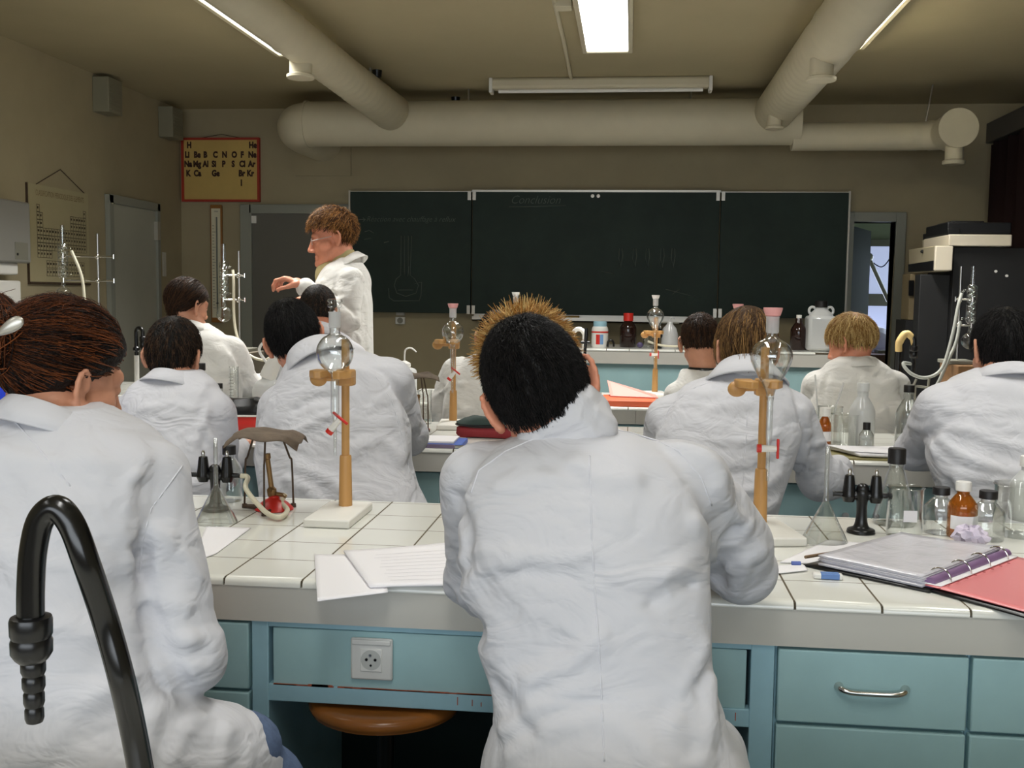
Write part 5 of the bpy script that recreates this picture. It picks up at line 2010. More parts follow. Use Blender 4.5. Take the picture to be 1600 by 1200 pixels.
# 4 --- woman with tied brown hair, third row left
P4 = dict(label='person in white lab coat with tied brown hair, before the tall wooden thermometer', h=.0065, hc=.008, coat=M['coat2'],
    ear=(292, 481, 4.72), rot=(-28, -6, 0), neck=(304, 515, 4.70),
    rows=[(505, 284, 322, 4.70, .06), (514, 274, 338, 4.69, .08), (526, 266, 356, 4.68, .1), (545, 262, 372, 4.67, .115), (580, 262, 376, 4.65, .12), (620, 264, 376, 4.63, .12), (680, 262, 380, 4.6, .14)],
    arms=[((362, 548, 4.70), (392, 605, 4.76), (440, 588, 5.05), .058, .055, .04), ((272, 550, 4.7), (262, 610, 4.75), (280, 590, 5.05), .055, .052, .04)],
    seed=6, wr=.0024, slabel='wooden stool under the person with tied brown hair',
    folds=[([(352, 600), (330, 605), (300, 612)], .008, .014), ([(352, 605), (335, 625), (325, 640)], .007, .012), ([(356, 590), (340, 590), (310, 592)], -.004, .012), ([(360, 560), (372, 590), (385, 615)], .006, .016)],
    collar=dict(c=(304, 514, 4.70), rx=.06, ry=.066, yaw=-10, h=.75),
    hair=[dict(mats=[HM_brown], n=2200, length=.12, side=.09, lift=.10, toward=(-.0, -.1, -.03), g=0, width=.002, seed=41, seg=6, jitter=.15, scale=(1.04, 1.05, 1.03), th_z=[-1.0, -.95, -.8, -.35, -.12, .05, .2, .35, .4]),
          dict(name='ponytail', mats=[HM_brown], n=500, length=.1, side=.08, lift=.3, g=.8, width=.002, seed=42, seg=6, jitter=.3, crown=(0, .2, .98), th_shift=-.05, drop=.9, only=((0, -.85, -.5), .86))])

# 5 --- big man behind the left funnel stand
P5 = dict(label='person in white lab coat with dark hair, leaning left behind a wooden stand', h=.006, hc=.007,
    ear=(462, 533, 3.20), rot=(6, -18, -18), neck=(500, 585, 3.14), skin=M['skin2'],
    rows=[(545, 492, 548, 3.16, .06), (553, 466, 592, 3.15, .085), (566, 450, 612, 3.14, .105), (590, 438, 626, 3.13, .12), (625, 418, 636, 3.11, .13), (670, 405, 640, 3.09, .14), (720, 402, 642, 3.06, .145), (760, 408, 652, 3.03, .15), (800, 412, 672, 3.01, .16), (900, 410, 690, 3.0, .18)],
    arms=[((608, 595, 3.14), (638, 682, 3.28), (600, 668, 3.62), .064, .06, .044), ((440, 640, 3.14), (428, 715, 3.25), (440, 690, 3.6), .064, .06, .044)],
    seed=7, wr=.002, neckr=.06, slabel='wooden stool under the person leaning left',
    folds=[([(560, 580), (600, 600), (622, 650), (630, 710)], .007, .016), ([(575, 570), (620, 610), (642, 660)], -.004, .014), ([(440, 690), (480, 665), (515, 650)], .006, .014), ([(460, 640), (490, 625), (520, 620)], -.004, .014), ([(470, 730), (530, 760), (560, 790)], .006, .02),
           ([(450, 750), (490, 770), (500, 795)], .006, .016), ([(640, 720), (652, 750), (668, 790)], -.007, .014), ([(560, 700), (600, 690), (625, 720)], .004, .018)],
    seams=[[(585, 585), (612, 625), (628, 680), (640, 740)]],
    collar=dict(c=(496, 563, 3.16), rx=.074, ry=.078, pitch=-18, roll=-30, h=1.15),
    hair=[dict(mats=[HM_black], n=3200, length=.05, side=.035, lift=.10, g=.35, width=.0016, seed=51, dz=-.016, scale=(1.02, 1.03, 1.15), th_z=[-1.0, -.98, -.88, -.25, -.05, .12, .42, .5, .52])])

# 6 --- only the top of a head beyond him
P6 = dict(label='person with cropped dark brown hair, mostly hidden behind the person leaning left', h=.0065, hc=.009,
    ear=(497, 492, 4.68), rot=(0, -8, 0), neck=(500, 527, 4.64), skin=M['skin2'],
    rows=[(514, 478, 520, 4.64, .06), (522, 460, 540, 4.63, .085), (536, 446, 556, 4.62, .105), (560, 440, 562, 4.60, .12), (620, 440, 560, 4.56, .125), (690, 436, 564, 4.52, .14)],
    arms=[((552, 560, 4.64), (566, 620, 4.7), (540, 620, 4.92), .055, .052, .04), ((448, 560, 4.64), (436, 620, 4.7), (460, 620, 4.92), .055, .052, .04)],
    seed=9, slabel='wooden stool under the person with cropped dark brown hair', collar=dict(c=(500, 520, 4.64), rx=.062, ry=.066),
    hair=[dict(mats=[HM_dkbrown], n=3000, length=.024, side=.018, lift=.05, g=.4, width=.0022, seed=61)])

# 7 --- the teacher, standing
PT = dict(label='standing person in white lab coat and beige turtleneck, one hand raised, facing left', h=.0055, hc=.0065, coat=M['coat2'], s=1.16,
    ear=(521, 374, 5.42), rot=(108, -10, 0), neck=(540, 415, 5.42), neckr=.06, skin=M['skin2'], stand=True, armk=.03,
    rows=[(403, 530, 558, 5.43, .07), (411, 518, 566, 5.43, .11), (423, 505, 573, 5.43, .165), (442, 497, 577, 5.43, .195), (480, 490, 579, 5.43, .2), (540, 488, 580, 5.43, .2), (600, 486, 582, 5.43, .205), (700, 482, 586, 5.43, .22), (790, 478, 590, 5.43, .23)],
    arms=[((550, 436, 5.27), (545, 500, 5.22), (478, 450, 5.18), .06, .056, .05), ((545, 436, 5.6), (545, 505, 5.64), (500, 480, 5.6), .058, .052, .042)],
    carve=[((500, 408, 5.40), (508, 432, 5.40), .058, .03)],
    hand=dict(d=(-1, -.05, .42), n=(-.42, 0, -1), side=1, curl=(38, 48, 30), s=1.08, thumb=(.8, .3, .7)),
    seed=12, wr=.0022, legyaw=80,
    folds=[([(556, 440), (545, 462), (530, 470)], .006, .014), ([(520, 462), (540, 475), (555, 492)], -.010, .01), ([(510, 455), (535, 470), (560, 480)], .007, .012), ([(505, 440), (520, 452), (540, 455)], .005, .012), ([(565, 430), (572, 480), (574, 540)], .004, .018), ([(560, 500), (562, 530)], .004, .014)],
    collar=dict(c=(540, 414, 5.42), rx=.07, ry=.08, yaw=84, pitch=-28, h=.8, open=66),
    hair=[dict(mats=[HM_teacher], n=3400, length=.065, side=.02, lift=.17, g=.15, width=.0019, seed=71, jitter=.6, scale=(1.04, 1.06, 1.06), th_z=[-1.0, -.95, -.75, -.12, .06, .25, .38, .45, .48], crown=(0, -.75, .66))])

# 8 --- behind the central man's hair
P9 = dict(label='person in white lab coat with black hair, half hidden behind the bleached hair tips', h=.0065, hc=.0075, coat=M['coat2'],
    ear=(775, 532, 4.72), rot=(4, -14, 4), neck=(782, 560, 4.70),
    rows=[(545, 760, 806, 4.70, .06), (554, 738, 830, 4.69, .085), (566, 718, 846, 4.68, .105), (585, 704, 856, 4.67, .12), (620, 696, 858, 4.64, .13), (680, 690, 860, 4.6, .135), (760, 686, 864, 4.57, .15)],
    arms=[((712, 580, 4.70), (690, 632, 4.76), (700, 640, 5.05), .058, .056, .042), ((850, 585, 4.70), (862, 640, 4.76), (850, 620, 5.05), .056, .052, .04)],
    extra=[((690, 632, 4.72), (694, 668, 4.70), .05, .045, .03)],
    seed=13, wr=.0026, slabel='wooden stool under the person with black hair behind the central person',
    folds=[([(722, 560), (712, 590), (700, 600)], .007, .014), ([(725, 600), (700, 605), (680, 620)], .008, .012), ([(735, 640), (715, 650), (695, 670)], .006, .014), ([(700, 620), (702, 640), (690, 665)], -.008, .012), ([(725, 560), (750, 565), (770, 560)], .005, .012)],
    collar=dict(c=(782, 552, 4.70), rx=.062, ry=.066, pitch=-20),
    hair=[dict(mats=[HM_black], n=1800, length=.045, side=.03, lift=.09, g=.35, width=.0022, seed=91)])

# 9 --- brown hair and black neckline
P10 = dict(label='person with short brown hair and black neckline, left of the straight light brown hair', h=.0065, hc=.0085, coat=M['coat2'],
    ear=(1094, 538, 4.72), rot=(-4, -6, -2), neck=(1100, 582, 4.70),
    rows=[(577, 1066, 1134, 4.70, .065), (588, 1060, 1146, 4.69, .09), (600, 1052, 1160, 4.68, .11), (625, 1046, 1168, 4.66, .12), (680, 1042, 1168, 4.62, .125), (760, 1024, 1170, 4.58, .15)],
    arms=[((1156, 620, 4.70), (1166, 660, 4.76), (1150, 628, 5.0), .055, .052, .04), ((1060, 620, 4.70), (1050, 660, 4.76), (1056, 628, 5.0), .055, .052, .04)],
    seed=14, slabel='wooden stool under the person with the black neckline',
    hair=[dict(mats=[HM_brown], n=2200, length=.05, side=.035, lift=.10, g=.4, width=.0021, seed=101, th_shift=-.05, jitter=.4)])

# 10 --- light brown hair to the collar
P11 = dict(label='person in white lab coat with straight light brown hair, behind the right wooden stand', h=.006, hc=.007,
    ear=(1164, 553, 3.18), rot=(14, -10, 4), neck=(1166, 596, 3.14),
    rows=[(580, 1128, 1204, 3.14, .065), (592, 1096, 1222, 3.13, .09), (606, 1066, 1240, 3.12, .11), (630, 1038, 1254, 3.11, .12), (670, 1022, 1256, 3.09, .13), (720, 1014, 1240, 3.07, .135), (770, 1014, 1222, 3.05, .14), (820, 1020, 1212, 3.03, .15), (900, 1016, 1220, 3.0, .17)],
    arms=[((1236, 650, 3.13), (1282, 748, 3.20), (1310, 732, 3.56), .060, .062, .046), ((1046, 655, 3.13), (1030, 740, 3.22), (1040, 715, 3.58), .062, .056, .042)],
    extra=[((1282, 748, 3.2), (1308, 752, 3.34), .06, .05, .03)],
    seed=15, wr=.0022, slabel='wooden stool under the person with straight light brown hair',
    folds=[([(1255, 640), (1262, 680), (1250, 720)], .008, .014), ([(1285, 690), (1265, 700), (1258, 740)], .009, .013), ([(1270, 690), (1250, 740), (1240, 770)], -.010, .012), ([(1310, 720), (1290, 730), (1275, 770)], .007, .012), ([(1110, 640), (1150, 632), (1200, 640)], .003, .014), ([(1120, 690), (1170, 690), (1215, 680)], .003, .014),
           ([(1140, 770), (1180, 765), (1215, 745)], .005, .014), ([(1130, 800), (1180, 800), (1212, 785)], .005, .013), ([(1130, 740), (1180, 735), (1220, 715)], -.003, .014)],
    seams=[[(1112, 596), (1075, 610), (1045, 640), (1032, 670)], [(1170, 610), (1166, 680), (1160, 760), (1158, 810)]],
    collar=dict(c=(1164, 590, 3.14), rx=.07, ry=.074, pitch=-20, h=1.15, flare=1.25),
    hair=[dict(mats=[HM_ltbrown], n=4200, length=.16, side=.12, lift=.09, g=.75, width=.0017, seed=111, seg=8, jitter=.12, scale=(1.07, 1.07, 1.05), th_shift=-.03, drop=.6, crown=(0, -.2, .98))])

# 11 --- blond bob
P12 = dict(label='person in white lab coat with a blond bob, seated before the right doorway', h=.0065, hc=.008, coat=M['coat2'],
    ear=(1331, 540, 4.72), rot=(50, -12, 3), neck=(1338, 572, 4.70), skin=M['skin2'],
    rows=[(556, 1312, 1366, 4.70, .06), (566, 1296, 1382, 4.69, .085), (578, 1280, 1398, 4.68, .105), (598, 1268, 1408, 4.67, .12), (640, 1262, 1410, 4.64, .13), (690, 1262, 1404, 4.62, .135), (760, 1258, 1408, 4.6, .15)],
    arms=[((1398, 602, 4.70), (1402, 656, 4.74), (1390, 632, 5.0), .056, .054, .042), ((1276, 602, 4.70), (1268, 656, 4.76), (1270, 632, 5.0), .056, .054, .042)],
    seed=16, wr=.0028, slabel='wooden stool under the person with the blond bob',
    folds=[([(1350, 592), (1350, 610), (1345, 650)], .006, .012), ([(1300, 600), (1308, 640), (1320, 670)], .006, .013), ([(1380, 640), (1350, 665), (1320, 675)], .007, .014), ([(1290, 590), (1285, 630), (1292, 660)], -.005, .012), ([(1366, 580), (1355, 600), (1350, 615)], .005, .01)],
    collar=dict(c=(1338, 574, 4.70), rx=.066, ry=.07, pitch=-14, yaw=12, h=.8),
    hair=[dict(mats=[HM_blond], n=2600, length=.09, side=.05, lift=.13, g=.45, width=.0022, seed=121, seg=6, jitter=.18, scale=(1.08, 1.07, 1.06), th_z=[-.32, -.3, -.25, -.12, .08, .3, .45, .5, .52], drop=.2),
          dict(name='nape_hair', mats=[HM_dkbrown], n=1200, length=.014, side=.014, lift=.03, g=.5, width=.0022, seed=122, th_z=[-.98, -.95, -.8, -.1, .2, .5, .6, .6, .6])])

# 12 --- right edge, black hair
P13 = dict(label='person in white lab coat with black hair at the right edge, leaning on an elbow', h=.006, hc=.007,
    ear=(1567, 552, 3.22), rot=(8, -14, 3), neck=(1570, 596, 3.16),
    rows=[(576, 1532, 1612, 3.16, .065), (586, 1500, 1650, 3.15, .09), (600, 1476, 1680, 3.14, .11), (625, 1458, 1700, 3.13, .125), (670, 1448, 1706, 3.11, .135), (720, 1452, 1704, 3.08, .14), (770, 1464, 1700, 3.06, .145), (830, 1466, 1704, 3.04, .16), (910, 1460, 1710, 3.02, .17)],
    arms=[((1690, 650, 3.14), (1720, 740, 3.25), (1690, 715, 3.6), .06, .056, .044), ((1472, 640, 3.13), (1426, 704, 3.36), (1500, 700, 3.62), .066, .054, .044)],
    extra=[((1426, 706, 3.36), (1490, 712, 3.42), .05, .05, .03)],
    seed=17, wr=.0024, slabel='wooden stool under the person at the right edge',
    folds=[([(1450, 690), (1500, 670), (1560, 690), (1600, 700)], .006, .014), ([(1470, 690), (1520, 720), (1590, 740)], .008, .014), ([(1460, 700), (1475, 730), (1500, 760)], .009, .014), ([(1465, 720), (1480, 745), (1485, 770)], -.012, .014), ([(1480, 640), (1540, 645), (1590, 640)], .003, .014), ([(1420, 660), (1440, 670), (1470, 660)], .005, .012), ([(1500, 740), (1550, 750), (1600, 760)], .005, .014)],
    collar=dict(c=(1570, 588, 3.16), rx=.068, ry=.072, pitch=-14, h=.7),
    hair=[dict(mats=[HM_black], n=3000, length=.05, side=.035, lift=.10, g=.35, width=.0017, seed=131, dz=-.016, scale=(1.03, 1.03, 1.15), th_z=[-1.0, -.98, -.88, -.25, -.05, .12, .42, .5, .52])])

# 13 --- person in blue at the left edge
P2 = dict(label='person in a blue top with dark hair, cut by the left edge of the picture', h=.006, hc=.008,
    ear=(-22, 526, 3.05), rot=(-10, -8, 0), neck=(-20, 574, 3.02),
    rows=[(566, -50, 20, 3.02, .06), (582, -75, 45, 3.01, .085), (600, -95, 66, 3.0, .105), (630, -108, 76, 2.99, .115), (690, -112, 78, 2.96, .12), (760, -112, 78, 2.94, .125), (860, -112, 80, 2.92, .15)],
    arms=[((62, 640, 3.0), (66, 740, 3.05), (40, 705, 3.4), .05, .05, .04), ((-100, 640, 3.0), (-110, 740, 3.05), (-80, 705, 3.4), .05, .05, .04)],
    seed=18, coat=mat('blue cotton', lin(38, 62, 190), .85, bump=(20, .3, .01), spec=.2), slabel='wooden stool under the person in blue',
    hair=[dict(mats=[HM_auburn], n=2500, length=.09, side=.06, lift=.14, g=.4, width=.0014, seed=141, scale=(1.05, 1.06, 1.05))])

PEOPLE = {}
for key, P in (('C', PC), ('L', PL), ('P3', P3), ('P4', P4), ('P5', P5), ('P6', P6), ('T', PT), ('P9', P9), ('P10', P10), ('P11', P11), ('P12', P12), ('P13', P13), ('P2', P2)):
    PEOPLE[key] = person(P)
    if key == 'P2':
        for ch in PEOPLE[key][0].children:
            if ch.name.startswith('lab_coat'):
                ch.name = 'blue_top'
    if key == 'P10':
        b, coat, base = PEOPLE[key][:3]
        q = at(1100, 577, 4.70) - base
        MB().lathe(smooth_prof([(.078, -.03), (.072, -.005), (.066, .008), (.061, .006), (.06, -.03)], 3), 28, q).build('shirt_neckline', M['black'], b)

# upturned collar of the central man
b, coat, base, c, R, w = PEOPLE['C']
lo = at(760, 760, 1.56); hi = at(1010, 585, 1.86)
cv = Vol((lo.x, 1.52, lo.z), (hi.x, 1.86, hi.z), .0045)
A0, A1 = at(886, 705, 1.665), at(898, 640, 1.70)
cv.ell(at(890, 672, 1.675), (.072, .062, .075), rot(0, -22, 12), k=.01)
cv.cap(at(842, 690, 1.66), at(895, 640, 1.665), .03, .036, k=.03)
cv.cap(at(880, 700, 1.66), at(930, 668, 1.67), .032, .028, k=.03)
cv.cap(at(905, 626, 1.69), at(925, 640, 1.70), .024, .022, k=.03)
cv.wrinkle(.0016, 5, (1.5, 1.5, 1.5))
# hollow round the neck
cv.cap(at(880, 712, 1.775), at(852, 600, 1.765), .062, .075, k=.008, carve=True)
for seq, amp, wd in (([(838, 690), (870, 660), (920, 655)], .004, .009), ([(850, 668), (880, 640), (930, 645)], .004, .009), ([(860, 690), (900, 680), (945, 690)], -.005, .008), ([(905, 655), (925, 670), (935, 700)], .004, .008)):
    q = [cv.hit(*p) for p in seq]; q = [x for x in q if x is not None]
    if len(q) > 1:
        cv.ridge(q, amp, wd)
cv.mesh('collar', M['coat'], coat, base)

# hair knot, loose strands and clip of the woman at the left
b, coat, base, c, R, w = PEOPLE['L']
Rn = np.array(R)
rr = np.random.default_rng(5)
knot = np.array((-.005, -.128, .055))
kv, kq, kt = [], [], []
o = 0
for i in range(420):
    ax = unit(rr.normal(size=3)); ax[0] *= .5
    u = unit(np.cross(ax, rr.normal(size=3))); v_ = unit(np.cross(ax, u))
    r0 = rr.uniform(.022, .05)
    a0 = rr.uniform(0, 6.28); ln = rr.uniform(1.6, 3.6)
    cen = knot + rr.normal(0, .008, 3)
    pts_ = []
    loose = rr.random() < .06
    for k in range(9):
        a = a0 + ln * k / 8
        q = cen + (u * math.cos(a) + v_ * math.sin(a)) * r0 * np.array((.9, .75, 1.15))
        if loose:
            q = q + np.array((.2, -.1, 1)) * .045 * (k / 8) ** 2
        pts_.append(q)
    pts_ = np.array(pts_)
    T = unit(np.gradient(pts_, axis=0))
    nn = unit(np.cross(T, ax)); ss = unit(np.cross(T, nn))
    wd = .0013 * np.linspace(1, .4, 9)[:, None]
    ring = np.stack([pts_ + nn * wd, pts_ + ss * wd, pts_ - nn * wd, pts_ - ss * wd], 1).reshape(-1, 3)
    kv.append(ring)
    for k in range(8):
        for a in range(4):
            b2 = (a + 1) % 4
            kq.append((o + k * 4 + a, o + k * 4 + b2, o + (k + 1) * 4 + b2, o + (k + 1) * 4 + a))
    kt += [float(np.clip(rr.normal(.5, .3), 0, 1))] * 36
    o += 36
# solid core of the knot
cm_ = MB().sphere(knot, (.034, .028, .045), 20)
kv.append(np.array(cm_.v)); kq += [tuple(i + o for i in (f if len(f) == 4 else f + f[-1:])) for f in cm_.f]
kt += [.1] * len(cm_.v)
co = np.concatenate(kv) @ Rn.T + v3(c) - v3(base)
raw_mesh('hair_knot', co, np.array(kq), None, [HM_auburn], b, attr=kt)
# silver clip
q = at(18, 512, 1.475)
cl = MB()
qa, qb = at(-6, 524, 1.475), at(36, 498, 1.48)
ux = (qb - qa).normalized(); uy = ux.cross(Vector((0, 0, 1))).normalized(); uz = ux.cross(uy)
q = (qa + qb) / 2
cl.sphere((0, 0, 0), ((qb - qa).length / 2, .005, .0095), 24)
cl.v = [tuple(q - base + ux * x + uy * y + uz * z * (1 + x * 18)) for x, y, z in cl.v]
co_ = cl.build('hair_clip', M['alu'], b, sharp=0)
co_['label'] = 'silver hair clip'

# turtleneck and glasses of the teacher
b, coat, base, c, R, w = PEOPLE['T']
Nk = at(540, 415, 5.42); Tk = c + R @ Vector((0, -.028, -.085))
pth = [Nk + (Tk - Nk) * t for t in (0, .25, .5, .75, 1)]
tn = MB()
tn.tube([p - base for p in pth], [.078, .074, .072, .071, .069], 28)
tn.tube([pth[-1] - base, pth[-1] - base + (Tk - Nk).normalized() * .008], [.069, .062], 28)
tn.sphere(at(515, 432, 5.42) - base, (.075, .085, .10), 24)
tn.build('turtleneck', mat('beige knit', lin(178, 164, 116), .9, bump=(90, .5, .004)), b)
gl = MB()
for q in (-1, 1):
    cc = Vector((q * .034, .101, .003))
    gl.tube([c - base + R @ ((cc + Vector((.019 * math.cos(t), 0, .015 * math.sin(t)))) * 1.12) for t in np.linspace(0, 2 * PI, 20)], .0016, 6)
    gl.tube([c - base + R @ (Vector((q * .053, .1, .006)) * 1.12), c - base + R @ (Vector((q * .083, .01, .012)) * 1.12)], .0016, 6)
gl.tube([c - base + R @ (Vector((-.015, .103, .006)) * 1.12), c - base + R @ (Vector((.015, .103, .006)) * 1.12)], .0016, 6)
go = gl.build('glasses', M['steel'], b)

# ------------------------------------------------------------------ things on the nearest bench
Z1 = BENCH_Z + .0006
def on(px, py, z=Z1):
    return atz(px, py, z)


# stands and separating funnels (two builds, the others are copies of them)
q = on(540, 790, BENCH_Z + .02); q.z = Z1
sA = funnel_stand(False, 'wooden stand on the left of the nearest bench, holding the round glass funnel', q)
gA = sep_funnel(False, 'round separating funnel with glass stopper, in the left wooden stand', q + Vector((-.010, -.058, .358)), 'glass')
q = on(1187, 815, BENCH_Z + .02); q.z = Z1
sB = dup(sA, q, .18, 'wooden stand on the right of the nearest bench, with a round clamp knob')
gB = sep_funnel(True, 'large pear shaped separating funnel with a pink stopper, right wooden stand', q + Vector((.008, -.050, .330)), 'pink')
q = on(708, 657, BENCH_Z + .02); q.z = Z1
sC_ = dup(sA, q, .1, 'wooden stand on the second bench, left of the bleached hair')
gC = sep_funnel(False, 'round separating funnel with a pink stopper, left of the bleached hair', q + Vector((.006, -.060, .345)), 'pink')
q = on(1023, 612, BENCH_Z + .02); q.z = Z1
dup(sA, q, .25, 'wooden stand on the third bench, beside the orange binder')
gD = sep_funnel(True, 'slim separating funnel with a white stopper on the third bench, beside the orange binder', q + Vector((-.008, -.062, .358)), 'white')
q = Vector((at(812, 600, 5.78).x, 5.78, Z1))
dup(sA, q, .0, 'wooden stand on the third bench hidden behind the bleached hair')
dup(gD, q + Vector((-.022, -.058, .365)), 0, 'separating funnel with a white stopper just above the bleached hair tips')
q = Vector((at(1156, 600, 4.3).x, 4.3, Z1))
dup(sA, q, .0, 'wooden stand on the second bench hidden behind the straight light brown hair')
dup(gC, q + Vector((-.022, -.058, .358)), 0, 'separating funnel whose white stopper shows above the straight light brown hair')
for g_, mt in ((bpy.data.objects[COL.objects[-1].name], None),):
    pass

# twin gas taps
q = on(332, 800); gas_tap('black twin gas tap at the left, a cream hose on its outlet', q + Vector((0, .02, 0)), .05)
t1 = q + Vector((0, .02, 0))
q = on(1345, 832); gas_tap('black twin gas tap at the right, beside the stoppered conical flask', q, -.08)

# upside-down glass funnels
q = on(338, 816); glass_funnel('clear glass funnel standing on its rim before the left gas tap', q, .20, .05)
q = on(1288, 846); glass_funnel('clear glass funnel standing on its rim between the right stand and the gas tap', q, .215, .052)

# tripod, gauze, burner and hose
q = on(418, 797, Z1)
tripod('thin iron tripod over the red gas burner on the nearest bench', q, .25, H=.185)
gauze('scorched square of gauze on the tripod of the nearest bench', q + Vector((0, 0, .196)), .15, s=.088)
qb = on(424, 797, Z1) + Vector((.004, .01, 0))
burner('red gas burner under the tripod on the nearest bench', qb, .3, tilt=-.12)
hs = [t1 + Vector((.066, 0, .089)), t1 + Vector((.085, -.004, .086)), on(385, 765, .965), on(415, 800, .915), on(437, 808, .9105), on(449, 797, .9105), on(440, 785, .92), qb + Vector((.03, -.004, .04))]
tag(MB().tube(smooth_path(hs, 7), .0062, 12).build('gas_hose', M['tubing']), 'cream rubber hose from the left gas tap to the red burner', 'hose')

# bottles partly hidden behind the woman at the left and behind the funnel
bottle('reagent_bottle', 'small clear bottle with a black cap behind the left glass funnel', on(338, 793) + Vector((0, .09, 0)), .145, .033, group='clear bottles with black caps')
q = at(262, 800, 2.42); q.z = Z1
bottle('reagent_bottle', 'small clear bottle with black cap at the shoulder of the auburn haired person', q, .15, .034, group='clear bottles with black caps')

# papers left of the person with bleached tips
def W2(*pts):
    return [on(px, py) for px, py in pts]


pp = sheet('paper_sheet', 'plain white sheet overhanging the front edge of the nearest bench', 'paper', W2((496, 942), (606, 927), (597, 868), (491, 868)), Z1 + .0012, M['paper'], curl=.002, group='loose papers on the nearest bench')
st = sheet('paper_stack', 'stapled white handout with faint printed lines left of the person with bleached tips', 'paper', W2((578, 922), (740, 918), (720, 852), (537, 866)), Z1 + .003, M['paper'], thick=.004, curl=.003, group='loose papers on the nearest bench')
ln = MB()
A_, B_, C_, D_ = [Vector((p.x, p.y, 0)) for p in W2((578, 922), (740, 918), (720, 852), (537, 866))]
rs = random.Random(9)
for i in range(9):
    v_ = .12 + i * .085
    u0, u1 = .2 + rs.uniform(0, .05), .9
    a = A_.lerp(D_, v_).lerp(B_.lerp(C_, v_), u0); b = A_.lerp(D_, v_).lerp(B_.lerp(C_, v_), u1)
    dz = Vector((0, 0, Z1 + .0082))
    d_ = (b - a).normalized(); nn = Vector((-d_.y, d_.x, 0)) * .0006
    ln.add([a + dz - nn, b + dz - nn, b + dz + nn, a + dz + nn], [(0, 1, 2, 3)])
ln.build('printed_lines', mat('grey print', lin(178, 178, 184), .8), st, world=True)
sheet('paper_sheet', 'white sheet at the elbow of the person with auburn hair', 'paper', W2((300, 880), (338, 866), (392, 826), (322, 824)), Z1 + .001, M['paper'], group='loose papers on the nearest bench')

# right hand side: sheet, binder, eraser, clips
sheet('paper_sheet', 'white punched sheet beside the glass funnel at the right', 'paper', W2((1218, 880), (1282, 882), (1392, 853), (1292, 845)), Z1 + .001, M['paper'], group='loose papers on the nearest bench')
sheet('paper_slip', 'small white slip of paper near the elbow of the person with bleached tips', 'paper', W2((1216, 898), (1262, 893), (1256, 884), (1214, 886)), Z1 + .002, M['paper'], group='loose papers on the nearest bench')
tb = thing('ring_binder', 'open ring binder of plastic sleeves with a red divider, nearest bench', 'binder', on(1440, 900))
bl, bm_, br = on(1262, 884), on(1440, 925), on(1592, 870)
top_l = on(1406, 848)
# cover lying open: left board under the pages, right board under the red divider
L0, L1, L2, L3 = on(1280, 888), on(1448, 924), on(1574, 872), on(1408, 846)
sheet('cover_board', None, None, [on(1255, 885), on(1452, 927), on(1578, 874), on(1412, 847)], Z1 + .001, M['black'], thick=.003, n=4)
b0 = COL.objects[-1]
def into(o, parent):
    o.location = Vector(o.location) - parent_world(parent)
    o.parent = parent
    return o
into(b0, tb); b0.name = 'cover_board'
o = sheet('cover_board', None, None, [on(1452, 925), on(1640, 978), on(1720, 905), on(1576, 874)], Z1 + .001, M['black'], thick=.003, n=4); into(o, tb)
rs = np.random.default_rng(2)
pg = MB()
for k in range(7):
    off = rs.normal(0, .0022, 2)
    f = lambda p: (p.x + off[0], p.y + off[1])
    A4 = [f(on(1278, 888)), f(on(1440, 922)), f(on(1562, 874)), f(on(1408, 850))]
    o = sheet('plastic_sleeve', None, None, A4, Z1 + .005 + k * .0032, M['sleeve'] if 'sleeve' in M else M.setdefault('sleeve', mat('plastic sleeve over paper', lin(208, 206, 212), .22, bump=(16, .5, .01, .5), spec=.5)), thick=.0018, curl=.004)
    into(o, tb)
rd = sheet('red_divider', None, None, [on(1443, 921), on(1636, 972), on(1716, 900), on(1566, 872)], Z1 + .007, mat('red divider plastic', lin(230, 134, 136), .3, spec=.5), thick=.0015, curl=.003); into(rd, tb)
hp_ = sheet('punched_margin', None, None, [on(1440, 920), on(1470, 926), on(1590, 878), on(1566, 872)], Z1 + .011, M['paper'], thick=.0012); into(hp_, tb)
hl = MB()
for i in range(9):
    p = on(1460, 922, Z1 + .0125).lerp(on(1582, 878, Z1 + .0125), (i + .5) / 9)
    hl.lathe([(0, .0006), (.0032, .0005), (.0032, 0), (0, 0)], 10, p)
hl.build('punch_hole', mat('punch hole red', lin(170, 70, 74), .6), tb, world=True)
r0, r1 = on(1452, 921), on(1572, 874)
sp = MB()
sp.tube([r0.lerp(r1, 0) + Vector((0, 0, .012)), r0.lerp(r1, 1) + Vector((0, 0, .012))], .011, 16)
sp.build('spine_rail', mat('violet binder rail', lin(132, 104, 142), .35), tb, world=True)
for i in range(4):
    p = r0.lerp(r1, .12 + i * .25)
    n_ = (r1 - r0).normalized(); s_ = Vector((n_.y, -n_.x, 0))
    MB().tube([p + s_ * .022 * math.cos(a) + Vector((0, 0, .012 + .022 * math.sin(a))) for a in np.linspace(0, PI, 12)], .0018, 8).build('ring', M['chrome'], tb, world=True)
q = on(1293, 904)
te = thing('eraser', 'white eraser in a blue sleeve at the front edge of the nearest bench', 'eraser', q, -.03)
MB().span((-.028, -.009, 0), (.028, .009, .011)).build('rubber', M['white'], te, bevel=.003)
MB().span((-.014, -.0096, .0002), (.022, .0096, .0116)).build('sleeve', mat('blue card sleeve', lin(96, 132, 190), .5), te, bevel=.002)
q = on(1246, 885)
tag(MB().tube([q + Vector((-.012, 0, .006)), q + Vector((.006, .002, .006))], .0045, 10).build('pencil_sharpener', mat('blue enamel', lin(90, 110, 180), .4)), 'tiny blue pencil sharpener beside the slip of paper', 'sharpener')
p0, p1 = on(1392, 853), on(1258, 884)
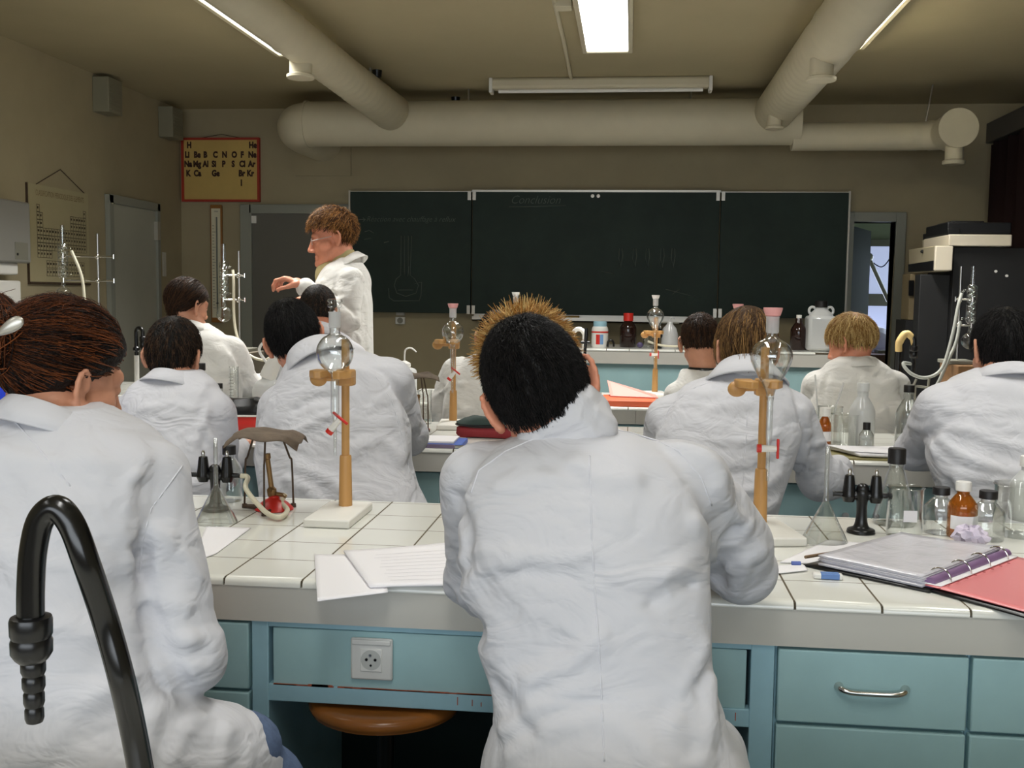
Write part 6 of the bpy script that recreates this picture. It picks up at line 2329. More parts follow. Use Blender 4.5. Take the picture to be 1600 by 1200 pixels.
tag(MB().tube([p1 + Vector((0, 0, .018)), p0 + Vector((0, 0, .006))], .0034, 10).build('pencil', mat('brown pencil', lin(128, 104, 78), .5)), 'thin brown pencil lying across the sheet, its end under the binder', 'pencil')
# crumpled paper
cr = MB().sphere((0, 0, 0), (.034, .026, .024), 22)
rs = np.random.default_rng(6)
cr.v = [tuple(np.array(p) * (1 + .32 * math.sin(31 * p[0] / .034 * .3 + 7 * p[1] / .026) * math.cos(5 * p[2] / .024 + 3 * p[0] / .03)) + rs.normal(0, .0022, 3)) for p in cr.v]
q = on(1515, 855)
o = cr.build('crumpled_paper', mat('lilac white paper', lin(214, 204, 220), .8), loc=(q.x, q.y, Z1 + .022), sharp=1)
tag(o, 'crumpled ball of lilac white paper before the small bottles', 'paper ball')

# bottles and beakers at the right
def con_flask(label, px, py, h, r):
    q = on(px, py)
    t = thing('conical_flask', label, 'flask', q)
    pr = [(0, 0), (r * .93, 0), (r, .006), (r * .96, .02), (.022, h * .66), (.0175, h * .72), (.0175, h * .86)]
    mb = MB(); mb.caps = False
    mb.lathe(hollow(pr[:4] + smooth_prof(pr[3:6], 4) + pr[6:], .002), 36)
    mb.build('body', M['glass'], t, sharp=50)
    c = MB(); c.lathe([(.021, h * .80), (.021, h * .985), (.0195, h), (0, h)], 26); c.build('cap', M['blackcap'], t, sharp=40)
    return t


con_flask('conical flask with a wide black screw cap behind the right gas tap', 1397, 818, .185, .052)
q = on(1412, 838); beaker('tall clear beaker in front of the capped conical flask', q, .115, .040)
pl = MB()
for k in range(3):
    a = k * .7
    pl.tube(smooth_path([q + Vector((-.012 + k * .01, 0, .09)), q + Vector((0, .006, .1)), q + Vector((.014, -.002, .088))], 4), .005, 8)
tag(MB().box(q + Vector((.002, -.0415, .055)), (.03, .0012, .026)).build('beaker_label', M['paper']), 'square white paper label stuck on the tall beaker', 'label')
bottle('reagent_bottle', 'squat clear bottle with a black cap left of the amber bottle', on(1468, 832), .108, .037, group='clear bottles with black caps')
bottle('amber_bottle', 'amber bottle with a white cap and paper label among the clear bottles', on(1502, 838), .128, .033, 'white', 'amber', lab=True)
bottle('reagent_bottle', 'clear bottle with a dark red brown cap right of the amber bottle', on(1541, 842), .112, .038, group='clear bottles with black caps')
beaker('large clear beaker at the right edge of the picture', on(1590, 836), .12, .055)
bottle('wash_flask', 'milky plastic bottle at the right edge of the picture behind the large beaker', on(1604, 812), .16, .042, 'white', 'poly')

# ------------------------------------------------------------------ second bench
Z2 = BENCH_Z + .0006
def on2(px, Y, z=Z2):
    q = at(px, 600, Y); q.z = z
    return q


bottle('reagent_bottle', 'clear bottle with black cap behind the shoulder of the short haired person', on2(312, 3.95), .262, .04, cap_h=.028, cap_r=.023, group='clear bottles with black caps')
bottle('reagent_bottle', 'low bottle with a black cap beside the measuring cylinder, second bench', on2(343, 3.95), .185, .03, cap_h=.02, cap_r=.012, group='clear bottles with black caps')
q = on2(366, 4.25)
tc = thing('measuring_cylinder', 'narrow graduated glass cylinder in front of the person with tied brown hair', 'cylinder', q)
mb = MB(); mb.caps = False
mb.lathe(hollow([(0, 0), (.036, 0), (.036, .008), (.018, .014), (.018, .225), (.021, .228)], .0018), 28)
mb.build('body', M['glass'], tc, sharp=50)
gm = MB()
for i in range(14):
    gm.box((-.006, -.0185, .03 + i * .013), (.014 if i % 2 else .02, .0006, .0016))
gm.build('graduation', M['grey'], tc)
# pencil cases
def pencil_case(label, loc, L, W_, H, rz, mats, split=.45):
    t = thing('pencil_case', label, 'pencil case', loc, rz)
    n = 18
    def shell(z0, z1, m, nm, infl):
        V, F = [], []
        nn = 28
        for (zz, s_) in ((z0, .92), (z0 + (z1 - z0) * .3, 1.0), (z0 + (z1 - z0) * .7, .98 - infl * .2), (z1, .55 + .3 * (1 - infl))):
            for k in range(nn):
                a = 2 * PI * k / nn
                ca, sa = math.cos(a), math.sin(a)
                V.append((L / 2 * s_ * math.copysign(abs(ca) ** .6, ca), W_ / 2 * s_ * math.copysign(abs(sa) ** .7, sa), zz + .004 * math.sin(3 * a + zz * 90)))
        for r_ in range(3):
            for k in range(nn):
                k2 = (k + 1) % nn
                F.append((r_ * nn + k, r_ * nn + k2, (r_ + 1) * nn + k2, (r_ + 1) * nn + k))
        F.append(tuple(reversed(range(nn)))); F.append(tuple(3 * nn + k for k in range(nn)))
        return MB().add(V, F).build(nm, m, t, sharp=50)
    shell(0.001, H * split, mats[0], 'lower_half', 0)
    shell(H * split - .004, H, mats[1], 'upper_half', .8)
    z = MB()
    nn = 28
    z.tube([(L / 2 * 1.0 * math.copysign(abs(math.cos(2 * PI * k / nn)) ** .6, math.cos(2 * PI * k / nn)), W_ / 2 * math.copysign(abs(math.sin(2 * PI * k / nn)) ** .7, math.sin(2 * PI * k / nn)), H * split) for k in range(nn + 1)], .004, 8)
    z.build('zip', mats[2], t)
    return t


pencil_case('red and black pencil case with a white zip on the second bench', on2(382, 3.98), .20, .12, .125, .1, (M['red'], M['black'], M['white']), .5)
MB().tube([on2(376, 3.86, Z2 + .10), on2(392, 3.90, Z2 + .118)], .004, 8)
pencil_case('dark red and green pencil case on the second bench, left of the bleached hair', on2(768, 3.98), .27, .11, .075, -.08,
            (mat('dark red cloth', lin(136, 34, 40), .7), mat('dark green cloth', lin(30, 52, 46), .7), M['black']), .62)
# wash bottles
def wash_bottle(label, loc, h, r, rz=0.0, group='wash bottles'):
    t = thing('wash_bottle', label, 'bottle', loc, rz, group)
    MB().lathe([(0, 0), (r, 0), (r, h * .62)] + smooth_prof([(r, h * .62), (r * .9, h * .72), (r * .45, h * .78)], 4) + [(r * .42, h * .80), (0, h * .8)], 30).build('body', M['poly'], t, sharp=45)
    MB().lathe([(r * .5, h * .79), (r * .5, h * .88), (r * .3, h * .92), (r * .12, h * .95), (0, h * .95)], 26).build('cap', M['white'], t)
    MB().tube(smooth_path([(0, 0, h * .93), (0, 0, h * 1.12), (.006, 0, h * 1.24), (.03, 0, h * 1.29), (.055, 0, h * 1.22), (.062, 0, h * 1.18)], 5), [.0042] * 20 + [.0035] * 6, 10).build('spout', M['white'], t)
    return t


wash_bottle('squat white wash bottle with a hooked spout before the wall, third bench', on2(632, 5.45), .20, .065)
t = thing('plastic_bottle', 'large white plastic wash bottle with a wide side handle, second bench left', 'bottle', on2(418, 4.2), .0)
MB().lathe([(0, 0), (.06, 0), (.062, .1), (.062, .14)] + smooth_prof([(.062, .14), (.05, .17), (.024, .185)], 4) + [(.024, .2), (0, .2)], 30).build('body', M['poly'], t, sharp=45)
MB().tube(smooth_path([(.0, 0, .19), (.02, 0, .235), (.045, -.005, .28), (.035, -.004, .30)], 5), [.034, .034, .034, .033, .033, .032, .031, .030, .029, .028, .026, .024, .022, .02, .018, .016][:16], 20).build('neck_grip', M['white'], t)
MB().tube(smooth_path([(.01, -.01, .24), (-.03, -.01, .30), (-.008, -.01, .335), (.03, -.01, .31)], 6), .006, 10).build('spout', M['white'], t)
beaker('small beaker behind the tripod of the second bench', on2(664, 4.33), .14, .03)
q = on2(652, 4.12)
tripod('iron tripod on the second bench, right of the person leaning left', q, .9, H=.215)
gauze('dark scorched gauze on the tripod of the second bench', q + Vector((0, 0, .226)), .3, s=.08, seed=5)
burner('gas burner under the tripod of the second bench', q + Vector((.004, 0, 0)), 0, 0)
# pad
tp = thing('note_pad', 'white note pad on a blue folder at the front edge of the second bench', 'note pad', on2(690, 3.72), .02)
MB().span((-.11, -.075, 0), (.085, .09, .016)).build('folder', mat('blue folder', lin(70, 104, 190), .45), tp, bevel=.003)
MB().span((-.115, -.07, .0165), (.055, .085, .024)).build('paper_block', M['paper'], tp, bevel=.001)
MB().span((-.115, -.080, .001), (.06, -.072, .014)).build('edge_strip', mat('violet edge', lin(132, 116, 140), .5), tp)
tag(MB().tube([on2(655, 3.648, Z2 + .007), on2(727, 3.648, Z2 + .007)], .0055, 12).build('pen', M['chrome']), 'silver pen lying along the front edge of the second bench', 'pen')
# right half of the second bench
bottle('amber_bottle', 'small amber bottle with a white cap on the second bench', on2(1291, 3.95), .145, .024, 'white', 'amber', lab=True, cap_h=.03, cap_r=.02)
beaker('clear beaker behind the small amber bottle, second bench', on2(1299, 4.1), .135, .045)
beaker('clear beaker left of the milky bottle, second bench', on2(1322, 3.98), .12, .05)
beaker('clear beaker with a glass rod standing in it, second bench', on2(1272, 4.15), .115, .04)
tag(MB().tube([on2(1284, 4.13, Z2 + .01), on2(1273, 4.17, Z2 + .25)], .0035, 8).build('glass_rod', M['ground']), 'glass rod standing in the beaker behind the small amber bottle', 'rod')
tag(MB().tube([on2(1294, 4.14, Z2 + .008), on2(1318, 4.19, Z2 + .22)], .0035, 8).build('glass_rod', M['ground']), 'glass rod leaning to the right in the middle beaker of the second bench', 'rod')
bottle('milky_bottle', 'milky white plastic bottle in front of the person with the blond bob', on2(1349, 4.0), .235, .046, 'poly', 'poly', cap_h=.03, cap_r=.022)
bottle('reagent_bottle', 'tiny clear bottle with a black cap before the milky bottle, second bench', on2(1357, 3.86), .105, .026, cap_h=.026, cap_r=.013, group='clear bottles with black caps')
bottle('reagent_bottle', 'clear bottle with a dark cap at the shoulder of the right hand person', on2(1421, 3.95), .235, .044, cap_h=.026, cap_r=.019, group='clear bottles with black caps')
fo = thing('document_folder', 'olive green folder with white papers at the front edge of the second bench', 'folder', on2(1340, 3.75), .0)
MB().add([(-.19, -.10, .0), (.22, -.112, .0), (.2, .10, .0), (-.16, .10, .0), (-.19, -.10, .006), (.22, -.112, .006), (.2, .10, .006), (-.16, .10, .006)],
         [(3, 2, 1, 0), (4, 5, 6, 7), (0, 1, 5, 4), (1, 2, 6, 5), (2, 3, 7, 6), (3, 0, 4, 7)]).build('olive_cover', mat('olive card', lin(138, 130, 82), .5), fo)
o = sheet('papers', None, None, [(.0, -.088), (.2, -.094), (.19, .088), (-.08, .09)], .0075, M['paper'], thick=.010, curl=.006); o.parent = fo
o = sheet('papers', None, None, [(-.03, -.06), (.15, -.07), (.18, .09), (-.09, .095)], .019, M['paper'], thick=.003, curl=.006); o.parent = fo

# ------------------------------------------------------------------ third bench
ob = thing('orange_binder', 'orange folder lying open at the front edge of the third bench', 'folder', on2(985, 5.36), .0)
MB().span((-.14, -.16, 0), (.13, .15, .03)).build('cover', M['orange'], ob, bevel=.004)
lidm = mat('translucent pink cover', lin(232, 150, 138), .5)
MB().add([(-.10, .02, .032), (.14, -.02, .032), (.13, .12, .035), (-.12, .16, .10), (-.10, .02, .036), (.14, -.02, .036), (.13, .12, .039), (-.12, .16, .104)],
         [(3, 2, 1, 0), (4, 5, 6, 7), (0, 1, 5, 4), (1, 2, 6, 5), (2, 3, 7, 6), (3, 0, 4, 7)]).build('raised_leaf', lidm, ob)
rb = thing('dark_folder', 'dark red folder with white sheets on the third bench, left of the blond person', 'folder', on2(1236, 5.40), .1)
MB().span((-.12, -.12, 0), (.12, .12, .03)).build('cover', mat('dark red card', lin(150, 70, 72), .55), rb, bevel=.004)
o = sheet('papers', None, None, [(-.02, -.06), (.15, -.06), (.15, .13), (-.02, .13)], .031, M['paper'], thick=.012, curl=.01); o.parent = rb
swA = swan_tap('black swan neck tap on the left third bench', on2(214, 5.3), -.4, 'black', H=.345, reach=.05, r=.010)
MB().lathe([(.0125, .05), (.0125, .20), (.0105, .20), (.0105, .05)], 16).build('white_sleeve', M['white'], swA)
MB().lathe([(.011, .22), (.018, .226), (.018, .24), (.011, .247)], 16).build('valve_nut', M['black'], swA)
sw2 = swan_tap('white swan neck tap rising behind the ear of the bleached hair person', on2(912, 5.62), 2.6, 'white', H=.365, reach=.075, r=.012)
bt = thing('black_tap', 'slim black tap with a side valve, right of the white swan neck tap', 'tap', on2(913, 5.5))
MB().tube([(0, 0, 0), (0, 0, .26), (.006, 0, .34), (.004, 0, .375)], [.01, .008, .011, .008], 14).build('pipe', M['black'], bt)
MB().tube([(-.02, 0, .30), (.024, 0, .30)], .008, 12).build('valve', M['black'], bt)

# yellow rag on a tap at the right, with grey tubing to the condenser
qy = on2(1402, 5.45)
yt = swan_tap('dark tap with a cream sleeve over its bend, right of the doorway', qy, -.2, 'black', H=.37, reach=.07, r=.012)
yr = MB()
yr.tube(smooth_path([qy + Vector((0, 0, .285)), qy + Vector((.0, -.005, .33)), qy + Vector((.03, -.008, .375)), qy + Vector((.06, -.01, .35)), qy + Vector((.075, -.012, .285))], 6), [.017] * 6 + [.019] * 6 + [.016] * 6 + [.013] * 7, 14)
tag(yr.build('tap_sleeve', mat('cream rubber', lin(226, 196, 132), .55, bump=(20, .4, .006))), 'cream yellow rubber sleeve pulled over the bend of the dark tap', 'sleeve')


def reflux(label_stand, label_glass, rodpx, glasspx, pytop, Y, side, base_z, top_rod_py):
    """metal stand with a bulb condenser on a round flask"""
    xr = at(rodpx, 500, Y).x; xg = at(glasspx, 500, Y).x
    zt = at(glasspx, pytop, Y).z
    ts = thing('clamp_stand', label_stand, 'stand', (xr, Y, base_z), 0, 'clamp stands')
    zr = at(rodpx, top_rod_py, Y).z - base_z
    MB().cyl((0, 0, .02), (0, 0, zr), .006).build('rod', M['steel'], ts)
    MB().span((-.07, -.09, 0), (.07, .09, .018)).build('base_plate', M['grey'], ts, bevel=.004)
    gx = xg - xr
    tg = thing('reflux_condenser', label_glass, 'condenser', (xg, Y - .05, base_z), 0, 'condensers on round flasks')
    z2 = zt - base_z
    L = .17
    mb = MB(); mb.caps = False
    r0 = .0105
    prof = [(r0, z2), (r0, z2 - .1)]
    zb = z2 - .105
    for k in range(6):
        zz = zb - k * (L / 6)
        prof += [(r0, zz), (.0215, zz - L / 18), (.0225, zz - L / 12), (.0215, zz - L / 9)]
    zz = zb - L
    prof += [(r0, zz), (r0, zz - .05)]
    sp = smooth_prof(prof, 3)
    mb.lathe(sp + [(max(r - .0015, .002), z) for r, z in reversed(sp)], 26)
    mb.build('condenser', M['glass'], tg, sharp=0)
    j = MB(); j.caps = False
    j.lathe([(.0255, zb + .004), (.0255, zb - L - .002), (.012, zb - L - .012)], 26)
    j.lathe([(.0255, zb + .004), (.012, zb + .014)], 26)
    j.build('jacket', M['glass'], tg, sharp=60)
    f = MB(); f.caps = False
    R0 = .042; zc = zz - .05 - R0 - .006
    pr = [(.0125, zz - .045), (.0125, zc + R0 * .98)] + [(R0 * math.cos(a), zc + R0 * math.sin(a)) for a in np.linspace(1.27, -PI / 2 + .02, 16)]
    f.lathe(pr, 28)
    f.build('round_flask', M['glass'], tg, sharp=0)
    for (za, nm) in ((zb - .02, 'side_arm'), (zb - L + .01, 'side_arm')):
        MB().tube(smooth_path([(side * .022, 0, za), (side * .04, 0, za + .004), (side * .05, 0, za - .012)], 4), .005, 10).build(nm, M['glass'], tg)
    for za in (zb - .06, zb - L - .02):
        c = MB()
        c.tube([(gx, -.05, za), (gx * .4, -.03, za), (0, -.012, za), (-gx * .55, -.012, za)], .0048, 10)
        c.tube([(gx * .9, -.078, za - .012), (gx * .9, -.078, za + .012)], .004, 8)
        c.tube([(-gx * .55, -.012, za - .012), (-gx * .55, -.012, za + .012)], .004, 8)
        c.sphere((0, -.008, za), (.014, .014, .016), 12)
        c.build('clamp', M['chrome'], ts)
    zf = zc - R0
    return Vector((xg, Y - .05, base_z)), zb, L, zf


bx0, bx1 = at(1483, 570, 5.5).x, at(1540, 570, 5.5).x
bz = at(1500, 569, 5.5).z
tag(MB().span((bx0, 5.36, Z2), (bx1 + .02, 5.66, bz)).build('wooden_box', mat('brown box board', lin(128, 92, 56), .65, var=(8, .15)), bevel=.004),
    'brown wooden box under the right hand condenser, third bench', 'box')
gq, zb, L, zf = reflux('clamp stand on the brown wooden box at the right', 'glass condenser on a round flask above the brown wooden box at the right', 1498, 1512, 416, 5.55, -1, bz + .0008, 416)
ta = gq + Vector((-.05, 0, zb - .032)); tl = gq + Vector((-.05, 0, zb - L - .002))
tag(MB().tube(smooth_path([ta, at(1497, 480, 5.47), at(1488, 525, 5.44), at(1472, 575, 5.42), at(1448, 590, 5.4), at(1424, 584, 5.4), at(1411, 568, 5.42), qy + Vector((.062, -.012, .225))], 7), .0085, 12).build('cooling_hose', M['greytube']),
    'grey rubber hose looping from the top of the right condenser to the dark tap', 'hose', 'condenser hoses')
tag(MB().tube(smooth_path([tl, at(1494, 535, 5.47), at(1482, 562, 5.45), at(1470, 590, 5.43), at(1462, 606, 5.42), at(1458, 625, 5.42)], 7), .0085, 12).build('cooling_hose', M['greytube']),
    'grey rubber hose hanging from the lower side arm of the right condenser', 'hose', 'condenser hoses')
rk = MB()
for a_, b_ in (((1432, 592), (1426, 606)), ((1452, 590), (1450, 605)), ((1420, 602), (1455, 606))):
    rk.tube([at(*a_, 5.36), at(*b_, 5.36)], .006, 8)
rk.tube([at(1430, 604, 5.36), Vector((at(1430, 604, 5.36).x, 5.36, Z2))], .006, 8)
rk.tube([at(1450, 604, 5.36), Vector((at(1450, 604, 5.36).x, 5.36, Z2))], .006, 8)
tag(rk.build('hose_rack', M['grey']), 'small grey wire rack under the looping hoses', 'rack')

# two condensers at the left
def block(px, Y, z, label):
    c_ = at(px, 550, Y)
    tag(MB().span((c_.x - .14, Y - .13, Z2), (c_.x + .14, Y + .12, z)).build('wooden_box', mat('grey box board', lin(120, 112, 98), .65), bevel=.004), label, 'box')
    return z


zz_ = block(362, 5.5, 1.12, 'grey box under the middle left condenser, third bench')
gq, zb, L, zf = reflux('clamp stand right of the tall wooden thermometer', 'glass condenser on a round flask before the tall wooden thermometer', 374, 356, 382, 5.5, 1, zz_ + .0008, 392)
tag(MB().tube(smooth_path([gq + Vector((.05, 0, zb - .032)), at(365, 440, 5.44), at(366, 500, 5.44), at(374, 535, 5.42), at(392, 556, 5.4), at(412, 563, 5.38), at(424, 560, 5.36), at(430, 580, 5.34), Vector((at(432, 585, 5.34).x, 5.34, Z2 + .01))], 7), .0075, 12).build('cooling_hose', M['tubing']),
    'cream hose hanging from the condenser before the tall wooden thermometer', 'hose', 'condenser hoses')
zz_ = block(124, 5.5, 1.2, 'grey box under the far left condenser, third bench')
gq, zb, L, zf = reflux('clamp stand before the grey door of the left wall', 'glass condenser on a round flask before the periodic table poster', 155, 108, 353, 5.5, 1, zz_ + .0008, 365)
tag(MB().tube(smooth_path([gq + Vector((.05, 0, zb - .032)), at(127, 430, 5.44), at(132, 470, 5.44), at(135, 520, 5.42), Vector((at(138, 585, 5.4).x, 5.4, Z2 + .01))], 7), .0085, 12).build('cooling_hose', M['tubing']),
    'cream hose hanging from the condenser before the periodic table poster', 'hose', 'condenser hoses')

# ------------------------------------------------------------------ demonstration bench
ZDm = zdm + .0006
def ond(px, Y=7.35):
    q = at(px, 540, Y); q.z = ZDm
    return q


t = thing('plastic_jar', 'white plastic jar with a pale blue lid and a red and blue label', 'jar', ond(937, 7.3))
R0 = 13 * 7.3 / FPX
H0 = at(937, 502, 7.3).z - ZDm
MB().lathe([(0, 0), (R0 * .96, 0), (R0, .01), (R0, H0 * .66)] + smooth_prof([(R0, H0 * .66), (R0 * .92, H0 * .76), (R0 * .75, H0 * .82)], 4) + [(0, H0 * .82)], 28).build('body', M['white'], t, sharp=45)
MB().lathe([(R0 * .8, H0 * .8), (R0 * .8, H0 * .97), (R0 * .74, H0), (0, H0)], 28).build('lid', mat('pale blue lid', lin(150, 190, 204), .4), t, sharp=45)
MB().lathe([(R0 + .0012, H0 * .56), (R0 + .0012, H0 * .62), (R0, H0 * .62)], 28).build('red_band', M['red'], t)
def patch(parent, r, a0, a1, z0, z1, m, nm):
    n = 8; V, F = [], []
    for k in range(n + 1):
        a = a0 + (a1 - a0) * k / n
        for z in (z0, z1):
            for rr in (r, r + .0015):
                V.append((rr * math.cos(a), rr * math.sin(a), z))
    for k in range(n):
        o = k * 4; p = o + 4
        F += [(o + 1, p + 1, p + 3, o + 3), (o, o + 2, p + 2, p), (o, p, p + 1, o + 1), (o + 2, o + 3, p + 3, p + 2)]
    F += [(0, 1, 3, 2), (n * 4, n * 4 + 2, n * 4 + 3, n * 4 + 1)]
    return MB().add(V, F).build(nm, m, parent)
patch(t, R0, -PI * .64, -PI * .49, H0 * .12, H0 * .5, M['red'], 'red_label')
patch(t, R0, -PI * .49, -PI * .36, H0 * .12, H0 * .5, mat('label blue', lin(120, 160, 206), .5), 'blue_label')

hb = at(980, 489, 7.4).z - ZDm
t = bottle('dark_bottle', 'dark brown glass bottle with a red screw cap on the demonstration bench', ond(981, 7.4), hb, .058, 'red', 'amberdark', cap_h=.055, cap_r=.034)
t = bottle('brown_bottle', 'brown glass bottle with a glass stopper left of the white jerrycan', ond(1247, 7.4), at(1247, 492, 7.4).z - ZDm, .055, 'white', 'amberdark', cap_h=.04, cap_r=.018)
t = bottle('brown_bottle', 'second brown glass bottle at the foot of the jerrycan, darker', ond(1262, 7.55), .2, .05, 'blackcap', 'amberdark')
# jerrycan
Yj = 7.35
t = thing('jerrycan', 'translucent white jerrycan with two lugs and a black cap on the demonstration bench', 'canister', ond(1281, Yj))
wj = 21 * Yj / FPX; hj = at(1281, 470, Yj).z - ZDm
MB().span((-wj, -.10, 0), (wj, .10, hj * .70)).build('body', M['poly'], t, bevel=.022)
MB().lathe(smooth_prof([(wj * .9, hj * .68), (wj * .72, hj * .76), (.045, hj * .82), (.036, hj * .86), (.036, hj * .9)], 4) + [(0, hj * .9)], 28).build('shoulder', M['poly'], t)
MB().lathe([(.042, hj * .87), (.042, hj * .99), (.038, hj), (0, hj)], 26).build('cap', M['blackcap'], t, sharp=40)
for s_ in (-1, 1):
    MB().tube([(s_ * wj * .62 + .022 * math.cos(a) * 1.0, 0, hj * .80 + .026 * math.sin(a)) for a in np.linspace(0, 2 * PI, 22)], .009, 10).build('lug', M['poly'], t)
# glass bottle with bent tubes
t = thing('gas_wash_bottle', 'clear flask with a hooked glass tube on the demonstration bench', 'flask', ond(1046, 7.35))
hf = at(1046, 505, 7.35).z - ZDm
mb = MB(); mb.caps = False
mb.lathe(hollow([(0, 0), (.058, 0), (.06, .01), (.058, hf * .5), (.045, hf * .8), (.02, hf * .97), (.02, hf * 1.05)], .002), 30); mb.build('body', M['ground'], t, sharp=50)
MB().tube(smooth_path([(0, 0, .03), (0, 0, hf * 1.1), (.004, 0, hf * 1.2), (.02, 0, hf * 1.24), (.034, 0, hf * 1.18)], 5), .006, 10).build('bent_tube', M['ground'], t)
MB().tube([(-.06, 0, hf * 1.02), (.06, 0, hf * 1.02)], .006, 10).build('cross_tube', M['grey'], t)
gas_tap('black twin gas tap on the demonstration bench beside the clear flask', ond(1027, 7.3), .9)
q = ond(1026, 7.24)
tag(MB().tube(smooth_path([q + Vector((-.06, -.02, .05)), q + Vector((.0, -.03, .03)), q + Vector((.08, -.03, .02)), q + Vector((.2, -.02, .018))], 6), .0075, 10).build('gas_hose', M['tubing']), 'cream hose lying on the demonstration bench', 'hose')
beaker('small clear beaker on the demonstration bench left of the black gas tap', ond(1012, 7.4), .10, .035)
tag(MB().tube(smooth_path([ond(949, 7.25) + Vector((0, 0, .008)), ond(950, 7.25) + Vector((0, 0, .04)), ond(954, 7.25) + Vector((0, 0, .052)), ond(958, 7.25) + Vector((0, 0, .04)), ond(959, 7.25) + Vector((0, 0, .008))], 5), .007, 10).build('hose_clip', M['black']), 'small black arch shaped clip between the white jar and the dark bottle', 'clip')
tag(MB().sphere(ond(1000, 7.3) + Vector((0, 0, .02)), (.022, .014, .02), 14).build('purple_stopper', mat('violet rubber', lin(84, 74, 110), .5)), 'small violet rubber stopper right of the dark bottle', 'stopper')
wr_ = MB().sphere(ond(1278, 7.13) + Vector((0, 0, .0)), (.02, .01, .03), 10)

# ------------------------------------------------------------------ dark apparatus at the right
YA = 6.6
def A(px, py, Y=YA):
    return at(px, py, Y)


t = thing('optical_apparatus', 'large white and black laboratory apparatus on a dark cabinet at the right', 'apparatus', (A(1500, 600).x, YA, 0))
def bx(nm, p0, p1, Ya, Yb, m, bevel=.006):
    a, b = at(*p0, Ya), at(*p1, Ya)
    return MB().span((a.x, Ya, b.z), (b.x, Yb, a.z)).build(nm, m, t, world=True, bevel=bevel)
cream = mat('cream enamel', lin(226, 216, 196), .4)
dk = mat('black enamel', lin(14, 15, 18), .5)
dkg = mat('dark grey panel', lin(31, 31, 32), .6, var=(2, .15))
bx('head_box', (1483, 366), (1581, 385), YA, YA + .55, cream)
bx('front_box', (1462, 384), (1488, 423), YA - .05, YA - .02, cream)
bx('top_cover', (1481, 347), (1580, 366), YA + .03, YA + .5, dk)
bx('lid', (1486, 345), (1538, 357), YA + .05, YA + .35, dk)
# body receding to the rear wall on its left
v0, v1 = A(1488, 366), at(1441, 374, YA + .75)
sd = MB()
pA, pB = at(1483, 366, YA), at(1420, 388, YA + 1.0)
def wedge(nm, quadF, quadB, m):
    V = [at(*q) for q in quadF] + [at(*q) for q in quadB]
    return MB().add(V, [(0, 1, 2, 3), (7, 6, 5, 4), (0, 4, 5, 1), (1, 5, 6, 2), (2, 6, 7, 3), (3, 7, 4, 0)]).build(nm, m, t, world=True, bevel=.004)
wedge('side_housing', [(1462, 384, YA - .02), (1484, 384, YA - .02), (1484, 424, YA - .02), (1462, 424, YA - .02)], [(1420, 390, YA + .7), (1470, 384, YA + .7), (1470, 426, YA + .7), (1420, 428, YA + .7)], mat('shaded beige enamel', lin(176, 166, 140), .5))  # darker than the cream front: the shade of this side is in the colour
wedge('upper_housing', [(1484, 367, YA + .03), (1500, 367, YA + .03), (1500, 384, YA + .03), (1484, 384, YA + .03)], [(1441, 375, YA + .6), (1490, 368, YA + .6), (1490, 390, YA + .6), (1441, 390, YA + .6)], mat('shaded beige enamel', lin(176, 166, 140), .5))
wedge('cover_edge', [(1481, 357, YA + .02), (1500, 357, YA + .02), (1500, 367, YA + .02), (1481, 367, YA + .02)], [(1442, 366, YA + .62), (1490, 358, YA + .62), (1490, 368, YA + .62), (1442, 375, YA + .62)], dk)
wedge('name_plate', [(1459, 407, YA + .0), (1460, 407, YA - .01), (1460, 423, YA - .01), (1459, 423, YA + .0)], [(1419, 413, YA + .69), (1424, 413, YA + .7), (1424, 425, YA + .7), (1419, 425, YA + .69)], dk)
MB().sphere(at(1441, 393, YA + .3), .012, 10).build('screw', M['black'], t, world=True)
for px, py in ((1556, 424), (1573, 431)):
    p = at(px, py, YA - .005)
    MB().lathe([(0, -.006), (.008, -.004), (.008, .004), (0, .004)], 12, p, Matrix.Rotation(PI / 2, 3, 'X')).build('panel_button', M['white'], t, world=True)
a, b = at(1489, 426, YA + .05), at(1580, 600, YA + .05)
a3 = at(1438, 429, YA + .1)
MB().span((a3.x, YA + .1, Z2 - .05), (a.x, YA + .22, at(1460, 429, YA + .1).z)).build('low_cabinet', dkg, t, world=True, bevel=.004)
MB().span((a.x, YA + .05, Z2 - .05), (b.x + .1, YA + .6, at(1500, 386, YA).z)).build('back_cabinet', dkg, t, world=True, bevel=.004)
a, b = at(1418, 428, YA + .62), at(1440, 500, YA + .62)
MB().span((a.x, YA + .55, b.z - .0), (b.x, YA + .75, a.z)).build('column', mat('olive enamel', lin(122, 108, 80), .55), t, world=True, bevel=.004)
a2, b2 = at(1421, 438, YA + .54), at(1427, 462, YA + .54)
MB().span((a2.x, YA + .535, b2.z), (b2.x, YA + .555, a2.z)).build('column_slot', M['black'], t, world=True)
a, b = at(1412, 500, YA + .6), at(1445, 600, YA + .6)
MB().span((a.x, YA + .55, 0), (b.x, YA + .8, a.z)).build('column_foot', dkg, t, world=True)
a = at(1437, 500, YA)
MB().span((a.x - .05, YA - .05, 0), (at(1580, 500, YA).x + .1, YA + .65, Z2 - .05)).build('base_cabinet', dkg, t, world=True, bevel=.004)

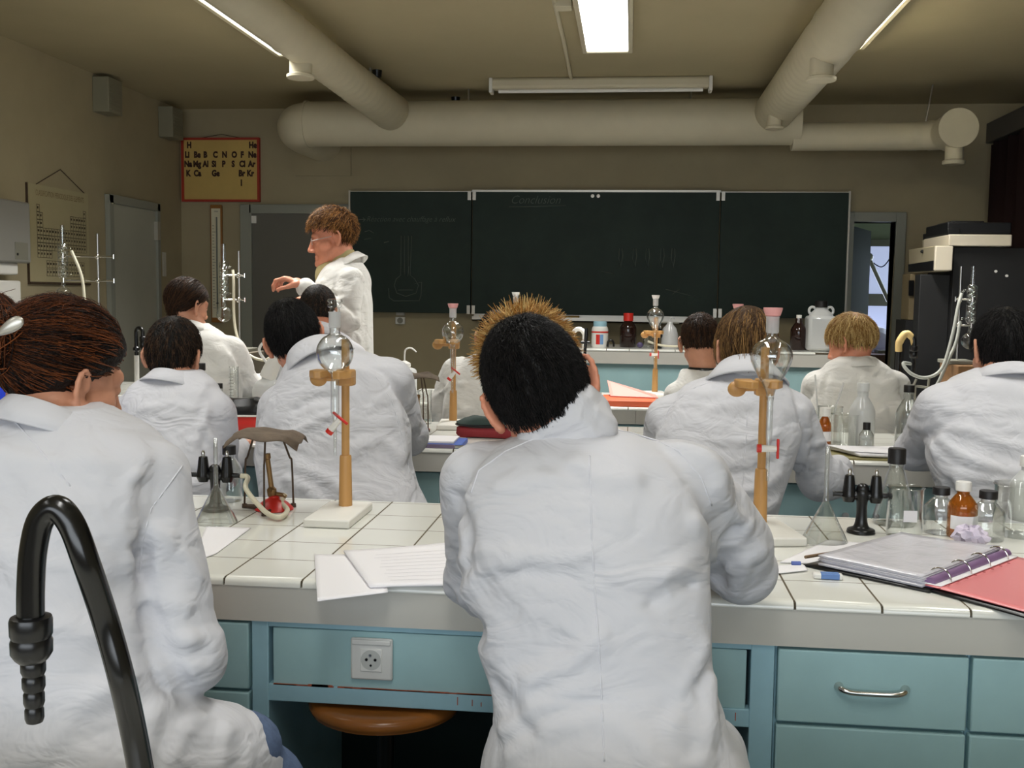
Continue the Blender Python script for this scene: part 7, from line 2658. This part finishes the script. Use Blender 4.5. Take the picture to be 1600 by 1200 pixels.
# ------------------------------------------------------------------ swan neck tap right in front of the camera
Yt = .86
q0 = at(58, 900, Yt)
tt = thing('swan_neck_tap', 'big glossy black swan neck tap in the left foreground', 'tap', (at(262, 1500, Yt).x, Yt, BENCH_Z), 0, 'swan neck taps')
path = [(270, 1600), (245, 1330), (210, 1150), (190, 1060), (165, 970), (135, 880), (112, 820), (88, 794), (64, 812), (52, 860), (48, 920), (48, 975)]
path = [at(px, py, Yt + (.03 if i < 3 else .015 if i < 5 else 0)) for i, (px, py) in enumerate(path)]
path[0] = Vector((tt.location.x, Yt + .03, BENCH_Z))
rt = 22.5 * Yt / FPX
MB().tube(smooth_path(path, 8), rt, 24).build('pipe', M['rubber'], tt, world=True)
pxm = Yt / FPX
c = at(49, 1000, Yt)
ztop = at(49, 962, Yt).z
n = MB()
n.lathe([(rt * .9, ztop), (33 * pxm, ztop - 2 * pxm), (35 * pxm, ztop - 8 * pxm), (34.5 * pxm, ztop - 32 * pxm), (32 * pxm, ztop - 38 * pxm), (34.5 * pxm, ztop - 44 * pxm), (34 * pxm, ztop - 64 * pxm), (28 * pxm, ztop - 74 * pxm), (22 * pxm, ztop - 80 * pxm)], 30, (c.x, Yt, 0))
n.build('collar', M['black'], tt, world=True)
n = MB(); pr = []
z = ztop - 76 * pxm
for k in range(4):
    ro = (20.5 - 1.6 * k) * pxm
    pr += [(ro * .86, z), (ro, z - 5 * pxm), (ro, z - 20 * pxm), (ro * .86, z - 27 * pxm)]
    z -= 27.5 * pxm
pr += [(8 * pxm, z - 2 * pxm), (0, z - 2 * pxm)]
n.lathe(pr, 26, (c.x + 2 * pxm, Yt, 0)); n.build('ribbed_nozzle', M['black'], tt, world=True)
MB().lathe([(0, 0), (.03, 0), (.03, .012), (.02, .03), (rt, .05), (0, .05)], 26, (0, .03, 0)).build('foot', M['black'], tt)

# stool under the nearest bench
sq = Vector((at(603, 1130, 2.02).x, 2.02, 0))
STZ = at(603, 1118, 1.9).z
stool('empty round wooden stool pushed under the nearest bench, in the kneehole', sq, STZ)
